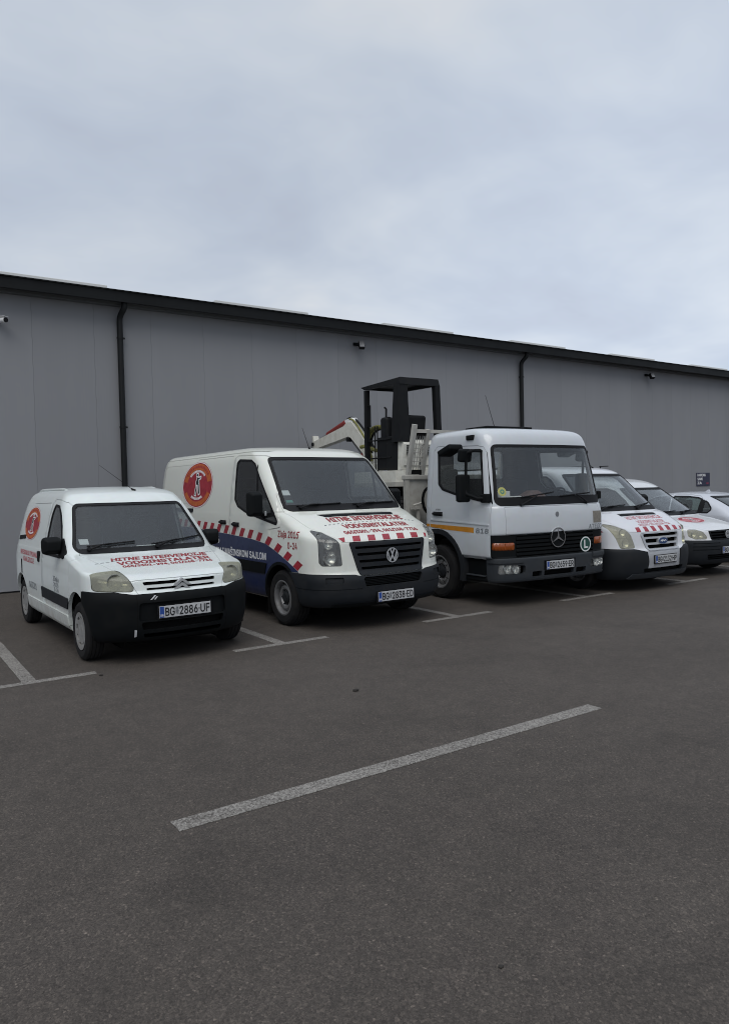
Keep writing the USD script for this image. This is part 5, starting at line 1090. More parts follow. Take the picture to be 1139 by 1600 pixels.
    # mirrors: a long arm frame with a tall mirror in front of each door window
    for s in (-1, 1):
        F = (lambda m: m) if s < 0 else mirx
        x, dy = (-1.20, 0.0) if s < 0 else (-1.15, 0.10)
        top = b.left(0.42, 2.11)[0]; botp = b.left(0.28, 1.47)[0]
        arm = cat(tube([top, (x + 0.05, 0.40 + dy, 2.115), (x, 0.47 + dy, 2.09), (x, 0.50 + dy, 2.02), (x, 0.52 + dy, 1.55)], 0.020, 8), tube([botp, (x + 0.06, 0.34 + dy, 1.47), (x, 0.50 + dy, 1.53), (x, 0.52 + dy, 1.58)], 0.022, 8), rbox(botp[0] - 0.05, botp[0] + 0.02, 0.20, 0.36, 1.41, 1.53, 0.02))
        fr = obj('mirror_arm', F(arm), MT['plastic'], t)
        obj('mirror', F(rbox(x - 0.12, x + 0.08, 0.50 + dy, 0.60 + dy, 1.42, 1.80, 0.035)), MT['plastic'], fr)
        obj('mirror_glass', F(bx(x - 0.105, x + 0.065, 0.6005 + dy, 0.604 + dy, 1.44, 1.78)), MT['mirror'], fr)
        obj('wide_mirror', F(rotm(rbox(x - 0.10, x + 0.10, 0.48 + dy, 0.58 + dy, 1.96, 2.14, 0.035), 0.15, (1, 0, 0), (x, .5, 2.05))), MT['plastic'], fr)
        obj('kerb_mirror', F(rotm(rbox(x - 0.11, x + 0.14, 0.72, 1.02, 2.10, 2.19, 0.03), -0.32, (1, 0, 0), (x, 0.86, 2.14))), MT['plastic'], fr)
        obj('mudguard', F(tri(prism(Polygon([(FW + 0.62 * math.cos(a), 0.45 + 0.575 * math.sin(a)) for a in np.linspace(-0.6, np.pi + 0.25, 30)] + [(FW + 0.545 * math.cos(a), 0.45 + 0.505 * math.sin(a)) for a in np.linspace(-0.6, np.pi + 0.25, 30)[::-1]]), 'S', -1.075, -0.72) ^ man(bx(-2, 0, 0, 3, 0.25, 1.04)))), MT['plastic_grey'], t)
        obj('cab_step', F(cat(rbox(-1.03, -0.75, 0.30, 0.78, 0.34, 0.40, 0.015), rbox(-0.99, -0.72, 0.30, 0.76, 0.40, 0.62, 0.02))), MT['plastic'], t)
        obj('step_tread', F(rbox(-1.045, -0.80, 0.34, 0.74, 0.403, 0.418, 0.004)), MT['bumper_grey'], t)
        wheel(t, 0.93 * s, FW, WZ, WR, 0.235, 0.225, s, 'truck')
        wheel(t, 0.93 * s, 5.0, WZ, WR, 0.235, 0.225, s, 'truck'); wheel(t, 0.68 * s, 5.0, WZ, WR, 0.235, 0.225, s, 'truck')
    # roof hatch and aerial
    obj('roof_hatch', rbox(-0.45, 0.45, 0.95, 1.45, 2.472, 2.515, 0.015), MT['plastic'], t)
    p0 = b.top(-0.26, 0.98)[0]; aerial(t, p0 + np.array([0, 0, 0]), p0 + np.array([-0.16, 0.02, 0.50]), 0.005)
    p1 = b.top(0.45, 1.0)[0]
    obj('roof_horn', cat(tube([p1, p1 + [0, 0, 0.03]], 0.02, 8), tube([p1 + [0, -0.03, 0.035], p1 + [0, 0.03, 0.035]], 0.012, 8)), MT['whitevinyl'], t)
    # chassis, bed and headboard
    obj('chassis', cat(bx(-0.45, -0.33, 0.3, 6.4, 0.55, 0.80), bx(0.33, 0.45, 0.3, 6.4, 0.55, 0.80), bx(-0.33, 0.33, 2.4, 2.5, 0.6, 0.78), bx(-0.33, 0.33, 5.9, 6.0, 0.6, 0.78), bx(-0.9, 0.9, 4.95, 5.05, 0.34, 0.44), rbox(-0.42, 0.42, 0.5, 1.5, 0.42, 0.95, 0.05), bx(-0.85, 0.85, 1.33, 1.41, 0.34, 0.44)), MT['under'], t)
    obj('fuel_tank', rbox(-1.0, -0.50, 2.5, 3.5, 0.42, 0.82, 0.08), MT['steel'], t)
    BZ = 1.06
    obj('bed_floor', bx(-1.12, 1.12, 2.16, 6.5, BZ - 0.06, BZ), MT['bedgrey'], t, smooth=False)
    obj('bed_frame', cat(bx(-1.12, -1.04, 2.16, 6.5, BZ - 0.18, BZ - 0.062), bx(1.04, 1.12, 2.16, 6.5, BZ - 0.18, BZ - 0.062)), MT['beige'], t, smooth=False)
    hb = obj('headboard', cat(bx(-1.12, 1.12, 2.10, 2.155, BZ - 0.1, 1.76)), MT['beige'], t, smooth=False)
    obj('headboard_rail', rbox(-1.14, 1.14, 2.06, 2.17, 1.762, 1.83, 0.01), MT['beige'], hb)
    obj('headboard_corner', bx(-1.13, -1.06, 2.075, 2.098, BZ, 1.76), MT['beige'], hb, smooth=False)
    obj('headboard_corner', bx(1.06, 1.13, 2.075, 2.098, BZ, 1.76), MT['beige'], hb, smooth=False)
    lean = lambda x, z: np.array([x, 2.11 - (z - 1.83) * 0.27, z])
    for s in (-1, 1):
        obj('headboard_post', beam(lean(s * 1.055, 1.83), lean(s * 1.055, 2.60), 0.065, 0.065, (0, 1, 0)), MT['beige'], hb, smooth=False)
        obj('headboard_post', beam(lean(s * 0.80, 1.83), lean(s * 0.80, 2.53), 0.065, 0.065, (0, 1, 0)), MT['beige'], hb, smooth=False)
        obj('headboard_crossbar', beam(lean(s * 1.022, 2.50), lean(s * 0.833, 2.50), 0.055, 0.055, (0, 0, 1)), MT['beige'], hb, smooth=False)
        obj('rubber_strip', beam(lean(s * 1.02, 2.452), lean(s * 0.835, 2.452), 0.05, 0.038, (0, 0, 1)), MT['under'], hb, smooth=False)
        obj('rubber_strip', beam(lean(s * 1.02, 1.875), lean(s * 0.835, 1.875), 0.07, 0.075, (0, 0, 1)), MT['under'], hb, smooth=False)
        for k in range(1, 4):
            x = s * (1.022 - k * 0.189 / 4); obj('mesh_wire', tube([lean(x, 1.9), lean(x, 2.44)], 0.0065, 5), MT['beige'], hb)
        for k in range(1, 8):
            z = 1.91 + k * 0.0665; obj('mesh_wire', tube([lean(s * 1.022, z), lean(s * 0.833, z)], 0.0065, 5), MT['beige'], hb)
    obj('headboard_crossbar', beam(lean(-0.765, 2.50), lean(0.765, 2.50), 0.05, 0.05, (0, 0, 1)), MT['beige'], hb, smooth=False)
    # pipes and brackets between cab and bed
    obj('air_hose', tube(bezier([(-0.80, 1.80, 1.62), (-0.98, 1.92, 1.72), (-0.98, 1.93, 1.2), (-0.80, 1.84, 1.22)], 16), 0.022, 8), MT['under'], t)
    obj('bracket', cat(bx(-1.05, -0.9, 1.93, 2.07, 1.30, 1.34), bx(-1.0, -0.96, 1.95, 1.99, 1.10, 1.30), tube([(-1.05, 2.0, 1.36), (-0.92, 1.95, 1.40), (-0.86, 1.93, 1.28)], 0.018, 6)), MT['beige'], t)
    plate(t, 0.0, -0.025, 0.535, ('BG', '2659', 'ER'), 0.0)
MT['bumper_grey'] = mat('bumper_grey', (0.026, 0.030, 0.035), 0.58, spec=0.3, vary=0.35, scale=5, dirt=(0.045, 0.044, 0.043), bump=0.04, bscale=300)
MT['tan'] = mat('sticker_tan', (0.20, 0.18, 0.15), 0.6, vary=0.3, scale=30)
MT['sticker_darkgreen'] = mat('sticker_dark_green', (0.012, 0.06, 0.045), 0.45)
MT['leather'] = mat('bag_brown', (0.10, 0.045, 0.03), 0.6, vary=0.4, scale=20)
MT['bedgrey'] = mat('bed_sheet', (0.16, 0.16, 0.15), 0.7, vary=0.5, scale=6)
MT['beige'] = mat('frame_beige', (0.36, 0.35, 0.32), 0.55, vary=0.45, scale=7, dirt=(0.20, 0.18, 0.15))
truck()
# ------------------------------------------------------------------ mini excavator on the truck's bed
def excavator():
    X, Y, Z = -0.32, 3.45, 1.06
    ca, sa = math.cos(TRUCK[2]), math.sin(TRUCK[2])
    t = thing('mini_excavator', 'small cream excavator with black canopy and folded arm standing on the truck bed', 'excavator', (TRUCK[0] + ca * X - sa * Y, TRUCK[1] + sa * X + ca * Y, Z), TRUCK[2])
    def E(name, mesh, m, parent=None, smooth=32):
        return obj(name, mvx(cat(*mesh) if isinstance(mesh, list) else mesh, -X, -Y, -Z), m, parent or t, smooth)
    C, K = MT['digger_cream'], MT['digger_black']
    # undercarriage
    for s in (-1, 1):
        xa = X + s * 0.40
        pts = [(yy + 0.21 * math.cos(a), Z + 0.215 + 0.205 * math.sin(a)) for yy, a0 in ((4.25, -np.pi / 2), (2.85, np.pi / 2)) for a in np.linspace(a0, a0 + np.pi, 12)]
        P = Polygon(pts)
        tr = E('track', tri(prism(P.difference(P.buffer(-0.035)), 'S', xa - 0.115, xa + 0.115)), MT['rubber'])
        lugs = []
        ln = P.exterior; n = 44
        for k in range(n):
            a, c = ln.interpolate(k / n, True), ln.interpolate((k + 0.35) / n, True)
            lugs.append(beam((xa, a.x, a.y), (xa, c.x, c.y), 0.22, 0.03, (0, (a.x - 3.55) * 0.2, a.y - Z - 0.215)))
        E('track_lugs', lugs, MT['rubber'], tr, False)
        E('track_frame', [rbox(xa - 0.07, xa + 0.07, 2.9, 4.2, Z + 0.12, Z + 0.30, 0.02)] + [mvx(lathe_x([(0, -0.10), (r, -0.10), (r, 0.10), (0, 0.10)], 20), xa, yy, Z + zz) for yy, zz, r in ((4.25, 0.215, 0.165), (2.85, 0.215, 0.165), (3.2, 0.10, 0.06), (3.55, 0.10, 0.06), (3.9, 0.10, 0.06))], K, tr)
    E('dozer_blade', [rbox(X - 0.55, X + 0.55, 4.62, 4.68, Z + 0.06, Z + 0.38, 0.02), beam((X - 0.25, 3.9, Z + 0.25), (X - 0.25, 4.64, Z + 0.2), 0.06, 0.09), beam((X + 0.25, 3.9, Z + 0.25), (X + 0.25, 4.64, Z + 0.2), 0.06, 0.09)], C)
    E('slew_ring', mvx(trimesh.creation.cylinder(0.30, 0.22, sections=32), X, 3.5, Z + 0.53), K)
    # platform and engine cover
    plat = [(X - 0.48, 2.86), (X - 0.40, 2.74), (X - 0.15, 2.68), (X + 0.15, 2.68), (X + 0.40, 2.74), (X + 0.48, 2.86), (X + 0.48, 4.22), (X + 0.30, 4.34), (X - 0.30, 4.34), (X - 0.48, 4.22)]
    E('platform', tri(prism(rpoly(plat, 0.03), 'T', 1.70, 1.93)), C)
    E('counterweight_band', tri(prism(rpoly(plat, 0.03).buffer(0.012), 'T', 1.66, 1.735)), MT['beige'])
    hood = hull(np.array([(X + x, y, z) for x, y, z in ((-0.43, 2.76, 1.935), (0.46, 2.76, 1.935), (-0.43, 2.86, 1.935), (0.46, 2.86, 1.935), (-0.39, 2.72, 2.36), (0.42, 2.72, 2.36), (-0.39, 2.78, 2.43), (0.42, 2.78, 2.43), (-0.41, 2.86, 2.43), (0.44, 2.86, 2.43))]))
    ho = E('engine_cover', hood, C, smooth=20)
    for x0 in (X - 0.34, X - 0.03):
        for k in range(6): E('louvre', rbox(x0, x0 + 0.15, 2.698, 2.73, 2.34 - k * 0.028 - 0.009, 2.34 - k * 0.028, 0.003), K, ho, False)
    E('cover_seam', [bx(X - 0.38, X + 0.42, 2.735, 2.75, 2.00, 2.006), bx(X - 0.075, X - 0.071, 2.72, 2.74, 1.95, 2.42)], K, ho, False)
    E('rear_housing', rbox(X - 0.41, X + 0.45, 2.862, 3.24, 1.935, 2.40, 0.02), K)
    # canopy
    x0, x1, y0, y1, zt = X - 0.44, X + 0.38, 2.74, 3.88, 3.47
    roof = hull(np.array([(x0, y0, zt - 0.12), (x1, y0, zt - 0.12), (x0, y1, zt - 0.085), (x1, y1, zt - 0.085), (x0 + 0.02, y0 + 0.02, zt - 0.005), (x1 - 0.02, y0 + 0.02, zt - 0.005), (x0 + 0.02, y1 - 0.02, zt - 0.02), (x1 - 0.02, y1 - 0.02, zt - 0.02), (x0 - 0.0, y1 + 0.12, zt - 0.03), (x1, y1 + 0.12, zt - 0.03)]))
    inner = bx(x0 + 0.05, x1 - 0.05, y0 + 0.05, y1 - 0.03, zt - 0.4, zt - 0.045)
    E('canopy_roof', tri(man(roof) - man(inner)), K, smooth=20)
    E('canopy_post', hull(np.array([(x0 - 0.01, y0 + 0.01, zt - 0.1), (x0 + 0.16, y0 + 0.01, zt - 0.1), (x0 - 0.01, y0 + 0.17, zt - 0.1), (x0 + 0.10, y0 + 0.17, zt - 0.1), (x0 - 0.015, y0 + 0.0, 2.40), (x0 + 0.19, y0 + 0.0, 2.40), (x0 - 0.015, y0 + 0.27, 2.40), (x0 + 0.12, y0 + 0.27, 2.40)])), K, smooth=15)
    E('canopy_post', beam((x1 - 0.05, y0 + 0.05, zt - 0.12), (x1 + 0.03, y0 + 0.10, 1.93), 0.10, 0.10, (0, 1, 0)), K, smooth=False)
    E('canopy_post', beam((x0 + 0.03, y1 - 0.04, zt - 0.1), (x0 + 0.03, y1 - 0.02, 1.93), 0.075, 0.075, (0, 1, 0)), K, smooth=False)
    E('grab_handle', tube([(x0 + 0.03, y1 - 0.07, 3.10), (x0 + 0.03, y1 - 0.15, 3.10), (x0 + 0.03, y1 - 0.15, 2.72), (x0 + 0.03, y1 - 0.07, 2.72)], 0.012, 6), K)
    for z in (2.47, 2.16): E('guard_rail', tube([(x0 + 0.03, y1 - 0.04, z), (x0 + 0.03, y0 + 0.35, z)], 0.013, 6), K)
    for y in (3.62, 3.54): E('guard_rail', tube([(x0 + 0.05, y, 1.93), (x0 + 0.05, y, 2.72)], 0.012, 6), K)
    # seat and controls
    E('operator_seat', [rbox(X - 0.22, X + 0.22, 3.06, 3.52, 2.28, 2.42, 0.05), rotm(rbox(X - 0.22, X + 0.22, 2.96, 3.10, 2.38, 2.88, 0.05), 0.12, (1, 0, 0), (X, 3.1, 2.4)), rbox(X - 0.16, X + 0.16, 3.1, 3.45, 1.93, 2.28, 0.02)], K)
    E('headrest', rbox(X - 0.24, X + 0.20, 2.98, 3.10, 2.66, 2.80, 0.04), K)
    E('head_support', rbox(X + 0.02, X + 0.14, 3.02, 3.08, 2.44, 2.66, 0.01), MT['darkred'])
    for q in (rbox(X - 0.40, X - 0.26, 3.06, 3.56, 1.95, 2.52, 0.04), rbox(X + 0.26, X + 0.40, 3.06, 3.56, 1.95, 2.52, 0.04), rbox(X - 0.40, X - 0.24, 3.22, 3.46, 2.40, 2.86, 0.06)): E('control_console', q, K)
    E('control_lever', tube([(X - 0.32, 3.36, 2.80), (X - 0.32, 3.35, 3.00), (X - 0.32, 3.40, 3.03)], 0.018, 7), K); E('control_lever', tube([(X + 0.32, 3.72, 2.5), (X + 0.32, 3.74, 2.78)], 0.018, 7), K)
    # hoses
    for k, col in ((0, 'hose_yellow'), (1, 'hose_yellow'), (2, 'digger_black')):
        E('hydraulic_hose', tube(bezier([(X - 0.30 + 0.06 * k, 3.40, 2.68 - 0.03 * k), (X - 0.28 + 0.06 * k, 4.10, 2.88), (X - 0.2 + 0.05 * k, 4.42, 2.45), (X - 0.12 + 0.04 * k, 4.22, 2.15)], 18), 0.028, 7), MT[col])
    E('hydraulic_hose', tube(bezier([(X - 0.28, 4.30, 2.40), (X - 0.28, 4.10, 2.46), (X - 0.26, 3.85, 2.22), (X - 0.24, 3.50, 2.34)], 14), 0.035, 7), MT['hose_yellow'])
    # boom, dipper and rams: outlines in the y-z plane
    def slab(pts, w, r=0.02): return tri(prism(rpoly(pts, r), 'S', X - w / 2, X + w / 2))
    bo = E('boom', slab([(6.60, 2.655), (5.29, 2.875), (5.16, 2.94), (4.98, 2.93), (4.57, 2.60), (4.20, 2.24), (4.16, 2.02), (4.34, 2.00), (4.58, 2.31), (5.02, 2.63), (5.12, 2.66), (5.28, 2.64), (6.50, 2.505), (6.62, 2.54)], 0.17), C, smooth=25)
    E('boom_bracket', [slab([(5.22, 2.90), (5.30, 2.99), (5.02, 3.02), (4.95, 2.93)], 0.12)], MT['whitevinyl'], bo)
    E('swing_bracket', [rbox(X - 0.11, X + 0.11, 4.12, 4.46, 1.72, 2.10, 0.03)], C)
    E('dipper_ram', [tube([(X, 6.10, 2.775), (X, 5.34, 2.955)], 0.052, 12)], MT['ram_red']); E('ram_rod', tube([(X, 6.62, 2.66), (X, 6.08, 2.78)], 0.026, 10), MT['chromedark'])
    E('boom_ram', [tube([(X, 4.72, 2.29), (X, 4.40, 1.98)], 0.050, 12)], MT['ram_red']); E('ram_rod', tube([(X, 5.12, 2.60), (X, 4.70, 2.27)], 0.026, 10), MT['chromedark'])
    for y_, z_ in ((5.12, 2.60), (6.62, 2.60)): E('ram_pin', mvx(lathe_x([(0, -0.11), (0.043, -0.11), (0.043, 0.11), (0, 0.11)], 14), X, y_, z_), K)
    E('boom_hose', tube(bezier([(X + 0.03, 5.45, 2.96), (X + 0.03, 5.15, 3.12), (X + 0.03, 5.0, 3.08), (X + 0.03, 4.55, 2.64), (X + 0.03, 4.3, 2.36)], 18), 0.022, 7), K)
    E('boom_hose', tube(bezier([(X - 0.05, 5.1, 3.0), (X - 0.05, 4.9, 3.0), (X - 0.05, 4.7, 2.74), (X - 0.05, 4.32, 2.38)], 14), 0.02, 7), MT['hose_yellow'])
    E('dipper', slab([(6.58, 2.50), (6.66, 2.78), (6.82, 2.80), (6.84, 2.50), (6.62, 1.55), (6.48, 1.55)], 0.13), C, smooth=25)
    bk = [(6.62, 1.60), (6.50, 1.62), (6.20, 1.50), (6.00, 1.22), (6.10, 1.09), (6.55, 1.12), (6.66, 1.35)]
    E('bucket', tri(prism(rpoly(bk, 0.02), 'S', X - 0.20, X + 0.20)), K, smooth=25)
MT['digger_cream'] = mat('digger_cream', (0.60, 0.59, 0.53), 0.5, vary=0.35, scale=9, dirt=(0.28, 0.25, 0.19))
MT['digger_black'] = mat('digger_black', (0.0045, 0.005, 0.006), 0.55, spec=0.2, vary=0.5, scale=8, dirt=(0.014, 0.014, 0.014))
MT['ram_red'] = mat('ram_red', (0.22, 0.022, 0.018), 0.45, vary=0.4, scale=20)
MT['darkred'] = mat('dark_red', (0.06, 0.01, 0.015), 0.6)
MT['hose_yellow'] = mat('hose_yellow', (0.20, 0.19, 0.05), 0.6, vary=0.5, scale=20)
MT['chromedark'] = mat('ram_rod', (0.25, 0.25, 0.25), 0.3, 0.8)
excavator()
# ------------------------------------------------------------------ white van with silver-barred grille, right of the truck
def mid_van():
    t = thing('delivery_van', 'white van with silver-barred grille and blue oval badge, right of the truck', 'van', (9.9863, 6.5909, 0), -0.02)
    L = 4.85
    keys = [
        (0.19, 0.14, 0.46, 2.7, 0.880, L - .05, .22, 5, 0), (0.22, 0.07, 0.48, 2.7, 0.905, L, .22, 5, 0), (0.32, 0.02, 0.50, 2.7, 0.935, L, .22, 5, 0), (0.50, 0.0, 0.50, 2.7, 0.945, L, .22, 5, 0), (0.61, 0.01, 0.50, 2.7, 0.948, L, .22, 5, 0),
        (0.66, 0.05, 0.48, 2.7, 0.948, L, .22, 5, 0), (0.875, 0.075, 0.48, 2.6, 0.946, L, .22, 5, -0.03), (0.915, 0.11, 0.48, 2.6, 0.945, L, .22, 5, -0.05), (0.98, 0.21, 0.46, 2.6, 0.943, L, .22, 5, -0.05), (1.07, 0.36, 0.42, 2.7, 0.940, L, .22, 5, -0.035),
        (1.15, 0.51, 0.38, 2.9, 0.936, L, .22, 5, -0.015), (1.185, 0.60, 0.36, 3.0, 0.932, L, .22, 5, 0), (1.205, 0.64, 0.34, 3.0, 0.928, L, .22, 5, 0), (1.50, 0.97, 0.32, 3.2, 0.878, L - .02, .22, 5, 0), (1.77, 1.27, 0.30, 3.2, 0.820, L - .05, .22, 5, 0),
        (1.835, 1.36, 0.30, 3.0, 0.795, L - .07, .22, 5, 0), (1.885, 1.50, 0.30, 2.8, 0.745, L - .1, .22, 5, 0), (1.920, 1.72, 0.30, 2.6, 0.66, L - .15, .22, 4, 0), (1.942, 2.05, 0.3, 2.5, 0.48, L - .3, .22, 4, 0), (1.952, 2.5, 0.2, 2.4, 0.2, L - .8, .2, 3, 0)]
    b = Body(keys, sub=4)
    W = MT['silver_white']
    FW, RW = 0.93, 3.75
    arches = arch_cut((FW, RW), 0.335, 0.375); b.shell = b.shell - arches
    ws = rpoly([(-0.85, 1.215), (0.85, 1.215), (0.72, 1.785), (-0.72, 1.785)], 0.06)
    dw = rpoly([(0.95, 1.12), (1.25, 1.44), (1.50, 1.70), (1.62, 1.76), (2.05, 1.78), (2.08, 1.72), (2.08, 1.22), (1.5, 1.14)], 0.03)
    b.shell = b.shell - prism(ws.buffer(0.012), 'F', 0.2, 2.0) - both(dw.buffer(0.012), 'S', -1.3, -0.5)
    # bumper: black corners round a body-coloured middle with the plate
    corner = unary_union([Polygon([(s * 1.2, 0.1), (s * 0.40, 0.1), (s * 0.40, 0.30), (s * 0.385, 0.45), (s * 0.41, 0.60), (s * 0.60, 0.645), (s * 1.2, 0.66)]) for s in (-1, 1)])
    lower = sbox(-0.42, 0.1, 0.42, 0.345)
    bp = prism(unary_union([corner, lower]), 'F', -0.4, 0.70) - arches
    slot = rpoly([(-0.46, 0.285), (0.46, 0.285), (0.48, 0.35), (-0.48, 0.35)], 0.015)
    b.shell = b.shell - prism(unary_union([corner, lower]).buffer(0.003), 'F', -0.4, 0.703)
    o = obj('front_bumper', b.patch(bp, -0.03, 0.015) - prism(slot, 'F', -.4, .4), MT['plastic_grey'], t)
    obj('air_intake', b.patch(prism(slot.buffer(0.01), 'F', -.4, .4), -0.06, -0.05), MT['under'], o)
    obj('spoiler_lip', b.patch(prism(rpoly([(-0.72, 0.195), (0.72, 0.195), (0.66, 0.275), (-0.66, 0.275)], 0.01), 'F', -.4, .4), 0.016, 0.03), MT['bumper_grey'], o)
    mid = Polygon([(-0.395, 0.352), (0.395, 0.352), (0.38, 0.45), (0.405, 0.598), (-0.405, 0.598), (-0.38, 0.45)])
    mp = b.shell ^ prism(mid, 'F', -.4, .4); b.shell = b.shell - prism(mid.buffer(0.003), 'F', -.4, .4)
    obj('bumper_centre', mp, MT['silver'], t)
    # grille
    gp = rpoly([(-0.475, 0.875), (0.475, 0.875), (0.37, 0.615), (-0.37, 0.615)], 0.03)
    b.shell = b.shell - prism(gp.buffer(0.003), 'F', -.4, .4)
    cuts = []
    for z0, z1 in ((0.815, 0.862), (0.725, 0.785), (0.640, 0.695)):
        hw = lambda z: 0.375 + (z - 0.615) * 0.105 / 0.26 - 0.045
        cuts.append(rpoly([(-hw(z0), z0), (hw(z0), z0), (hw(z1), z1), (-hw(z1), z1)], 0.015))
    g = obj('grille', b.patch(prism(gp, 'F', -.4, .4), -0.03, 0.012) - prism(unary_union(cuts), 'F', -.4, .4), MT['silver'], t)
    obj('grille_back', b.patch(prism(gp.buffer(-0.01), 'F', -.4, .4), -0.07, -0.055), MT['under'], g)
    y0 = b.front(0, 0.745)[0][1]; F_ = lambda p, a, c: tri(prism(p, 'F', y0 - c, y0 - a))
    obj('badge_rim', F_(ell(0, 0.748, 0.112, 0.056), -0.02, 0.022), MT['emblem'], g); obj('oval_badge', F_(ell(0, 0.748, 0.103, 0.048), 0.0225, 0.028), MT['ovalblue'], g)
    obj('badge_script', F_(LineString([(-0.065, 0.742), (-0.03, 0.762), (-0.035, 0.735), (0.0, 0.755), (0.02, 0.738), (0.045, 0.757), (0.065, 0.742)]).buffer(0.0055), 0.0285, 0.0305), MT['whitevinyl'], g, smooth=False)
    hl0 = rpoly([(-0.925, 1.035), (-0.80, 1.005), (-0.685, 0.935), (-0.63, 0.85), (-0.575, 0.655), (-0.80, 0.655), (-0.835, 0.80)], 0.03)
    hls = []
    for s in (1, -1):
        hl = hl0 if s > 0 else affinity.scale(hl0, -1, 1, origin=(0, 0)); hls.append(hl)
        b.shell = b.shell - prism(hl, 'F', -0.3, 0.62)
        k = obj('headlight', b.patch(prism(hl.buffer(-0.004), 'F', -0.3, 0.615), -0.006, 0.001), MT['lensyellow'], t)
        obj('lamp_housing', b.skin(-0.10, -0.09) ^ prism(hl.buffer(0.004), 'F', -0.3, 0.63), MT['lampsilver'], k)
        obj('lamp_frame', b.skin(-0.09, -0.008) ^ (prism(hl.buffer(0.008), 'F', -0.3, 0.625) - prism(hl.buffer(-0.008), 'F', -0.35, 0.61)), MT['plastic_grey'], k)
        obj('reflector', reflector_at(b, -0.70 * s, 0.73, 0.07, 0.03), MT['reflector'], k); obj('upper_reflector', reflector_at(b, -0.73 * s, 0.89, 0.06, 0.03), MT['reflector'], k)
        obj('lamp_divider', b.patch(prism(sbox(-0.86 * s, 0.80, -0.61 * s, 0.812) if s < 0 else sbox(-0.86, 0.80, -0.61, 0.812), 'F', -.3, .6) ^ prism(hl, 'F', -.3, .6), -0.03, -0.008), MT['plastic_grey'], k)
    bon = rpoly([(-0.50, -0.2), (0.50, -0.2), (0.62, 0.12), (0.76, 0.32), (0.84, 0.50), (0.87, 0.85), (0.85, 0.98), (0.5, 0.72), (0, 0.615), (-0.5, 0.72), (-0.85, 0.98), (-0.87, 0.85), (-0.84, 0.50), (-0.76, 0.32), (-0.62, 0.12)], 0.03)
    clip = man(bx(-2, 2, -2, 3, 0.892, 1.6)) - prism(unary_union(hls).buffer(0.004), 'F', -.3, .63)
    vent = rpoly([(-0.44, 0.455), (0.44, 0.455), (0.46, 0.54), (-0.46, 0.54)], 0.015)
    bonnet = (b.shell ^ prism(bon, 'T', .8, 1.6) ^ clip) - (b.skin(-0.012, 0.02) ^ prism(vent, 'T', .8, 1.6))
    b.shell = b.shell - (prism(bon.buffer(0.004), 'T', .8, 1.6) ^ man(bx(-2, 2, -2, 3, 0.888, 1.6)))
    bo = obj('bonnet', bonnet, W, t)
    obj('bonnet_vent', b.patch(prism(vent.buffer(-0.004), 'T', .8, 1.6), -0.011, -0.006), MT['plastic'], bo)
    TX = lambda s, h, at, w: b.patch(text_prism(s, h, 'T', at, 0.8, 1.7, width=w), 0.0006, 0.0016)
    obj('bonnet_lettering', TX('HITNE INTERVENCIJE', 0.075, (-0.40, 0.36), 0.85), MT['fadedred'], bo, smooth=False)
    obj('bonnet_lettering', TX('VODOINSTALATER', 0.06, (-0.28, 0.265), 0.66), MT['fadedred'], bo, smooth=False)
    obj('phone_lettering', TX('065/3301-294, 061/268-7736', 0.045, (-0.32, 0.205), 0.76), MT['fadedred'], bo, smooth=False)
    for k in range(7):
        x0 = -0.58 + k * 0.18
        q = polys(Polygon([(x0, 0.0), (x0 + 0.09, 0.0), (x0 + 0.19, 0.185), (x0 + 0.10, 0.185)]).intersection(bon.buffer(-0.008)))
        if q: obj('red_stripe', b.patch(prism(q[0], 'T', .85, 1.25) ^ man(bx(-2, 2, -2, 3, 0.897, 1.25)), 0.0006, 0.0016), MT['red'], bo, smooth=False)
    # doors
    door = rpoly([(1.32, 0.50), (1.27, 0.7), (1.20, 0.9), (0.90, 1.06), (0.90, 1.12), (1.22, 1.46), (1.46, 1.72), (1.60, 1.80), (2.10, 1.83), (2.16, 1.78), (2.20, 1.1), (2.20, 0.32), (1.34, 0.32)], 0.025)
    for s in (-1, 1):
        p, pg = prism(door, 'S', -1.3, -.5) - arches, prism(door.buffer(0.005), 'S', -1.3, -.5)
        if s > 0: p, pg = p.mirror((1, 0, 0)), pg.mirror((1, 0, 0))
        d = obj('door', b.shell ^ p, W, t); b.shell = b.shell - pg
        F = (lambda m: tri(m)) if s < 0 else mirx
        obj('window', F(b.patch(prism(dw, 'S', -1.3, -.5), -0.010, -0.004)), MT['glass'], d)
        obj('window_seal', F(b.patch(prism(dw.buffer(0.014).difference(dw.buffer(-0.014)), 'S', -1.3, -.5), -0.012, 0.002)), MT['seal'], d)
        handle(b, d, 1.98, 1.02, 0.18, s)
        mirror_pod(t, -1.06 if s < 0 else -0.98, 1.05, 1.30, 0.20, 0.28, 0.13, [(-1.0, 1.12, 1.2), (-0.89, 1.2, 1.14)], s)
        wheel(t, 0.835 * s, FW, 0.328, 0.328, 0.20, 0.21, s, 'steel'); wheel(t, 0.835 * s, RW, 0.328, 0.328, 0.20, 0.21, s, 'steel')
    q = Polygon([(0.60, 0.86), (0.72, 0.86), (0.86, 0.97), (0.74, 0.97)])
    obj('red_stripe', b.patch(prism(Polygon([(0.40, 0.90), (0.52, 0.90), (0.64, 0.98), (0.52, 0.98)]), 'S', -1.3, -.6), 0.0006, 0.0016), MT['red'], t, smooth=False)
    obj('body_shell', b.shell, W, t)
    obj('lining', b.skin(-0.05, -0.042) - prism(ws.buffer(0.01), 'F', 0.2, 2.0) - both(dw.buffer(0.01), 'S', -1.3, -0.5) - man(bx(-2, 2, -1, 6, 0, 1.1)) - man(bx(-2, 2, -1, 0.70, 0, 3)), MT['lining'], t)
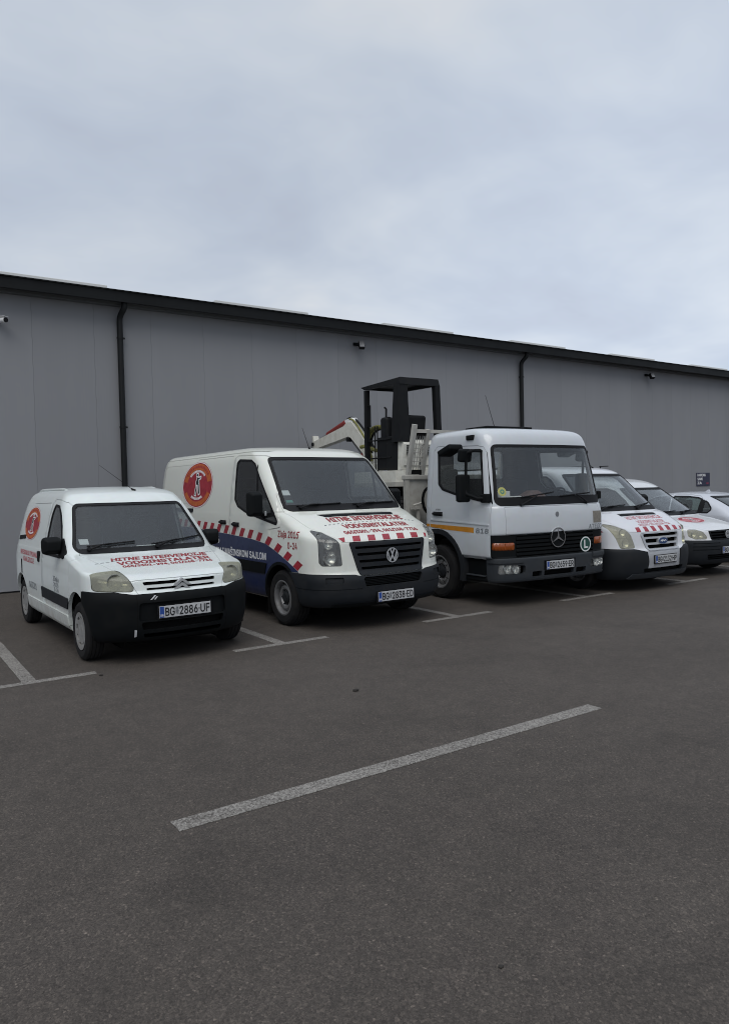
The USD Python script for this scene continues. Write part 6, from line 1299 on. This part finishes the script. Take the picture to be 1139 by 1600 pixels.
    glaze(b, t, ws, 0.2, 2.0, band=rpoly([(-0.85, 1.22), (0.85, 1.22), (0.84, 1.265), (-0.84, 1.265)], 0.01))
    wiper(b, t, (-0.62, 1.215), (-0.30, 1.265), (1, 0.05), blade=0.60); wiper(b, t, (0.20, 1.215), (0.46, 1.275), (1, 0.10), blade=0.55)
    obj('dashboard', cat(rbox(-0.84, 0.84, 1.05, 1.5, 0.85, 1.20, 0.07), rbox(-0.85, 0.85, 0.76, 1.15, 1.08, 1.18, 0.03)), MT['lining'], t)
    for x in (-0.52, -0.1, 0.5): seat(t, x, 1.72, 0.86, 0.42)
    steering(t, 0.48, 1.62, 1.2, tilt=0.8)
    obj('bulkhead', bx(-0.76, 0.76, 2.45, 2.48, 0.4, 1.82), MT['lining'], t)
    arch_liners(t, (FW, RW), 0.335, 0.37, -0.92, -0.60)
    stuff_under(t, 0.58, 0.35, 4.6, 0.24, 0.40)
    obj('engine_block', bx(-0.5, 0.5, 0.42, 1.05, 0.3, 0.85), MT['under'], t)
    for s in (-1, 1): obj('roof_rail', rbox(s * 0.60 - 0.02, s * 0.60 + 0.02, 1.95, 4.3, 1.925, 1.955, 0.008), MT['seal'], t)
    p0 = b.top(0.32, 1.62)[0]; aerial(t, p0, p0 + np.array([-0.26, 0.05, 0.30]), 0.004)
    obj('roof_bracket', cat(beam(b.top(0.58, 1.68)[0] + [0, 0, 0.03], b.top(0.58, 1.68)[0] + [0.22, 0, 0.035], 0.02, 0.015), tube([b.top(0.60, 1.68)[0], b.top(0.60, 1.68)[0] + [0, 0, 0.035]], 0.012, 6)), MT['seal'], t)
    plate(t, 0.0, -0.010, 0.475, ('BG', '2132', 'HP'), 0.0)
MT['ovalblue'] = mat('badge_blue', (0.02, 0.05, 0.14), 0.3, coat=0.4)
MT['lensyellow'] = usdkit.material(stage, '/World/Looks/lens_yellowed', {
    't': ('transparent_bsdf', {'color': (0.90, 0.89, 0.80)}), 'p': ('principled_bsdf', {'base_color': (0.62, 0.61, 0.54), 'roughness': 0.2, 'coat_weight': 0.4}), 'm': ('mix_closure', {'fac': 0.24})},
    [('t.BSDF', 'm.closure1'), ('p.BSDF', 'm.closure2')], surface='m.closure')
mid_van()
# ------------------------------------------------------------------ small white van with black bumper near the right edge
def right_van():
    t = thing('compact_van', 'white compact van with round red bonnet emblem and ribbed black bumper at the right edge', 'van', (12.26, 6.85, 0), 0.0)
    L = 4.30
    keys = [
        (0.225, 0.12, 0.48, 2.6, 0.80, L - .05, .26, 4, 0), (0.25, 0.06, 0.50, 2.6, 0.825, L, .26, 4, 0), (0.36, 0.01, 0.52, 2.6, 0.85, L, .26, 4, 0), (0.54, 0.0, 0.52, 2.6, 0.862, L, .26, 4, 0), (0.615, 0.02, 0.52, 2.6, 0.864, L, .26, 4, 0),
        (0.645, 0.05, 0.50, 2.6, 0.864, L, .26, 4, 0), (0.755, 0.07, 0.50, 2.5, 0.862, L, .26, 4, -0.04), (0.785, 0.115, 0.48, 2.5, 0.860, L, .26, 4, -0.05), (0.86, 0.33, 0.46, 2.5, 0.856, L, .26, 4, -0.035), (0.94, 0.62, 0.42, 2.6, 0.852, L, .26, 4, -0.02),
        (1.005, 0.88, 0.36, 2.9, 0.846, L, .26, 4, 0), (1.03, 0.95, 0.34, 3.0, 0.840, L, .26, 4, 0), (1.27, 1.31, 0.32, 3.0, 0.792, L - .03, .26, 4, 0), (1.535, 1.69, 0.30, 3.0, 0.720, L - .07, .26, 4, 0), (1.60, 1.80, 0.30, 2.9, 0.695, L - .09, .26, 4, 0),
        (1.66, 1.95, 0.30, 2.8, 0.65, L - .12, .26, 4, 0), (1.705, 2.16, 0.3, 2.6, 0.56, L - .2, .26, 4, 0), (1.735, 2.45, 0.3, 2.4, 0.4, L - .4, .24, 3, 0), (1.75, 2.8, 0.2, 2.2, 0.15, L - .8, .2, 3, 0)]
    b = Body(keys, sub=4)
    W = MT['white_cool2']
    FW, RW = 0.86, 3.45
    arches = arch_cut((FW, RW), 0.32, 0.345); b.shell = b.shell - arches
    ws = rpoly([(-0.755, 1.045), (0.755, 1.045), (0.625, 1.525), (-0.625, 1.525)], 0.05)
    dw = rpoly([(1.22, 1.0), (1.55, 1.30), (1.80, 1.48), (1.98, 1.53), (2.42, 1.53), (2.45, 1.48), (2.45, 1.03), (2.42, 1.0)], 0.03)
    b.shell = b.shell - prism(ws.buffer(0.012), 'F', 0.4, 2.4) - both(dw.buffer(0.012), 'S', -1.2, -0.4)
    bump = Polygon([(-1.2, 0.1), (1.2, 0.1), (1.2, 0.645), (0.50, 0.628), (-0.50, 0.628), (-1.2, 0.645)])
    bp = prism(bump, 'F', -.4, .52) - arches
    b.shell = b.shell - prism(bump.buffer(0.003), 'F', -.4, .523)
    bm = b.patch(bp, -0.03, 0.014)
    for z in (0.575, 0.52, 0.465): bm = bm - (b.skin(0.0, 0.03) ^ prism(unary_union([sbox(-0.78, z, -0.30, z + 0.014), sbox(0.30, z, 0.78, z + 0.014)]), 'F', -.4, .5))
    low = rpoly([(-0.55, 0.30), (0.55, 0.30), (0.58, 0.39), (-0.58, 0.39)], 0.02)
    o = obj('front_bumper', bm - prism(low, 'F', -.4, .35), MT['plastic_grey'], t)
    obj('air_intake', b.patch(prism(low.buffer(0.01), 'F', -.4, .4), -0.06, -0.05), MT['under'], o)
    for z in (0.325, 0.36): obj('intake_bar', b.patch(prism(sbox(-0.57, z - 0.006, 0.57, z + 0.006), 'F', -.4, .35), -0.03, 0.0), MT['plastic'], o)
    gp = rpoly([(-0.47, 0.785), (0.47, 0.785), (0.44, 0.635), (-0.44, 0.635)], 0.02)
    b.shell = b.shell - prism(gp.buffer(0.003), 'F', -.4, .4)
    gc = unary_union([rpoly([(-0.43, z0), (0.43, z0), (0.43, z1), (-0.43, z1)], 0.008) for z0, z1 in ((0.735, 0.768), (0.690, 0.722), (0.648, 0.678))])
    g = obj('grille', b.patch(prism(gp, 'F', -.4, .4), -0.03, 0.008) - prism(gc, 'F', -.4, .4), MT['plastic'], t)
    obj('grille_back', b.patch(prism(gp.buffer(-0.01), 'F', -.4, .4), -0.06, -0.05), MT['under'], g)
    y0 = b.front(0, 0.71)[0][1] - 0.01; B_ = lambda p, a, c: tri(prism(p, 'F', y0 - c, y0 - a))
    st_ = lambda pts: LineString(pts).buffer(0.007, cap_style=2, join_style=2)
    vr = ell(0, 0.715, 0.068, 0.068).difference(ell(0, 0.715, 0.059, 0.059))
    obj('badge_disc', B_(ell(0, 0.715, 0.074, 0.074), -0.02, 0.004), MT['plastic'], g)
    obj('round_letter_emblem', B_(unary_union([vr, st_([(-0.027, 0.778), (0, 0.721), (0.027, 0.778)]), st_([(-0.058, 0.752), (-0.027, 0.663), (0, 0.711), (0.027, 0.663), (0.058, 0.752)])]).intersection(ell(0, 0.715, 0.068, 0.068)), 0.005, 0.012), MT['emblem'], g, smooth=False)
    hl0 = rpoly([(-0.79, 0.82), (-0.66, 0.815), (-0.575, 0.775), (-0.485, 0.645), (-0.72, 0.650), (-0.79, 0.70)], 0.035)
    hls = []
    for s in (1, -1):
        hl = hl0 if s > 0 else affinity.scale(hl0, -1, 1, origin=(0, 0)); hls.append(hl)
        b.shell = b.shell - prism(hl, 'F', -.3, .5)
        k = obj('headlight', b.patch(prism(hl.buffer(-0.004), 'F', -.3, .495), -0.006, 0.001), MT['lensyellow'], t)
        obj('lamp_housing', b.skin(-0.09, -0.08) ^ prism(hl.buffer(0.004), 'F', -.3, .51), MT['lampsilver'], k)
        obj('lamp_frame', b.skin(-0.08, -0.008) ^ (prism(hl.buffer(0.008), 'F', -.3, .505) - prism(hl.buffer(-0.008), 'F', -.35, .49)), MT['plastic_grey'], k)
        obj('reflector', reflector_at(b, -0.60 * s, 0.715, 0.052, 0.025), MT['reflector'], k); obj('side_reflector', reflector_at(b, -0.705 * s, 0.735, 0.052, 0.025), MT['reflector'], k)
    bon = rpoly([(-0.47, -0.2), (0.47, -0.2), (0.53, 0.2), (0.70, 0.45), (0.76, 0.98), (0.74, 1.12), (0.4, 0.98), (0, 0.93), (-0.4, 0.98), (-0.74, 1.12), (-0.76, 0.98), (-0.70, 0.45), (-0.53, 0.2)], 0.03)
    clip = man(bx(-2, 2, -2, 3, 0.79, 1.5)) - prism(unary_union(hls).buffer(0.004), 'F', -.3, .51)
    bonnet = b.shell ^ prism(bon, 'T', .7, 1.4) ^ clip
    b.shell = b.shell - (prism(bon.buffer(0.004), 'T', .7, 1.4) ^ man(bx(-2, 2, -2, 3, 0.786, 1.5)))
    bo = obj('bonnet', bonnet, W, t)
    round_logo(b, bo, 'T', (-0.10, 0.66), 0.34, 0.17, 0.7, 1.4, faded=True)
    door = rpoly([(1.22, 0.34), (1.17, 0.95), (1.20, 1.02), (1.50, 1.32), (1.78, 1.53), (1.96, 1.58), (2.50, 1.59), (2.56, 1.52), (2.56, 0.40), (2.5, 0.34)], 0.03)
    for s in (-1, 1):
        p, pg = prism(door, 'S', -1.2, -.4) - arches, prism(door.buffer(0.005), 'S', -1.2, -.4)
        if s > 0: p, pg = p.mirror((1, 0, 0)), pg.mirror((1, 0, 0))
        d = obj('door', b.shell ^ p, W, t); b.shell = b.shell - pg
        F = (lambda m: tri(m)) if s < 0 else mirx
        obj('window', F(b.patch(prism(dw, 'S', -1.2, -.4), -0.010, -0.004)), MT['glass'], d)
        obj('window_seal', F(b.patch(prism(dw.buffer(0.014).difference(dw.buffer(-0.014)), 'S', -1.2, -.4), -0.012, 0.002)), MT['seal'], d)
        handle(b, d, 2.4, 0.93, 0.16, s)
        mirror_pod(t, -0.97, 1.42, 1.10, 0.20, 0.19, 0.13, [(-0.90, 1.5, 1.05), (-0.80, 1.55, 1.03)], s)
        wheel(t, 0.77 * s, FW, 0.315, 0.315, 0.195, 0.195, s, 'steel'); wheel(t, 0.77 * s, RW, 0.315, 0.315, 0.195, 0.195, s, 'steel')
    obj('body_shell', b.shell, W, t)
    obj('lining', b.skin(-0.05, -0.042) - prism(ws.buffer(0.01), 'F', 0.4, 2.4) - both(dw.buffer(0.01), 'S', -1.2, -0.4) - man(bx(-2, 2, -1, 6, 0, 0.95)) - man(bx(-2, 2, -1, 1.0, 0, 3)), MT['lining'], t)
    glaze(b, t, ws, 0.4, 2.4, band=rpoly([(-0.755, 1.05), (0.755, 1.05), (0.74, 1.09), (-0.74, 1.09)], 0.01))
    wiper(b, t, (-0.58, 1.045), (-0.28, 1.085), (1, 0.03), blade=0.6); wiper(b, t, (0.12, 1.045), (0.38, 1.085), (1, 0.04), blade=0.5)
    obj('dashboard', cat(rbox(-0.72, 0.72, 1.35, 1.8, 0.75, 1.05, 0.06), rbox(-0.74, 0.74, 1.02, 1.4, 0.92, 1.02, 0.03)), MT['lining'], t)
    seat(t, -0.38, 1.95, 0.74); seat(t, 0.38, 1.95, 0.74); steering(t, 0.38, 1.9, 1.05, tilt=0.65)
    obj('papers', bx(-0.45, -0.3, 1.30, 1.38, 1.04, 1.055), MT['paper'], t, smooth=False)
    obj('bulkhead', bx(-0.66, 0.66, 2.65, 2.68, 0.4, 1.58), MT['lining'], t)
    arch_liners(t, (FW, RW), 0.32, 0.34, -0.84, -0.52)
    stuff_under(t, 0.52, 0.3, 4.1, 0.19, 0.34); obj('engine_block', bx(-0.45, 0.45, 0.35, 1.05, 0.3, 0.72), MT['under'], t)
    plate(t, 0.0, -0.012, 0.455, ('BG', '3207', 'KV'), 0.0)
MT['white_cool2'] = paint('paint_white_warm', (0.61, 0.62, 0.63), amount=0.25)
right_van()
# ------------------------------------------------------------------ pale silver hatchback parked nose to the wall
def hatchback():
    L = 4.15
    t = thing('hatchback_car', 'pale silver hatchback parked nose to the wall, cut off by the right edge', 'car', (14.88, 7.45 + L, 0), math.pi)
    keys = [
        (0.20, 0.15, 0.5, 2.5, 0.78, L - .10, .38, 3, 0), (0.24, 0.06, 0.55, 2.5, 0.82, L - .03, .40, 3, 0), (0.45, 0.0, 0.6, 2.4, 0.86, L, .42, 3, 0), (0.58, 0.02, 0.6, 2.4, 0.872, L, .42, 3, 0), (0.66, 0.08, 0.6, 2.4, 0.872, L - .01, .42, 3, 0),
        (0.74, 0.28, 0.6, 2.4, 0.868, L - .03, .42, 3, -0.02), (0.84, 0.72, 0.5, 2.5, 0.862, L - .06, .42, 3, -0.01), (0.90, 1.02, 0.42, 2.7, 0.855, L - .10, .42, 3, 0), (0.935, 1.12, 0.40, 2.8, 0.848, L - .14, .42, 3, 0),
        (1.10, 1.38, 0.40, 2.8, 0.790, L - .40, .40, 2.8, 0), (1.28, 1.68, 0.38, 2.7, 0.690, L - .76, .36, 2.6, 0), (1.335, 1.83, 0.36, 2.6, 0.640, L - .90, .34, 2.5, 0), (1.375, 2.0, 0.34, 2.5, 0.57, L - 1.05, .32, 2.4, 0),
        (1.402, 2.2, 0.3, 2.4, 0.45, L - 1.25, .3, 2.3, 0), (1.412, 2.38, 0.12, 2.2, 0.25, L - 1.42, .12, 2.2, 0)]
    b = Body(keys, sub=4)
    W = MT['silverpale']
    FW, RW = 0.82, 3.36
    arches = arch_cut((FW, RW), 0.31, 0.335); b.shell = b.shell - arches
    ws = rpoly([(-0.74, 0.96), (0.74, 0.96), (0.60, 1.30), (-0.60, 1.30)], 0.04)
    rw = rpoly([(-0.66, 1.01), (0.66, 1.01), (0.55, 1.315), (-0.55, 1.315)], 0.05)
    dwf = rpoly([(1.42, 0.945), (1.62, 1.08), (1.85, 1.245), (2.02, 1.305), (2.36, 1.325), (2.40, 0.985)], 0.03)
    dwr = rpoly([(2.46, 0.99), (2.43, 1.325), (2.75, 1.322), (3.00, 1.295), (3.10, 1.26), (3.08, 0.995)], 0.03)
    qw = rpoly([(3.135, 0.998), (3.15, 1.245), (3.24, 1.19), (3.33, 1.09), (3.33, 1.05), (3.27, 1.0)], 0.025)
    b.shell = b.shell - prism(ws.buffer(0.01), 'F', 0.6, 2.3) - prism(rw.buffer(0.01), 'F', L - 1.5, L + 0.2) - both(unary_union([dwf, dwr, qw]).buffer(0.01), 'S', -1.2, -.4)
    d1 = rpoly([(1.30, 0.32), (1.25, 0.88), (1.36, 0.95), (1.60, 1.12), (1.84, 1.29), (2.02, 1.345), (2.40, 1.36), (2.435, 0.9), (2.43, 0.32)], 0.03)
    d2 = rpoly([(2.45, 0.32), (2.455, 0.9), (2.42, 1.36), (2.78, 1.36), (3.02, 1.33), (3.10, 1.28), (3.115, 0.97), (3.04, 0.70), (2.98, 0.45), (2.96, 0.32)], 0.03)
    for s in (-1, 1):
        F = (lambda m: tri(m)) if s < 0 else mirx
        for dd, wn in ((d1, dwf), (d2, dwr)):
            p, pg = prism(dd, 'S', -1.2, -.4) - arches, prism(dd.buffer(0.0045), 'S', -1.2, -.4)
            if s > 0: p, pg = p.mirror((1, 0, 0)), pg.mirror((1, 0, 0))
            d = obj('door', b.shell ^ p, W, t); b.shell = b.shell - pg
            obj('window', F(b.patch(prism(wn, 'S', -1.2, -.4), -0.010, -0.004)), MT['glassgreen'], d)
            obj('window_seal', F(b.patch(prism(wn.buffer(0.016).difference(wn.buffer(-0.012)), 'S', -1.2, -.4), -0.012, 0.002)), MT['seal'], d)
            handle(b, d, 2.30 if dd is d1 else 2.98, 0.85, 0.16, s, m='silverpale')
        obj('quarter_window', F(b.patch(prism(qw, 'S', -1.2, -.4), -0.010, -0.004)), MT['glassdark'], t)
        obj('pillar_trim', F(b.patch(prism(rpoly([(3.05, 0.985), (3.07, 1.268), (3.14, 1.258), (3.17, 1.23), (3.16, 0.985)], 0.01), 'S', -1.2, -.4), -0.003, 0.0015)), MT['seal'], t)
        obj('quarter_seal', F(b.patch(prism(qw.buffer(0.018).difference(qw.buffer(-0.010)), 'S', -1.2, -.4), -0.012, 0.002)), MT['seal'], t)
        tl = prism(Polygon([(s * 0.86, 0.58), (s * 0.56, 0.58), (s * 0.60, 0.74), (s * 0.86, 0.75)]), 'F', L - 0.5, L + 0.2)
        obj('tail_light', b.patch(tl, 0.0, 0.006), MT['red'], t)
        mirror_pod(t, -0.93, 1.5, 0.99, 0.18, 0.14, 0.11, [(-0.88, 1.55, 0.96), (-0.80, 1.6, 0.95)], s, m='silverpale')
        wheel(t, 0.775 * s, FW, 0.305, 0.305, 0.195, 0.195, s, 'alloy'); wheel(t, 0.775 * s, RW, 0.305, 0.305, 0.195, 0.195, s, 'alloy')
        hp = prism(rpoly([(s * 0.80, 0.68), (s * 0.45, 0.62), (s * 0.45, 0.56), (s * 0.80, 0.56)], 0.02), 'F', -.2, .45)
        obj('headlight', b.patch(hp, 0.0, 0.006), MT['lensdull'], t)
    obj('hatch_seam', b.patch(prism(sbox(-0.62, 0.645, 0.62, 0.652), 'F', L - .4, L + .2), 0.0004, 0.0012), MT['under'], t)
    obj('body_shell', b.shell, W, t)
    glaze(b, t, ws, 0.6, 2.3)
    g = obj('rear_window', b.patch(prism(rw, 'F', L - 1.5, L + 0.2), -0.008, -0.002), MT['glassdark'], t)
    obj('rear_window_seal', b.patch(prism(rw.buffer(0.016).difference(rw.buffer(-0.02)), 'F', L - 1.5, L + .2), -0.010, 0.002), MT['seal'], g)
    obj('lining', b.skin(-0.05, -0.042) - prism(ws.buffer(0.01), 'F', 0.6, 2.3) - prism(rw.buffer(0.01), 'F', L - 1.6, L + .2) - both(unary_union([dwf, dwr, qw]).buffer(0.01), 'S', -1.2, -.4) - man(bx(-2, 2, -1, 6, 0, 0.85)) - man(bx(-2, 2, -1, 1.2, 0, 3)), MT['lining'], t)
    obj('dashboard', rbox(-0.72, 0.72, 1.35, 1.75, 0.7, 0.94, 0.06), MT['lining'], t)
    seat(t, -0.36, 1.9, 0.40, 0.46); seat(t, 0.36, 1.9, 0.40, 0.46)
    obj('rear_seat', cat(rbox(-0.60, 0.60, 2.7, 3.15, 0.4, 0.58, 0.05), rotm(rbox(-0.60, 0.60, 3.1, 3.22, 0.5, 1.02, 0.05), -0.3, (1, 0, 0), (0, 3.1, .5))), MT['seat'], t)
    obj('parcel_shelf', bx(-0.60, 0.60, 3.25, L - .25, 0.90, 0.925), MT['lining'], t)
    steering(t, 0.36, 1.75, 0.93, tilt=0.5)
    arch_liners(t, (FW, RW), 0.31, 0.33, -0.84, -0.52); stuff_under(t, 0.52, 0.3, L - .2, 0.17, 0.32)
    obj('rear_wiper', tube([b.hit((0.0, 9, 1.03), (0, -1, 0))[0] + [0, 0.015, 0], b.hit((0.28, 9, 1.10), (0, -1, 0))[0] + [0, 0.015, 0]], 0.008, 6), MT['seal'], t)
    p0 = b.top(0.0, L - 1.35)[0]
    obj('roof_aerial', hull(rbox(-0.02, 0.02, p0[1] - 0.05, p0[1] + 0.05, p0[2] - 0.01, p0[2] + 0.005, 0.004).vertices, rbox(-0.008, 0.008, p0[1] + 0.0, p0[1] + 0.04, p0[2] + 0.02, p0[2] + 0.045, 0.003).vertices), W, t)
    yb = b.hit((0, 9, 0.70), (0, -1, 0))[0][1]
    q = plate(t, 0.0, 0.0, 0.0, ('BG', '1407', 'ZM'))
    x = UsdGeom.Xformable(q); x.AddTranslateOp().Set(Gf.Vec3d(0, yb + 0.012, 0.56)); x.AddRotateZOp().Set(180.0)
MT['silverpale'] = mat('paint_pale_silver', (0.50, 0.515, 0.55), 0.3, 0.2, 0.5)
MT['glassgreen'] = pane_mat('window_glass_green', (0.55, 0.66, 0.62), 1.5, dirt=0.01)
hatchback()
# ------------------------------------------------------------------ loose bits on the asphalt
def pebble(x, y, r, label, seed):
    q = np.random.default_rng(seed); s = trimesh.creation.icosphere(2, 1.0); v = s.vertices * (1 + 0.25 * (meshkit.noise(s.vertices * 1.7 + seed, seed)[:, None] - 0.5)) * [r * 1.3, r, r * 0.5]
    obj('clod', mvx(trimesh.Trimesh(v, s.faces), x, y, r * 0.35), MT['clod'], label=label, category='clod of dirt')
MT['clod'] = mat('dirt_clod', (0.02, 0.017, 0.014), 0.9, vary=0.4, scale=40)
pebble(3.195, 4.891, 0.022, 'small dark clod on the asphalt between the small van and the lane stripe', 3)
pebble(1.670, 6.748, 0.015, 'tiny dark clod beside the end of the bay marking by the small van', 4)
pebble(1.715, 1.763, 0.008, 'tiny dark clod on the asphalt near the bottom right of the photo', 5)
